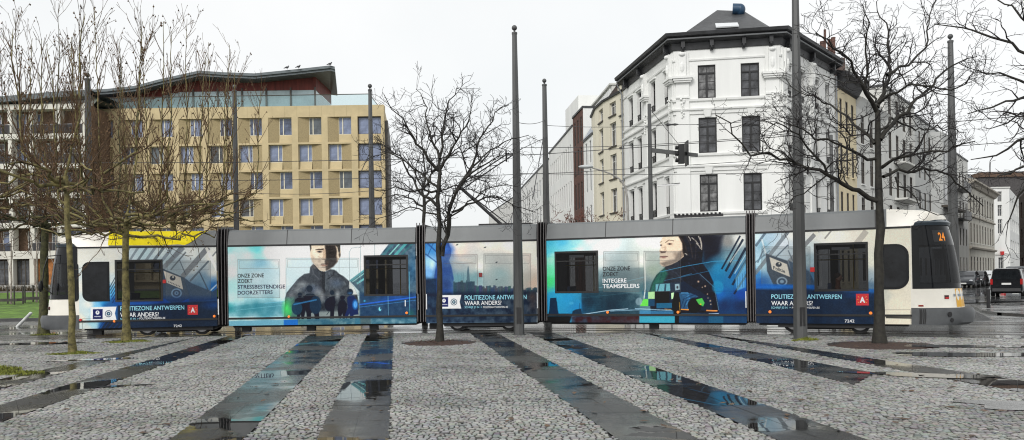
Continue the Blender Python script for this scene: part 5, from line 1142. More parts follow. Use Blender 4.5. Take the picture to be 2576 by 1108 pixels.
wire([mP1+Vector((0,0,6.55)), mP2+Vector((0,0,7.9))], 'short cross wire between the middle mast and the mast behind it', .010, .1)
wire([mP2+Vector((0,0,7.7)), at(1690,314,30), at(2000,292,24)], 'upper span wire from the mast behind the tram towards the corner building', .010, .08, ins=(.5,))
wire([at(1310,372,27), at(1990,336,24)], 'feeder wire crossing before the white corner building, second from the top', .010, .12)
wire([at(1305,437,28), at(1990,434,28), at(2650,430,28)], 'long level wire running to the right across the side street', .010, .05)
wire([mP1+Vector((0,0,6.2)), at(1165,480,30), mP5+Vector((0,0,6.4))], 'sagging wire through the crown of the centre tree', .010, .1)
wire([mP5+Vector((0,0,5.3)), mP6+Vector((0,0,5.3))], 'lower span wire between the two masts before the hotel', .010, .1)
wire([mP5+Vector((0,0,6.9)), at(905,440,31)], 'steep stay wire beside the mast at the hotel corner', .016)
wire([at(1290,385,27.4), at(1376,345,31)], 'steep stay wire from the pantograph mast to its neighbour', .012)
wire([at(1340,500,29), at(1367,345,30.8)], 'steep wire hanging left of the mast behind the tram joint', .016)
# bollards and posts
M_white_p = mat('post_white', (.62,.63,.62), .4, .15, 5)
a = ground(43,823); b = at(77,789,a.y-.1); m = MB(); m.tube([a-a+Vector((0,0,0)), b-a], [.065,.065], 12)
root = thing('leaning_post', 'white metal post leaning sharply on the paving at the left edge', 'post', a); part('post', m, M_white_p, root, True); part('cap', MB().ball(b-a, .07, 10, 6), M_white_p, root, True)
b = at(126,804,41); b.z = 0; solo('bollard', MB().tube([(0,0,0),(0,0,.62),(0,0,.66)], [.09,.09,.06], 12), mat('bollard_grey', (.2,.2,.2), .5, .2), 'short grey bollard between the dark trunk and the tram nose', 'bollard', loc=b)
b = ground(2487,776); solo('bollard', MB().tube([(0,0,0),(0,0,.88),(0,0,.92)], [.085,.085,.06], 12), M_black, 'dark upright bollard on the corner in front of the black van', 'bollard', loc=b)
# cobbled ramp behind the nose
b = ground(2447,806); m = MB(); q = [(-2.2,0),(.75,-.1),(1.4,1.2),(1.0,3.0),(-2.2,3.0)]; tp = [(-2.2,.9),(-.1,.9),(.1,1.3),(0,2.0),(-2.2,2.0)]
m.add([(x,y,-.04) for x,y in q] + [(x,y,.66) for x,y in tp], [(5,6,7,8,9)] + [(i,(i+1)%5,5+(i+1)%5,5+i) for i in range(5)])
solo('stone_ramp', m, mat('ramp_stone', (.065,.066,.066), .6, .35, 14, bump=.6, bscale=30), 'low grey stone plinth with sloping sides just beyond the tram bumper', 'plinth', loc=b)
m = MB(); k = ground(2450,775); 
arc = [ground(x, y) for x, y in ((2450,770),(2480,786),(2520,792),(2580,796),(2700,800))]
for a, c in zip(arc[:-1], arc[1:]): m.hexa([(a.x,a.y,-.05),(c.x,c.y,-.05),(c.x,c.y+.3,-.05),(a.x,a.y+.3,-.05),(a.x,a.y,.08),(c.x,c.y,.08),(c.x,c.y+.3,.08),(a.x,a.y+.3,.08)])
solo('kerb', m, mat('dark_kerb', (.06,.06,.06), .2, .3, 6), kind='structure')
# ------------------------------------------------------------------ buildings
M_plaster = mat('white_plaster', (.74,.745,.725), .75, .07, .5, bump=.12, bscale=10, streak=True)
M_plaster2 = mat('old_white_plaster', (.60,.60,.57), .8, .10, .5, bump=.15, bscale=10, streak=True)
M_cream = mat('cream_plaster', (.66,.62,.50), .8, .08, .4, bump=.1, streak=True)
M_yell = mat('yellow_plaster', (.66,.57,.38), .8, .08, .5, streak=True)
M_brick = mat('brown_brick', (.105,.046,.033), .85, .3, 6, bump=.3, bscale=20)
M_roofd = mat('slate_roof', (.045,.047,.05), .55, .3, 2.5, bump=.2)
M_cornice = mat('dark_cornice', (.020,.021,.024), .5, .5, 2)
M_blackfr = mat('black_frame', (.006,.006,.007), .4, .1)
M_whitefr = mat('white_frame', (.62,.62,.60), .5, .05)
M_brownfr = mat('brown_frame', (.05,.04,.03), .5, .1)
M_pane = mat('window_pane', (.075,.078,.085), .06, .6, 1.6, bump=.08, bscale=1.2)
M_pane2 = mat('window_pane_curtain', (.15,.15,.15), .1, .8, 2.6, bump=.05)
M_paneb2 = mat('window_pane_dusk', (.10,.125,.20), .1, .5, 1.2)
M_paneb = mat('window_pane_blue', (.20,.24,.36), .12, .35, .8, bump=.05, bscale=1.5)
M_panel = mat('window_pane_pale', (.10,.115,.13), .12, .4, .8)
M_tan = mat('hotel_wall', (.50,.405,.235), .75, .09, .8, bump=.1, bscale=14)
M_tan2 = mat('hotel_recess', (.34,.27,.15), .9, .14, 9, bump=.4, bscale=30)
WC = {}
def win_mesh(w, h, style):
    k = (round(w,2), round(h,2), style)
    if k in WC: return WC[k]
    fr = MB(); f = .055; d0, d1 = .0, .07
    if style == 'classic':
        f = .07; tz = h*.74
        fr.box(0,w,d0,d1,0,f); fr.box(0,w,d0,d1,h-f,h); fr.box(0,f,d0,d1,f,h-f); fr.box(w-f,w,d0,d1,f,h-f)
        fr.box(f,w-f,d0-.02,d1,tz,tz+.09); fr.box(w/2-.06,w/2+.06,d0-.015,d1,f,tz); fr.box(w/2-.015,w/2+.015,.02,d1,tz+.09,h-f)
        for x0, x1 in ((f,w/2-.06),(w/2+.06,w-f)):
            fr.box(x0,x1,.02,d1,tz*.36,tz*.36+.03); fr.box(x0,x1,.021,d1,tz*.68,tz*.68+.02)
    elif style == 'slot':
        fr.box(0,w,d0,d1,0,f); fr.box(0,w,d0,d1,h-f,h); fr.box(0,f,d0,d1,f,h-f); fr.box(w-f,w,d0,d1,f,h-f)
    elif style == 'hotel':
        fr.box(0,w,d0,d1,0,.05); fr.box(0,w,d0,d1,h-.05,h); fr.box(0,.05,d0,d1,.05,h-.05); fr.box(w-.05,w,d0,d1,.05,h-.05); fr.box(w*.30-.05,w*.30+.06,-.01,d1,.05,h-.05)
    elif style == 'hotelr':
        fr.box(0,w,d0,d1,0,.05); fr.box(0,w,d0,d1,h-.05,h); fr.box(0,.05,d0,d1,.05,h-.05); fr.box(w-.05,w,d0,d1,.05,h-.05); fr.box(w*.70-.06,w*.70+.05,-.01,d1,.05,h-.05)
    else:
        fr.box(0,w,d0,d1,0,f); fr.box(0,w,d0,d1,h-f,h); fr.box(0,f,d0,d1,f,h-f); fr.box(w-f,w,d0,d1,f,h-f); fr.box(w/2-.03,w/2+.03,d0-.005,d1,f,h-f)
        if style == 'cross': fr.box(f,w/2-.03,.01,d1,h*.7,h*.7+.05); fr.box(w/2+.03,w-f,.01,d1,h*.7,h*.7+.05)
    pn = MB().quad((0.01,.045,0.01),(w-.01,.045,0.01),(w-.01,.045,h-.01),(0.01,.045,h-.01))
    WC[k] = (fr, pn); return WC[k]
WM = {}
def win(root, pl, x0, z0, w, h, style, mfr, mpn, inset=.18, name='window', sub=True):
    key = (round(w,2), round(h,2), style, mfr.name, mpn.name)
    if key not in WM:
        fr, pn = win_mesh(w, h, style); WM[key] = (fr.mesh(name, mfr), pn.mesh('pane', mpn))
    a, b = WM[key]; o = bpy.data.objects.new(name, a); COL.objects.link(o); o.parent = root
    p = pl.w(x0, inset, z0) - Vector(ORG[root.name]); o.location = p; o.rotation_euler = (0, 0, pl.rz)
    c = bpy.data.objects.new('pane', b); COL.objects.link(c); c.parent = o
    return o
def wall_open(mb, pl, W, z0, z1, rects, depth=.2, m=0, x0=0.0):
    xs = sorted({x0, W} | {r[0] for r in rects} | {r[1] for r in rects}); zs = sorted({z0, z1} | {r[2] for r in rects} | {r[3] for r in rects})
    for a, b in zip(xs[:-1], xs[1:]):
        for c, d in zip(zs[:-1], zs[1:]):
            mx, mz = (a+b)/2, (c+d)/2
            if any(r[0] < mx < r[1] and r[2] < mz < r[3] for r in rects): continue
            mb.quad(pl.w(a,0,c), pl.w(b,0,c), pl.w(b,0,d), pl.w(a,0,d), m)
    for a, b, c, d in rects:
        mb.quad(pl.w(a,0,c), pl.w(a,depth,c), pl.w(b,depth,c), pl.w(b,0,c), m); mb.quad(pl.w(a,0,d), pl.w(b,0,d), pl.w(b,depth,d), pl.w(a,depth,d), m)
        mb.quad(pl.w(a,0,c), pl.w(a,0,d), pl.w(a,depth,d), pl.w(a,depth,c), m); mb.quad(pl.w(b,0,c), pl.w(b,depth,c), pl.w(b,depth,d), pl.w(b,0,d), m)
def shell(mb, pl, x0, x1, z0, z1, dep, m=0):
    mb.quad(pl.w(x0,0,z0), pl.w(x0,dep,z0), pl.w(x0,dep,z1), pl.w(x0,0,z1), m); mb.quad(pl.w(x1,0,z0), pl.w(x1,0,z1), pl.w(x1,dep,z1), pl.w(x1,dep,z0), m)
    mb.quad(pl.w(x0,dep,z0), pl.w(x1,dep,z0), pl.w(x1,dep,z1), pl.w(x0,dep,z1), m)
def sweep(mb, path, prof, m=0):
    """sweep a profile of (outward, z) along a plan polyline, outward = right of travel when path runs left to right toward the viewer side"""
    n = len(path); rows = []
    for i in range(n):
        d0 = (path[i]-path[i-1]).normalized() if i else (path[1]-path[0]).normalized(); d1 = (path[i+1]-path[i]).normalized() if i < n-1 else d0
        nn = Vector((d0.y,-d0.x)) + Vector((d1.y,-d1.x)); nn.normalize(); k = 1/max(.35, nn.dot(Vector((d0.y,-d0.x))))
        rows.append([(path[i].x + nn.x*o*k, path[i].y + nn.y*o*k, z) for o, z in prof])
    mb.grid(rows, m)
    mb.add(rows[0], [tuple(range(len(prof)))], m); mb.add(rows[-1], [tuple(range(len(prof)-1,-1,-1))], m)

def row_house(name, label, group, A, B, zt, rows, mw, mfr, mpn, style='cross', dep=10, flat=True, cornice=None, sill=None, inset=.03, base=0, balcony=(), extra_rects=()):
    """rows: list of (z0, z1, [(x0,x1) as fractions or metres])"""
    pl = Plane(A, B); root = thing(name, label, 'building', pl.w(0,0,0), group=group, world=True)
    rects = [(a*pl.L, b*pl.L, c, d) for c, d, xs in rows for a, b in xs]
    m = MB(); wall_open(m, pl, pl.L, base, zt, rects, inset+.05)
    if name == 'brick_building': part('wall', m, mw, root); m = MB(); shell(m, pl, 0, pl.L, base, zt, dep); part('side_wall', m, M_plaster, root)
    else: shell(m, pl, 0, pl.L, base, zt, dep); part('wall', m, mw, root)
    m = MB()
    if flat: boxw(m, pl, -.05, pl.L+.05, -.08, dep, zt, zt+.18)
    else: m.hexa([pl.w(0,0,zt),pl.w(pl.L,0,zt),pl.w(pl.L,dep,zt),pl.w(0,dep,zt),pl.w(0,dep*.25,zt+flat_h),pl.w(pl.L,dep*.25,zt+flat_h),pl.w(pl.L,dep*.7,zt+flat_h),pl.w(0,dep*.7,zt+flat_h)])
    part('roof', m, M_roofd if cornice is None or cornice != 'white' else M_plaster2, root)
    for a, b, c, d in rects: win(root, pl, a, c, b-a, d-c, style, mfr, mpn, inset)
    if sill:
        pass
        for a, b, c, d in rects: m = MB(); boxw(m, pl, a-.08, b+.08, -.09, .02, c-.09, c-.005); part('sill', m, sill, root)
    return root, pl
def fr(n, w, pad=0.0):
    """n openings spread evenly, w = share of pitch"""
    p = (1-2*pad)/n; return [(pad+p*(i+.5-w/2), pad+p*(i+.5+w/2)) for i in range(n)]
flat_h = 2

# --- white corner building
cA, cB, cC, cD = Vector((xat(1575,58), 58)), Vector((xat(1703,48), 48)), Vector((xat(1972,47), 47)), Vector((xat(2108,54.4), 54.4))
pA, pB, pC = Plane(cA, cB), Plane(cB, cC), Plane(cC, cD); ZW = 15.25
corner = thing('corner_building', 'large white corner building with dark overhanging cornice, black windows and hipped slate roof', 'building', pB.w(0,0,0), world=True)
def wr(pl, specs): 
    out = []
    for xa, xb, yt, yb in specs:
        s0, z1 = pl.sz(xa, yt); s1, z0 = pl.sz(xb, yb); out.append((s0, s1, z0, z1))
    return out
rB = wr(pB, [(1755,1801,165,246),(1863,1911,160,243),(1757,1804,297,384),(1866,1914,293,381),(1760,1807,440,532),(1870,1918,437,529)])
rA = []
zr = [(rB[0][2], rB[0][3]), (rB[2][2], rB[2][3]), (rB[4][2], rB[4][3]), (1.0, 3.9)]
for xa, xb in ((1584,1594),(1605,1615),(1640,1651),(1674,1686)):
    s0, s1 = pA.s(xa,400), pA.s(xb,400)
    for z0, z1 in zr: rA.append((s0, s1, z0, z1))
rC = []
for xa, xb in ((1983,1994),(2015,2026),(2052,2063),(2079,2088)):
    s0, s1 = pC.s(xa,400), pC.s(xb,400)
    for z0, z1 in zr: rC.append((s0, s1, z0, z1))
rB += [(1.0,2.6,.6,3.9),(3.6,5.2,.6,3.9)]
m = MB()
for pl, rc in ((pA,rA),(pB,rB),(pC,rC)): wall_open(m, pl, pl.L, 0, ZW+.6, rc, .28)
m.quad(pA.w(0,0,0), pA.w(0,9,0), pA.w(0,9,ZW), pA.w(0,0,ZW)); m.quad(pC.w(pC.L,0,0), pC.w(pC.L,0,ZW), pC.w(pC.L,9,ZW), pC.w(pC.L,9,0))
part('wall', m, M_plaster, corner)
for pl, rc in ((pA,rA),(pB,rB),(pC,rC)):
    for a, b, c, d in rc:
        w_ = win(corner, pl, a, c, b-a, d-c, 'classic', M_blackfr, M_pane if (int(c*3)+int(a*2)) % 3 else M_pane2, .12 if pl is pB else .2)
path = [cA, cB, cC, cD]
def mould(zs, name, mt, prof):
    m = MB()
    for z in zs: sweep(m, path, [(o, z+dz) for o, dz in prof])
    return part(name, m, mt, corner)
zsill = [rB[4][2], rB[2][2], rB[0][2]]
mould([z-.10 for z in zsill], 'sill_course', M_plaster, [(.0,-.10),(.10,-.06),(.12,.06),(.0,.08)])
mould([rB[4][3]+.42, rB[2][3]+.42], 'string_course', M_plaster, [(.0,-.22),(.07,-.20),(.08,-.02),(.17,.03),(.19,.12),(.0,.16)])
mould([ZW-.5], 'frieze_moulding', M_plaster, [(.0,-.10),(.06,-.06),(.08,.03),(.0,.05)])
# deep dark cornice
m = MB(); sweep(m, path, [(.02,ZW+.1),(.08,ZW+.12),(.12,ZW+.50),(.42,ZW+.62),(.46,ZW+.76),(.62,ZW+.84),(.66,ZW+1.02),(.4,ZW+1.08),(-.5,ZW+1.15)])
cor = part('cornice', m, M_cornice, corner)
m = MB(); sweep(m, path, [(.44,ZW+.64),(.52,ZW+.64),(.52,ZW+.72),(.44,ZW+.72)]); part('cornice_band', m, mat('cornice_grey',(.10,.105,.11),.5,.1), cor)
def scroll(pl, s, z, mt=M_cornice, k=1.0):
    m = MB(); boxw(m, pl, s-.11*k, s+.11*k, -.36*k, .02, z+.12, z+.50); boxw(m, pl, s-.09*k, s+.09*k, -.22*k, .02, z-.08, z+.12); c = pl.w(s,-.26*k,z+.08); m.ball(c, (.10*k,.10*k,.12*k), 8, 6); return m
for pl, ss in ((pA,(pA.L*.12,pA.L*.42,pA.L*.93)),(pB,(.55,pB.L*.36,pB.L*.66,pB.L-.55)),(pC,(pC.L*.08,pC.L*.5,pC.L*.9))):
    for s in ss: part('bracket', scroll(pl, s, ZW+.1), M_cornice, cor)
# pilasters with capitals and garlands at both sides of the chamfer, slim ones on the side
def pilaster(pl, a, b, full=True):
    m = MB(); boxw(m, pl, a, b, -.10, .0, 4.6, ZW); c = (a+b)/2
    zc = ZW-1.85
    for o, z0, z1 in ((.16,zc,zc+.10),(.22,zc+.10,zc+.22),(.28,zc+.22,zc+.36)): boxw(m, pl, a-o+.06, b+o-.06, -.10-o, -.0, z0, z1)
    boxw(m, pl, c-.22, c+.22, -.26, -.10, zc+.36, ZW-.05); m.ball(pl.w(c,-.24,ZW-.18), (.2,.16,.14), 10, 6); m.ball(pl.w(c,-.22,ZW-.95), (.15,.12,.35), 8, 6)
    boxw(m, pl, a-.02, b+.02, -.18, -.10, zc-.95, zc-.85)
    r = random.Random(int(a*10))
    for i in range(14):
        f = i/13; m.ball(pl.w(c + r.uniform(-.13,.13)*(1-.6*f), -.15, zc-1.0-1.1*f), (.085*(1-.4*f),)*3, 6, 4)
    part('pilaster', m, M_plaster, corner)
pilaster(pB, .10, .88); pilaster(pB, pB.L-.88, pB.L-.10)
pilaster(pA, pA.L-.75, pA.L-.1); s = pA.s(1628,400); pilaster(pA, s-.2, s+.3); pilaster(pC, .1, .8); s = pC.s(2040,400); pilaster(pC, s-.2, s+.3)
for r_ in rB[2:6]:
    m = MB(); c = (r_[0]+r_[1])/2; z = r_[3]+.30; m.add([pB.w(c-.16,-.14,z-.28),pB.w(c+.16,-.14,z-.28),pB.w(c+.24,-.20,z+.12),pB.w(c-.24,-.20,z+.12),pB.w(c-.16,0,z-.28),pB.w(c+.16,0,z-.28),pB.w(c+.24,0,z+.12),pB.w(c-.24,0,z+.12)], [(0,1,2,3),(4,0,3,7),(1,5,6,2),(3,2,6,7),(4,5,1,0)]); part('keystone', m, M_plaster, corner)
for pl, rc in ((pA,rA),(pC,rC)):
    for a, b, c, d in rc:
        m = MB()
        if c > 4: boxw(m, pl, a-.12, b+.12, -.10, .0, d+.10, d+.20); boxw(m, pl, a-.05, b+.05, -.06, .0, d+.32, d+.38); part('window_hood', m, M_plaster, corner)
for pl, rc in ((pA,rA),(pC,rC)):
    for a, b, c, d in rc:
        if c > 4:
            m = MB()
            for i in range(5): boxw(m, pl, a+(b-a)*(i+.3)/5, a+(b-a)*(i+.5)/5, .02, .05, c, c+.42)
            boxw(m, pl, a, b, .01, .06, c+.42, c+.47); part('window_rail', m, M_blackfr, corner)
# hipped roof
zb = ZW+1.05; Pts = [(*(pA.w(0,.4,0)[:2]),zb), (*(pB.w(.3,.5,0)[:2]),zb), (*(pB.w(pB.L-.3,.5,0)[:2]),zb), (*(pC.w(pC.L,.4,0)[:2]),zb)]
t1, t2 = at(1804,26,55), at(1846,22,55); t2.z = t1.z; t3 = at(1872,37,55); t3.z = t1.z - .1
far1, far2 = pA.w(0,8,zb), pC.w(pC.L,8,zb); tb1 = Vector((t1.x-.5, t1.y+6, t1.z)); tb2 = Vector((t3.x+1.5, t3.y+6, t1.z-.1))
m = MB(); V_ = Pts + [tuple(t1), tuple(t3), tuple(tb2), tuple(tb1), tuple(far2), tuple(far1)]
m.add(V_, [(0,1,4),(1,2,5,4),(2,3,5),(0,4,7,9),(3,8,6,5),(4,5,6,7),(9,7,6,8)])
rf = part('roof', m, M_roofd, corner)
def on_roof(px, py):   # front slope plane through 1,2,5,4
    n = (Vector(Pts[2])-Vector(Pts[1])).cross(t1-Vector(Pts[1])).normalized(); u, v = ideal(px, py); d = Vector((u/F,1,v/F)); o = Vector((0,0,EYE)); k = (Vector(Pts[1])-o).dot(n)/d.dot(n); return o + d*k
sk = [on_roof(*p) for p in ((1801,72),(1859,69),(1855,61),(1799,63))]; nrm = (sk[1]-sk[0]).cross(sk[2]-sk[0]).normalized(); nrm = nrm if nrm.y < 0 else -nrm
m = MB(); m.add([p + nrm*.02 for p in sk] + [p + nrm*.10 for p in sk], [(4,5,6,7)] + [(i,(i+1)%4,4+(i+1)%4,4+i) for i in range(4)]); part('skylight', m, mat('skylight_pale', (.6,.62,.63), .2, .05), rf)
c = at(1857,26,54.2); m = MB(); m.tube([c+Vector((-.38,.0,.05)), c+Vector((.05,-.1,.02))], [.40,.38], 14); m.ball(c+Vector((.10,-.1,-.02)), (.36,.36,.42), 14, 10); m.tube([c+Vector((-.1,0,-.9)), c], .2, 10); part('roof_cowl', m, mat('cowl_blue', (.015,.05,.10), .35, .2), rf, True)
m = MB(); q = pA.w(.05,-.12,0); m.tube([q+Vector((0,0,0)), q+Vector((0,0,ZW-.2)), pA.w(.05,-.5,ZW+.6)], .06, 8); q = pC.w(pC.L-.1,-.12,0); m.tube([q, q+Vector((0,0,ZW))], .07, 8); part('downpipe', m, mat('pipe_grey', (.2,.21,.22), .5, .1), corner)
# chimneys behind
for px, py0, py1, lab in ((2075,75,150,'thin tall chimney pipe'),(2068,105,150,'short clay chimney pot'),(2087,100,150,'clay chimney pot'),(2096,95,160,'clay chimney pot')):
    Yc = 57; a = at(px, py0, Yc); b = at(px, py1+20, Yc); m = MB(); m.tube([b, a-Vector((0,0,.1)), a], [.15 if px != 2075 else .09]*2 + [.17 if px != 2075 else .09], 10); part('chimney_pipe', m, mat('clay', (.12,.06,.045), .7, .2), rf)
a = at(2085,150,57); m = MB(); m.box(a.x-1.0,a.x+1.0,a.y-.4,a.y+.4,a.z-3,a.z); part('chimney', m, mat('chimney_brick', (.10,.07,.06), .8, .3, 6), rf)

# --- left street row
def PT_(px, Y): return Vector((xat(px, Y), Y))
flat_h = 1.8
# cream house with bowed corner
q0, q1, q2, q3 = PT_(1494,68), PT_(1504,64.5), PT_(1524,62.0), PT_(1574,58.4)
pl0, pl1, pl2 = Plane(q0,q1), Plane(q1,q2), Plane(q2,q3)
cream = thing('cream_house', 'cream house with bowed corner and small square attic windows beside the white corner building', 'building', pl2.w(0,0,0), world=True)
zrows = [(14.05,15.05),(11.7,13.5),(9.25,11.1),(6.7,8.5),(3.6,5.4)]
m = MB(); zt = 15.45
def rr_(pl, xs, zs): return [(pl.s(a,400), pl.s(b,400), c, d) for a, b in xs for c, d in zs]
r2 = rr_(pl2, ((1535,1551),), zrows) + rr_(pl2, ((1562,1571),), [(14.9,16.6)] + [(a-.3,b-.1) for a, b in zrows[:]][0:5]); r2 = [r for r in r2 if r[3] < 15.4]
r1 = rr_(pl1, ((1508,1518),), zrows)
for pl, rc in ((pl1,r1),(pl2,r2),(pl0,[])): wall_open(m, pl, pl.L, 0, zt, rc, .22)
shell(m, pl2, 0, pl2.L, 0, zt, 8); part('wall', m, M_cream, cream)
for pl, rc in ((pl1,r1),(pl2,r2)):
    for a, b, c, d in rc: win(cream, pl, a, c, b-a, d-c, 'cross', M_whitefr, M_pane)
for pl, rc in ((pl1,r1),(pl2,r2)):
    for a, b, c, d in rc: m = MB(); boxw(m, pl, a-.1, b+.1, -.1, .02, c-.1, c-.005); part('sill', m, M_brownfr, cream)
m = MB(); sweep(m, [q0,q1,q2,q3], [(-.5,zt),(.12,zt-.02),(.16,zt+.12),(-.5,zt+.2)]); part('roof_edge', m, M_roofd, cream)
m = MB(); ax0, ax1 = pl2.s(1555,300), pl2.L; boxw(m, pl2, ax0, ax1, .0, 5, zt+.14, 16.0); at_ = part('attic', m, M_cream, cream)
m = MB(); boxw(m, pl2, ax0-.1, ax1+.1, -.1, 5.2, 16.0, 16.1); m.add([pl2.w(ax0,0,zt+.2), pl2.w(ax0-1.8,0,zt+.2), pl2.w(ax0,0,zt+.75), pl2.w(ax0,5,zt+.2), pl2.w(ax0-1.8,5,zt+.2), pl2.w(ax0,5,zt+.75)], [(0,1,2),(3,5,4),(1,4,5,2)]); part('roof', m, mat('roof_brown',(.05,.035,.03),.7,.3), cream)
# narrow white house, brown brick, long white, penthouses
row_house('narrow_white_house', 'narrow white house with a small grey mansard between brown brick and cream houses', 'houses along the left street', PT_(1474,70.6), PT_(1496,66.8), 13.8, [(z, z+1.9, fr(2,.45,.05)) for z in (3,6.1,9.2,11.6)], M_plaster, M_whitefr, M_panel, 'slot')
pn = Plane(PT_(1474,70.6), PT_(1496,66.8)); nh = thing('house_mansard','x','roof',pn.w(0,0,0)); bpy.data.objects.remove(nh)
_r = [o for o in bpy.data.objects if o.name.startswith('narrow_white_house')][0]
m = MB(); m.hexa([pn.w(0,-.1,13.98),pn.w(pn.L,-.1,13.98),pn.w(pn.L,3,13.98),pn.w(0,3,13.98),pn.w(0,.7,15.2),pn.w(pn.L,.7,15.2),pn.w(pn.L,2.6,15.2),pn.w(0,2.6,15.2)]); part('mansard', m, mat('zinc', (.25,.28,.33), .4, .1), _r)
row_house('brick_building', 'narrow dark brown brick building with tall slit windows', 'houses along the left street', PT_(1447,75.5), PT_(1473,70.7), 16.9, [(z, z+2.4, fr(3,.5,.06)) for z in (1.5,4.8,8.1,11.2)] + [(14.2,16.2,fr(3,.5,.06))][:0] + [(13.9+.2,16.3,fr(3,.5,.06))], M_brick, M_brownfr, M_pane, 'slot')
row_house('long_white_building', 'long white modern building with rows of narrow slot windows', 'houses along the left street', PT_(1386,92), PT_(1446,75.6), 16.2, [(z, z+2.4, fr(11,.48,.04)) for z in (1.6,5.2,8.8,12.3)], M_plaster, M_whitefr, M_pane, 'slot', dep=14)
row_house('pale_far_building', 'pale white building farther down the left street, behind the tall ball-topped mast', 'houses along the left street', PT_(1300,130), PT_(1385,92.2), 15.6, [(z, z+2.0, fr(13,.5,.03)) for z in (1.6,5.2,8.8,12.2)], M_plaster, M_whitefr, M_panel, 'slot', dep=14)
row_house('far_end_building', 'low pale building at the far end of the left street, seen through the branches', 'houses along the left street', PT_(1232,190), PT_(1300,150), 17.5, [(z, z+1.8, fr(12,.5,.03)) for z in (2,5.4,8.8,12.2)], M_plaster2, M_whitefr, M_panel, 'slot', dep=14)
# louvred white block behind
pq = Plane(PT_(1441,84), PT_(1520,67.5)); blk = thing('louvred_white_block', 'white louvred upper block rising behind the brown brick building', 'building', pq.w(0,0,0), world=True)
m = MB(); zt = at(1520,214,67.5).z; boxw(m, pq, 0, pq.L, .9, 9, 0, zt); part('wall', m, M_plaster2, blk)
m = MB(); n = 26
for i in range(n): boxw(m, pq, pq.L*i/n, pq.L*(i+.55)/n, .78, .895, 15.2, zt-.25)
part('louvre_screen', m, mat('louvre_white', (.66,.67,.67), .5, .05), blk); m = MB(); boxw(m, pq, -.1, pq.L+.1, .7, 9.2, zt, zt+.15); part('roof', m, M_plaster2, blk)
pq = Plane(PT_(1418,92), PT_(1450,84.5)); b2_ = thing('penthouse_block', 'small white roof block with a dark vent behind the long white building', 'building', pq.w(0,0,0), world=True)
m = MB(); zt = at(1444,248,86).z; boxw(m, pq, 0, pq.L, 0.5, 8, 0, zt); part('wall', m, M_plaster, b2_); m = MB(); m.tube([pq.w(.6,2,zt), pq.w(.6,2,zt+.5), pq.w(1.4,2,zt+.6)], .12, 6); part('vent', m, M_dark, b2_)

# --- right street row
D0 = Vector((cD.x, cD.y)); DD = Vector((.774,1)).normalized()
def RX(px):
    k = ideal(px,600)[0]/F; d = (k*D0.y - D0.x)/(DD.x - k*DD.y); return D0 + DD*d
def rh(name, label, px0, px1, zt, rows, mw, mfr, mpn, style, **k): return row_house(name, label, 'houses along the right street', RX(px0), RX(px1), zt, rows, mw, mfr, mpn, style, **k)
h, pl = rh('yellow_house', 'pale yellow house with a dark eaves cornice right of the white corner building', 2110, 2158, 15.0, [(z, z+2.2, fr(3,.42,.05)) for z in (1.2,5.3,8.7,11.8)], M_yell, M_brownfr, M_pane, 'slot', sill=M_yell)
m = MB(); sweep(m, [Vector(pl.w(0,0,0)[:2]), Vector(pl.w(pl.L,0,0)[:2])], [(.0,14.6),(.2,14.7),(.5,15.2),(.9,15.35),(.9,15.55),(0,15.8)]); part('cornice', m, M_cornice, h)
h, pl = rh('white_house', 'white terraced house with tall narrow windows next to the yellow house', 2159, 2229, 14.6, [(z, z+2.2, fr(3,.38,.04)) for z in (1.2,5.3,8.5,11.5)], M_plaster2, M_brownfr, M_pane, 'classic', sill=M_plaster)
m = MB(); sweep(m, [Vector(pl.w(0,0,0)[:2]), Vector(pl.w(pl.L,0,0)[:2])], [(.0,14.1),(.3,14.5),(.5,14.7),(0,14.95)]); part('cornice', m, M_plaster, h); m = MB(); boxw(m, pl, pl.L*.1, pl.L*.4, 1, 3, 14.7, 17.6); part('chimney', m, M_plaster2, h)
h, pl = rh('balcony_house', 'light grey apartment house with iron balconies behind the right tree', 2230, 2305, 17.2, [(z, z+2.3, fr(4,.4,.04)) for z in (1.5,5.2,8.3,11.4,14.4)], M_plaster2, M_brownfr, M_pane, 'cross')
for z in (5.1,8.2,11.3):
    m = MB(); boxw(m, pl, pl.L*.28, pl.L*.74, -1.0, .0, z-.16, z); b_ = part('balcony', m, M_plaster2, h); m = MB()
    for i in range(15): s = pl.L*(.28+.46*i/14); boxw(m, pl, s-.015, s+.015, -.98, -.95, z, z+.95)
    boxw(m, pl, pl.L*.28, pl.L*.74, -1.0, -.94, z+.95, z+1.0); part('railing', m, M_blackfr, b_)
h, pl = rh('bay_front_building', 'tall light grey apartment building with a projecting canopy and bays', 2306, 2402, 16.6, [(z, z+1.7, fr(8,.42,.03)) for z in (1.5,4.9,7.9,10.9,13.7)], mat('grey_render', (.46,.47,.46), .8, .08, .4, streak=True), M_brownfr, M_pane, 'slot')
m = MB(); boxw(m, pl, pl.L*.35, pl.L*.7, -1.1, -.0, 4.2, 16.0); part('bay', m, mat('grey_render'+'', (.46,.47,.46)), h); m = MB(); boxw(m, pl, pl.L*.3, pl.L*.8, -1.8, -1.105, 8.3, 8.5); part('canopy', m, M_brownfr, h)
for i in range(3):
    for z in (5.5,9.2,12.4): m = MB(); s = pl.L*(.39+.11*i); boxw(m, pl, s, s+1.1, -1.13, -1.105, z, z+1.5); part('window', m, M_pane, h)
h, pl = rh('gabled_white_house', 'white house with balconies between the grey apartment building and the ornate terrace', 2403, 2437, 15.6, [(z, z+2.1, fr(4,.42,.04)) for z in (1.5,5.0,8.2,11.6)], M_plaster2, M_brownfr, M_pane, 'cross')
for z in (8.1,11.5): m = MB(); boxw(m, pl, pl.L*.05, pl.L*.6, -.9, .0, z-.15, z); boxw(m, pl, pl.L*.05, pl.L*.6, -.9, -.85, z, z+.9); part('balcony', m, M_blackfr, h)
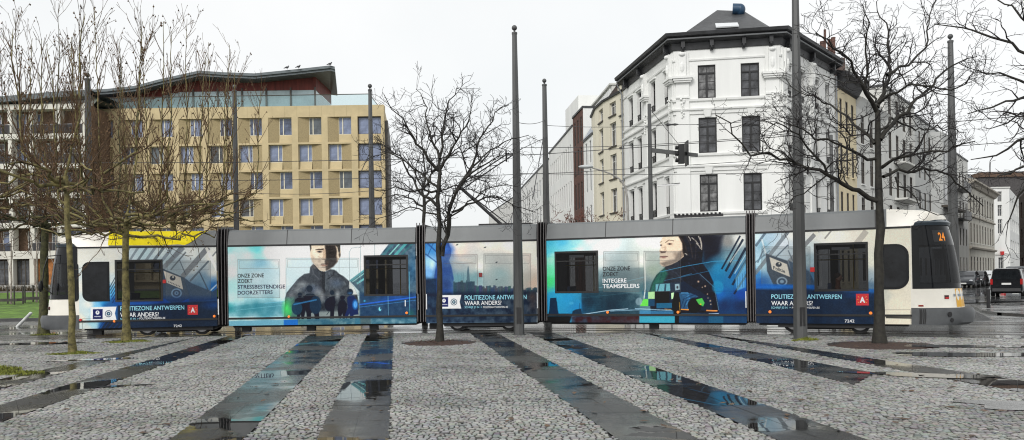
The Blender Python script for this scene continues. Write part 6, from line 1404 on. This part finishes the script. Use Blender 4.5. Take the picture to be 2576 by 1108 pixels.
h, pl = rh('ornate_terrace', 'cream ornate terrace with arched tall windows and heavy cornice before the far white building', 2438, 2502, 13.2, [(z, z+2.5, fr(9,.40,.02)) for z in (1.3,5.6,9.4)], mat('ornate_stone', (.50,.48,.42), .8, .12, .6, streak=True), M_brownfr, M_pane, 'classic', sill=M_plaster2)
m = MB(); P_ = [Vector(pl.w(0,0,0)[:2]), Vector(pl.w(pl.L,0,0)[:2])]; sweep(m, P_, [(.0,12.6),(.3,12.7),(.5,13.1),(.8,13.25),(.8,13.45),(0,13.6)]); sweep(m, P_, [(.0,4.7),(.3,4.8),(.35,5.0),(0,5.1)]); sweep(m, P_, [(.0,8.8),(.2,8.85),(.2,9.0),(0,9.05)]); part('cornice', m, mat('ornate_cornice', (.36,.33,.28), .8, .2), h)
m = MB(); m.hexa([pl.w(0,.2,13.6),pl.w(pl.L,.2,13.6),pl.w(pl.L,8,13.6),pl.w(0,8,13.6),pl.w(.5,2.2,15.8),pl.w(pl.L-.5,2.2,15.8),pl.w(pl.L-.5,6,15.8),pl.w(.5,6,15.8)]); part('mansard', m, M_roofd, h)
# far end of the street: white block front on, brick mass behind
Yf = 128; pf = Plane((xat(2497,Yf), Yf), (xat(2542,Yf), Yf)); fb = thing('white_street_end_block', 'white block closing the end of the right street, small red sign over its door', 'building', pf.w(0,0,0), group='houses along the right street', world=True)
zt = at(2510,474,Yf).z; s = lambda px: pf.s(px,600); zz = lambda py: at(2520,py,Yf).z
rc = [(s(2511),s(2522),zz(b),zz(a)) for a, b in ((482,508),(516,544),(552,588))] + [(s(2511),s(2524),zz(680),zz(648))]
m = MB(); wall_open(m, pf, pf.L, 0, zt, rc, .25); pr = Plane(pf.w(pf.L,0,0)[:2], (xat(2566,148), 148)); rcr = [(pr.L*a, pr.L*(a+.10), z, z+2.0) for a in (.08,.28,.48,.68,.86) for z in (5,8.6,11.8)]; wall_open(m, pr, pr.L, 0, zt, rcr, .2); part('wall', m, M_plaster, fb)
for a, b, c, d in rc: win(fb, pf, a, c, b-a, d-c, 'cross', M_whitefr, M_pane)
for a, b, c, d in rcr: win(fb, pr, a, c, b-a, d-c, 'slot', M_whitefr, M_panel)
m = MB(); boxw(m, pf, 0, pf.L, -.12, 0, 4.5, 4.75); part('string_course', m, M_plaster2, fb); m = MB(); boxw(m, pf, s(2515), s(2521), -.5, -.05, zz(642), zz(633)); part('shop_sign', m, M_red, fb)
m = MB(); boxw(m, pf, -.1, pf.L+.1, -.15, 12, zt, zt+.2); part('roof', m, M_plaster2, fb)
pb_ = Plane((xat(2470,160),160), (xat(2650,160),160)); bb = thing('dark_brick_block', 'dark brick block with a tiled roof rising behind the white street-end block', 'building', pb_.w(0,0,0), world=True)
m = MB(); boxw(m, pb_, 0, pb_.L, 0, 12, 0, at(2560,445,160).z); part('wall', m, mat('dark_brick', (.07,.065,.065), .8, .25, 3), bb); m = MB(); boxw(m, pb_, -.2, pb_.L, -.3, 3, at(2560,445,160).z, at(2560,440,160).z+.5); part('roof', m, mat('tile_orange', (.12,.075,.05), .8, .3), bb)
pg = Plane((xat(2566,100),100), (xat(2640,72),72)); gb = thing('right_edge_brick_house', 'brown brick house at the right edge of the side street', 'building', pg.w(0,0,0), world=True)
rc = [(pg.L*a, pg.L*(a+.06), z, z+1.9) for a in (.08,.24,.4,.56,.72) for z in (1.5,5,8.3)]; m = MB(); wall_open(m, pg, pg.L, 0, 11, rc, .2); m.quad(pg.w(0,0,0), pg.w(0,8,0), pg.w(0,8,11), pg.w(0,0,11)); part('wall', m, mat('dark_brown_brick', (.06,.04,.033), .85, .3, 6), gb)
for a, b, c, d in rc: win(gb, pg, a, c, b-a, d-c, 'slot', M_brownfr, M_pane)

# --- yellow hotel
Yh = 91.0; hx0, hx1 = xat(222,Yh), xat(972,Yh); ph = Plane((hx0,Yh),(hx1,Yh)); hotel = thing('hotel_building', 'sand-coloured building with a grid of blue windows and a dark folded roof', 'building', ph.w(0,0,0), world=True)
pitch = 3.41; fl = 3.1; zh = [20.7 - fl*i for i in range(6)]; m = MB(); rec = MB(); dp = .55; W = ph.L
hdr = lambda i: zh[i]
boxw(m, ph, 0, W, 0, 1.0, 20.7, 22.0); boxw(m, ph, 0, W, dp+.02, 1.2, 0, 20.7)
for i, z in enumerate(zh):
    zb_ = z-fl; boxw(m, ph, 0, W, .0, dp+.02, zb_, zb_+.22)
nb = 10; bays = []
for j in range(nb+1):
    x1 = W - .35 - j*pitch; x0 = x1 - (pitch-.72)
    if x0 < 0: break
    bays.append((x0, x1)); 
    for i, z in enumerate(zh): boxw(m, ph, x1, x1+.36 if j == 0 else x1+.72, .0, dp+.02, z-fl+.22, z)
for i, z in enumerate(zh):
    for j, (x0, x1) in enumerate(bays):
        zs, zt = z-1.98, z; zb_ = z-fl+.22; ww = 1.5
        if j == 0:
            m.quad(ph.w(x0,.30,zb_), ph.w(x1,.30,zb_), ph.w(x1,.30,zs), ph.w(x0,.30,zs)); win(hotel, ph, x0+.02, zs, 1.3, 1.96, 'slot', M_blackfr if False else M_brownfr, M_paneb, .40); win(hotel, ph, x0+1.36, zs, 1.3, 1.96, 'slot', M_brownfr, M_paneb, .40); m.quad(ph.w(x0,.30,zs), ph.w(x1,.30,zs), ph.w(x1,dp,zs), ph.w(x0,dp,zs)); continue
        right = (i % 2 == 0)
        wa, wb = (x1-ww, x1-.02) if right else (x0+.02, x0+ww)
        m.quad(ph.w(wa,.22,zb_), ph.w(wb,.22,zb_), ph.w(wb,.36,zs), ph.w(wa,.36,zs)); m.quad(ph.w(wa,.36,zs), ph.w(wb,.36,zs), ph.w(wb,dp,zs), ph.w(wa,dp,zs))
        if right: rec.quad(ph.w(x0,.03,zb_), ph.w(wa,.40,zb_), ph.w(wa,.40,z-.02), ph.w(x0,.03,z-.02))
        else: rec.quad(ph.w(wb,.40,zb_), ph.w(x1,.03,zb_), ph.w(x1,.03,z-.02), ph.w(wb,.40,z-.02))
        win(hotel, ph, wa, zs, wb-wa, 1.96, 'hotel' if right else 'hotelr', M_cream, (M_pane, M_paneb2, M_paneb, M_paneb, M_paneb2, M_paneb, M_panel, M_paneb, M_paneb, M_paneb2, M_paneb)[(i*7+j*3) % 11], .40)
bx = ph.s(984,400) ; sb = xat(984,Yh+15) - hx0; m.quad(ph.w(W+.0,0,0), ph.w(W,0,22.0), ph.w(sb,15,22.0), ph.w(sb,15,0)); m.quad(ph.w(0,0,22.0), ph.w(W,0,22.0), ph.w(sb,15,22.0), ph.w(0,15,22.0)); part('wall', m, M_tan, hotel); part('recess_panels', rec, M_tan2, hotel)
m = MB()
for i in range(24): s_ = W*i/24; boxw(m, ph, s_-.012, s_+.012, -.003, .01, 20.75, 21.98)
part('panel_joints', m, M_tan2, hotel)
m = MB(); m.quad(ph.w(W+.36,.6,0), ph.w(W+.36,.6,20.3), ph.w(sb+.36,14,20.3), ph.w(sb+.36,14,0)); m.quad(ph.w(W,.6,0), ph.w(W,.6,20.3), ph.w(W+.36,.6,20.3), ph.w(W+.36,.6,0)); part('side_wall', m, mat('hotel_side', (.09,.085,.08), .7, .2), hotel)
# parapet glass, penthouse
z0 = 22.0; zr = lambda px, py, Y=Yh: at(px, py, Y).z
s928 = ph.s(928,250); m = MB(); m.quad(ph.w(0,.25,z0), ph.w(s928,.25,z0), ph.w(s928,.25,23.25), ph.w(0,.25,23.25)); m.quad(ph.w(s928,.25,z0), ph.w(s928,9,z0), ph.w(s928,9,23.25), ph.w(s928,.25,23.25))
gl = part('balustrade', m, glass('balustrade_glass', (.80,.93,.95), .82, .05, (.3,.38,.38)), hotel)
m = MB(); m.tube([ph.w(0,.25,23.3), ph.w(s928,.25,23.3), ph.w(s928,9,23.3)], .05, 6); part('handrail', m, M_brownfr, gl)
Yp = Yh + 2; pp_ = Plane((xat(225,Yp),Yp),(xat(802,Yp),Yp)); zg = zr(700,228,Yp)
def roofz(x):   # underside of roof at the front edge, from the photograph's fold points
    K = [(-220,262),(0,254),(135,243),(270,234),(340,226),(400,210),(500,190),(560,194),(640,196),(740,186),(840,176)]
    XS = [at(a,b,Yh-.2).x for a,b in K]; ZS = [at(a,b,Yh-.2).z for a,b in K]; return float(np.interp(x, XS, ZS))
m = MB(); n = 30
for i in range(n):
    a, b = pp_.L*i/n, pp_.L*(i+1)/n; za, zb2 = roofz(pp_.w(a,0,0).x)-.1, roofz(pp_.w(b,0,0).x)-.1
    g0 = min(zg, za-.6, zb2-.6); m.quad(pp_.w(a,0,g0), pp_.w(b,0,g0), pp_.w(b,0,zb2+.3), pp_.w(a,0,za+.3))
m.quad(pp_.w(pp_.L,0,zg), pp_.w(pp_.L,8,zg), pp_.w(pp_.L,8,26.5), pp_.w(pp_.L,0,26.5)); part('timber_band', m, mat('timber_red', (.14,.025,.018), .7, .4, 3, streak=True), hotel)
m = MB(); m.quad(pp_.w(0,.05,22), pp_.w(pp_.L,.05,22), pp_.w(pp_.L,.05,zg), pp_.w(0,.05,zg)); m.quad(pp_.w(pp_.L-.05,.05,22), pp_.w(pp_.L-.05,8,22), pp_.w(pp_.L-.05,8,zg), pp_.w(pp_.L-.05,.05,zg)); part('penthouse_glazing', m, mat('penthouse_glass', (.33,.42,.45), .15, .15, .6), hotel)
for i in range(13): m = MB(); s_ = pp_.L - .1 - i*2.85; boxw(m, pp_, s_-.09, s_+.09, -.1, .04, 22, zg+.3); part('post', m, M_brownfr, hotel)
K = [(222,226),(270,224),(340,216),(400,200),(500,178),(560,182),(640,185),(740,175),(830,165),(842,168)]
m = MB(); top = [at(a,b,Yh-.3) for a,b in K]; rows = []
fr_l = [(p.x, p.z) for p in top]
F0 = [Vector((x, Yh-.3, z)) for x, z in fr_l]; F1 = [Vector((x, Yh-.3, z-.30)) for x, z in fr_l]; F2 = [Vector((x, Yh-.1, z-.34)) for x, z in fr_l]; F3 = [Vector((x, Yh-.1, z-.55)) for x, z in fr_l]; B3 = [Vector((x, Yh+11.5, z-.55)) for x, z in fr_l]; B0 = [Vector((x, Yh+11.5, z)) for x, z in fr_l]
for q_ in B3 + B0: q_.x *= (Yh+11.5)/(Yh-.3)*1.0
for q_ in (B3[-1], B0[-1]): q_.x = xat(856, Yh+11.5)
m.grid([B3, F3, F2, F1, F0, B0]); e_ = [F0[-1],F1[-1],F2[-1],F3[-1],B3[-1],B0[-1]]; m.add(e_, [(0,1,2,3,4,5)]); part('roof', m, mat('roof_zinc', (.10,.12,.13), .45, .2, 2), hotel)
for px, py in ((722,169),(751,167),(830,160)):
    p = at(px, py+6, Yh-.6); m = MB(); m.ball((0,0,.22), (.20,.11,.12), 10, 7); m.ball((.16,0,.36), (.075,.065,.075), 8, 6); m.tube([(-.15,0,.20),(-.38,0,.12)], [.07,.03], 6); m.tube([(.02,.04,.12),(.03,.04,-.02)], .012, 5); m.tube([(.02,-.04,.12),(.03,-.04,-.02)], .012, 5); m.tube([(.22,0,.36),(.29,0,.34)], [.02,.004], 5)
    solo('pigeon', m, mat('pigeon_grey', (.05,.05,.055), .7, .2), {722:'leftmost of three small birds perched on the hotel roof edge',751:'middle one of three small birds perched on the hotel roof edge',830:'bird perched on the pointed corner of the hotel roof'}[px], 'bird', group='birds on the hotel roof', loc=p, smooth=True)

# --- balcony building at the far left
Ya = 86.0; pa_ = Plane((xat(-300,Ya),Ya),(xat(221,Ya),Ya)); ap = thing('balcony_apartments', 'long apartment building with white slab bands, brown brick infill and balconies behind the lawn', 'building', pa_.w(0,0,0), world=True)
zz = lambda py: at(60,py,Ya).z
g0, g1, f1 = zz(731), zz(655), zz(629); st = f1 - zz(704); st = 3.2
m = MB(); levels = [g1 + (f1-g1)/2 + st*i for i in range(6)]
for z in levels: boxw(m, pa_, 0, pa_.L, -.1, 1.2, z-.42 if z == levels[0] else z-.28, z+.42 if z == levels[0] else z+.28)
cols = [pa_.s(x,600) for x in (-250,-160,-60,29,82,150,212)]
for s_ in cols:
    boxw(m, pa_, s_-.35, s_+.15, -.05, .9, g0-.2, levels[0]-.43)
    for z in levels[:-1]: boxw(m, pa_, s_-.22, s_+.22, -.02, .9, z+.285 if z != levels[0] else z+.425, z+st-.285)
part('frame', m, mat('warm_render', (.62,.60,.54), .8, .1, .6, streak=True), ap)
m = MB(); boxw(m, pa_, 0, pa_.L, 1.25, 10, g0-.4, levels[-1]+.3); part('wall', m, mat('infill_brick', (.14,.085,.055), .8, .3, 4), ap)
r = random.Random(8)
for z in levels[:-1]:
    s_ = .4
    while s_ < pa_.L - 2:
        w_ = r.choice((1.1,1.6,2.2)); win(ap, pa_, s_, z+.45, w_, 2.2, 'cross', M_whitefr, r.choice((M_pane,M_paneb,M_panel)), 1.13); s_ += w_ + r.uniform(.5,1.6)
s_ = .2
for a, b in ((-240,-168),(-150,-70),(-50,20),(35,76)):
    s0, s1 = pa_.s(a,690), pa_.s(b,690); w_ = (s1-s0)/2
    for k in range(2): win(ap, pa_, s0+w_*k, g0, w_, g1-g0, 'cross', M_brownfr, M_pane, .6)
m = MB(); s0, s1 = pa_.s(90,690), pa_.s(137,690); n = 16
for i in range(n): boxw(m, pa_, s0+(s1-s0)*i/n, s0+(s1-s0)*(i+.8)/n, .5, .62, g0, g1+.1)
part('timber_screen', m, mat('orange_timber', (.42,.16,.04), .6, .3, 3), ap)
for j, z in enumerate(levels[:-1]):
    for a, b in ((cols[1],cols[3]),(cols[4],cols[6])):
        m = MB(); m.quad(pa_.w(a,-.08,z+.3), pa_.w(b,-.08,z+.3), pa_.w(b,-.08,z+1.25), pa_.w(a,-.08,z+1.25)); bl = part('balcony_glass', m, glass('smoke_glass', (.35,.36,.38), .55, .05, (.05,.05,.055)), ap); m = MB(); m.tube([pa_.w(a,-.08,z+1.28), pa_.w(b,-.08,z+1.28)], .03, 5); part('handrail', m, M_steel, bl)
K = [(-260,250),(0,243),(135,231),(226,226)]; fr_l = [(at(a,b,Ya-.6).x, at(a,b,Ya-.6).z) for a, b in K]; m = MB(); m.grid([[Vector((x, y, z+dz)) for x, z in fr_l] for y, dz in ((Ya+12,-.6),(Ya-.6,-.6),(Ya-.6,0),(Ya+12,0))]); part('roof', m, MATS['roof_zinc'], ap); m = MB(); m.add([pa_.w(0,1.3,levels[-1]+.2), pa_.w(pa_.L,1.3,levels[-1]+.2), Vector((fr_l[3][0],Ya+1.3,fr_l[3][1]-.5)), Vector((fr_l[2][0],Ya+1.3,fr_l[2][1]-.5)), Vector((fr_l[1][0],Ya+1.3,fr_l[1][1]-.5)), Vector((fr_l[0][0],Ya+1.3,fr_l[0][1]-.5))], [(0,1,2,3,4,5)]); part('top_storey', m, M_plaster2, ap)
solo('low_wall', (lambda q: (boxw(q, pa_, 0, pa_.L+.5, -3.2, -2.9, 1.2, 1.95), q)[1])(MB()), M_plaster2, 'low pale garden wall along the foot of the apartment building', 'wall')
m = MB(); r = random.Random(5)
for i in range(2600):
    s_ = r.uniform(0, pa_.L); t = r.uniform(-4.4,-3.4); c = pa_.w(s_, t, terr(82)); h_ = r.uniform(.3,1.0); a = r.uniform(0,6.28); w_ = .06
    m.add([c, c+Vector((w_*math.cos(a), w_*math.sin(a),0)), c+Vector((r.uniform(-.2,.2), r.uniform(-.2,.2), h_))], [(0,1,2)])
solo('planting', m, mat('planting_brown', (.10,.075,.04), .8, .5, 3), kind='stuff')
# distant trees beyond the left street
m = MB(); r = random.Random(9)
for i in range(900):
    px = r.uniform(1120,1262); c = at(px, 560, 260); c.z = r.uniform(3, 19 - abs(px-1190)*.05) ; c.y += r.uniform(0,15); a = r.uniform(.6,1.8); m.add([c+Vector((-a,0,-a*.5)), c+Vector((a,.3,-a*.6)), c+Vector((r.uniform(-.5,.5),0,a))], [(0,1,2)])
solo('distant_trees', m, mat('haze_trees', (.22,.24,.25), .9, .2), kind='stuff')

# ------------------------------------------------------------------ vehicles
M_tyre = mat('tyre', (.012,.012,.012), .8, .1); M_hub = mat('hubcap', (.3,.3,.31), .35, .1, metal=.6); M_carglass = mat('car_glass', (.012,.014,.016), .04, .2)
M_lampc = mat('lamp_clear', (.5,.52,.55), .15, .1); M_lampr = mat('lamp_red', (.35,.01,.01), .2, .1)
def car(name, label, group, loc, rz, paint, L=4.2, W=1.72, Hh=1.46, van=False, cat='car'):
    """nose points to local +x"""
    root = thing(name, label, cat, loc, rz, group)
    if van: side = [(-.5,.35,1.05,1.80,.93),(-.475,.30,1.05,1.82,.97),(-.3,.22,1.05,1.84,1),(.05,.22,1.05,1.84,1),(.16,.22,1.03,1.80,1),(.30,.22,.98,1.10,1),(.42,.24,.86,.88,.96),(.48,.28,.74,.76,.88),(.5,.34,.60,.62,.80)]
    else: side = [(-.5,.38,.78,.80,.84),(-.47,.28,.88,.92,.92),(-.36,.22,.90,1.34,.98),(-.22,.20,.92,Hh,1),(.0,.20,.92,Hh,1),(.10,.20,.92,1.34,1),(.22,.20,.93,.97,1),(.38,.22,.80,.82,.97),(.47,.26,.66,.68,.90),(.5,.34,.54,.56,.80)]
    b = MB(); rows = []
    for x, zb, zbelt, zr, wf in side:
        w = W/2*wf; wr = w*.80 if zr > zbelt+.15 else w*.93; X = x*L
        rows.append([(X,-w*.92,zb),(X,-w,zb+.18),(X,-w*1.0,(zb+zbelt)/2+.05),(X,-w*.96,zbelt),(X,-wr,zr-.05 if zr > zbelt+.1 else zr-.01),(X,-wr*.8,zr),(X,wr*.8,zr),(X,wr,zr-.05 if zr > zbelt+.1 else zr-.01),(X,w*.96,zbelt),(X,w,(zb+zbelt)/2+.05),(X,w,zb+.18),(X,w*.92,zb)])
    b.grid(rows, 0, True); b.add(rows[0], [tuple(range(12))]); b.add(rows[-1], [tuple(range(11,-1,-1))])
    part('body', b, paint, root, 'yes')
    # side glass and screens laid just proud of the body
    g = MB(); 
    idx = [i for i, s in enumerate(side) if s[3] > s[2] + .2]
    for sgn, (i3, i4) in ((-1,(3,4)),(1,(8,7))):
        for i in idx[:-1]:
            a, c = rows[i], rows[i+1]; q = [Vector(a[i3]), Vector(c[i3]), Vector(c[i4]), Vector(a[i4])]; cen = sum(q, Vector())/4; q = [cen + (p-cen)*.86 + Vector((0,sgn*.012,.0)) for p in q]; g.quad(*q)
    for i, j in ((idx[0]-1, idx[0]), (idx[-1], idx[-1]+1)) if not van else ((0,0),(idx[-1], idx[-1]+1)):
        if i == j: a = rows[0]; x_ = a[0][0]-.012; g.quad((x_,-W*.36,1.12),(x_,W*.36,1.12),(x_,W*.33,1.66),(x_,-W*.33,1.66)); continue
        a, c = rows[i], rows[j]; q = [Vector(a[4]), Vector(a[7]), Vector(c[7]), Vector(c[4])]; cen = sum(q, Vector())/4; up = (q[1]-q[0]).cross(q[2]-q[0]).normalized(); up = up if up.z > 0 else -up; g.quad(*[cen + (p-cen)*.84 + up*.02 for p in q])
    part('windows', g, M_carglass, root)
    for wx in (-.30, .31):
        for sy in (-1, 1):
            q = MB(); q.tube([(wx*L, sy*(W/2-.20), .31), (wx*L, sy*(W/2-.0), .31)], .31, 18); wl = part('wheel', q, M_tyre, root, True); q = MB(); q.tube([(wx*L, sy*(W/2+.0), .31), (wx*L, sy*(W/2+.012), .31)], .19, 14); part('rim', q, M_hub, wl)
    for sy in (-1, 1):
        q = MB()
        if van: q.box(-.5*L-.02,-.5*L+.05, sy*W*.44-.07, sy*W*.44+.07, .80,1.15)
        else: q.box(-.49*L-.03,-.49*L+.10, sy*W*.36-.14, sy*W*.36+.14, .66,.82)
        part('tail_lamp', q, M_lampr, root); q = MB(); q.ball((.465*L, sy*W*.34, .63 if not van else .70), (.10,.17,.08), 10, 6); part('headlight', q, M_lampc, root, True)
    q = MB(); x_ = -.5*L-.025; q.box(x_, x_+.03, -.26, .26, .78 if van else .5, .90 if van else .61); part('number_plate', q, M_whitefr, root)
    q = MB(); q.box(.498*L, .498*L+.03, -.26, .26, .34, .45); part('number_plate', q, M_whitefr, root)
    for sy in (-1,1): q = MB(); q.ball((.17*L, sy*(W/2+.08), 1.0), (.07,.10,.07), 8, 6); part('wing_mirror', q, paint, root, True)
    q = MB(); q.box(-.5*L-.04,-.5*L+.1,-W*.42,W*.42,.36,.56); part('bumper', q, paint if not van else mat('bumper_dark', (.03,.03,.032), .5, .1), root)
    return root
P_blk = mat('paint_black', (.010,.011,.013), .12, .15); P_gry = mat('paint_dark_grey', (.03,.034,.04), .15, .1); P_wht = mat('paint_white', (.6,.62,.63), .15, .05); P_slv = mat('paint_silver', (.25,.27,.29), .2, .1, metal=.3)
ang = math.atan2(DD.y, DD.x)
van_ = car('black_van', 'black van seen from behind driving away at the right edge, with pale number plate', None, (xat(2552,52), 52.5, .12), ang+.02, P_blk, 4.6, 1.85, 1.85, True, 'van')
off = Vector((DD.y, -DD.x))*3.2
base = RX(2400) + off
specs = [(P_gry,'dark grey parked car nearest to the tram cab'),(P_blk,'black parked car, second in the row from the tram'),(P_wht,'white parked car in the row along the side street'),(P_blk,'black parked car just beyond the white one'),(P_gry,'dark grey parked car, next to last in the row'),(P_slv,'silver parked car at the far end of the row')]
c0 = Vector((xat(2432,69), 69))
for i, (pt_, lab) in enumerate(specs):
    c = c0 + DD*5.4*i; car('parked_car', lab, 'cars parked along the side street', (c.x, c.y, rise(c.y)+.01), ang+math.pi, pt_)
c = at(2562,700,75); v2 = car('far_van', 'pale grey van farther up the side street beyond the black van', None, (c.x, c.y, rise(c.y)), ang, mat('paint_grey', (.16,.17,.18), .2, .1), 4.8, 1.9, 2.1, True, 'van')

# seated passenger behind the right window
def person(loc, rz, label):
    root = thing('person', label, 'person', loc, rz); me = bpy.data.meshes.new('body'); 
    J = [((0,0,.48),.13),((0,0,.72),.14),((0,0,.93),.13),((0,0,1.02),.055),((.01,0,1.12),.085),((.02,0,1.22),.08),((.0,.17,.92),.06),((.05,.22,.70),.045),((.25,.18,.66),.035),((.33,.16,.67),.03),((.0,-.17,.92),.06),((.05,-.22,.70),.045),((.25,-.18,.66),.035),((.33,-.16,.67),.03),((.40,.10,.50),.075),((.42,.10,.10),.05),((.55,.10,.05),.035),((.40,-.10,.50),.075),((.42,-.10,.10),.05),((.55,-.10,.05),.035)]
    E = [(0,1),(1,2),(2,3),(3,4),(4,5),(2,6),(6,7),(7,8),(8,9),(2,10),(10,11),(11,12),(12,13),(0,14),(14,15),(15,16),(0,17),(17,18),(18,19)]
    me.from_pydata([j[0] for j in J], E, []); o = bpy.data.objects.new('body', me); COL.objects.link(o); o.parent = root
    sk = o.modifiers.new('skin', 'SKIN'); me.skin_vertices[0].data[0].use_root = True
    for i, j in enumerate(J): me.skin_vertices[0].data[i].radius = (j[1], j[1])
    su = o.modifiers.new('sub', 'SUBSURF'); su.levels = su.render_levels = 2; me.materials.append(mat('jacket_rust', (.22,.07,.03), .8, .2))
    m = MB(); m.ball((.03,0,1.19), (.095,.088,.12), 14, 10); m.ball((.125,0,1.18), (.02,.014,.02), 6, 5); hd = part('head', m, mat('skin', (.45,.26,.18), .5, .1), root, True)
    m = MB(); m.ball((.0,0,1.24), (.10,.10,.10), 14, 8); part('hair', m, mat('hair_brown', (.05,.025,.015), .7, .3), root, True)
    return root
w5 = P[5].s(c5(680,500)[0], 680); q = P[5].w(w5, .45, .42); person(q, P[5].rz, 'passenger in a rust-brown jacket seated behind the large window of the right tram section')

# ------------------------------------------------------------------ light
world = bpy.data.worlds.new('World'); SC.world = world; world.use_nodes = True; nt = world.node_tree
bg = nt.nodes['Background']; sky = nt.nodes.new('ShaderNodeTexSky'); sky.sky_type = 'NISHITA'; sky.sun_disc = False
SUN_EL, SUN_AZ = R(38), R(206)
sky.sun_elevation = SUN_EL; sky.sun_rotation = SUN_AZ; sky.dust_density = 4; sky.air_density = 1.2
hs = nt.nodes.new('ShaderNodeHueSaturation'); hs.inputs['Saturation'].default_value = .25; nt.links.new(sky.outputs[0], hs.inputs['Color'])
mx = nt.nodes.new('ShaderNodeMix'); mx.data_type = 'RGBA'; mx.inputs[0].default_value = .82
tc = nt.nodes.new('ShaderNodeTexCoord'); n = nt.nodes.new('ShaderNodeTexNoise'); n.inputs['Scale'].default_value = 2.2; n.inputs['Detail'].default_value = 5; nt.links.new(tc.outputs['Generated'], n.inputs['Vector'])
cr = nt.nodes.new('ShaderNodeValToRGB'); cr.color_ramp.elements[0].position = .3; cr.color_ramp.elements[1].position = .7
cr.color_ramp.elements[0].color = (.86,.89,.90,1); cr.color_ramp.elements[1].color = (1.0,1.0,.995,1); nt.links.new(n.outputs['Fac'], cr.inputs['Fac'])
sc_ = nt.nodes.new('ShaderNodeVectorMath'); sc_.operation = 'SCALE'; sc_.inputs['Scale'].default_value = 7.5; nt.links.new(cr.outputs['Color'], sc_.inputs[0])
nt.links.new(hs.outputs['Color'], mx.inputs[6]); nt.links.new(sc_.outputs['Vector'], mx.inputs[7]); nt.links.new(mx.outputs[2], bg.inputs['Color']); bg.inputs['Strength'].default_value = .12
sd = bpy.data.lights.new('sun', 'SUN'); sd.energy = 1.5; sd.angle = R(22); sd.color = (1,.98,.95); so = bpy.data.objects.new('sun', sd); COL.objects.link(so)
dirv = Vector((math.sin(SUN_AZ)*math.cos(SUN_EL), math.cos(SUN_AZ)*math.cos(SUN_EL), math.sin(SUN_EL)))
so.rotation_euler = dirv.to_track_quat('Z', 'Y').to_euler(); so.location = (0,0,40)
SC.view_settings.view_transform = 'Standard'; SC.view_settings.look = 'None'; SC.view_settings.exposure = .32; SC.view_settings.gamma = 1
SC.cycles.filter_width = 1.1; SC.cycles.max_bounces = 6; SC.cycles.transparent_max_bounces = 12
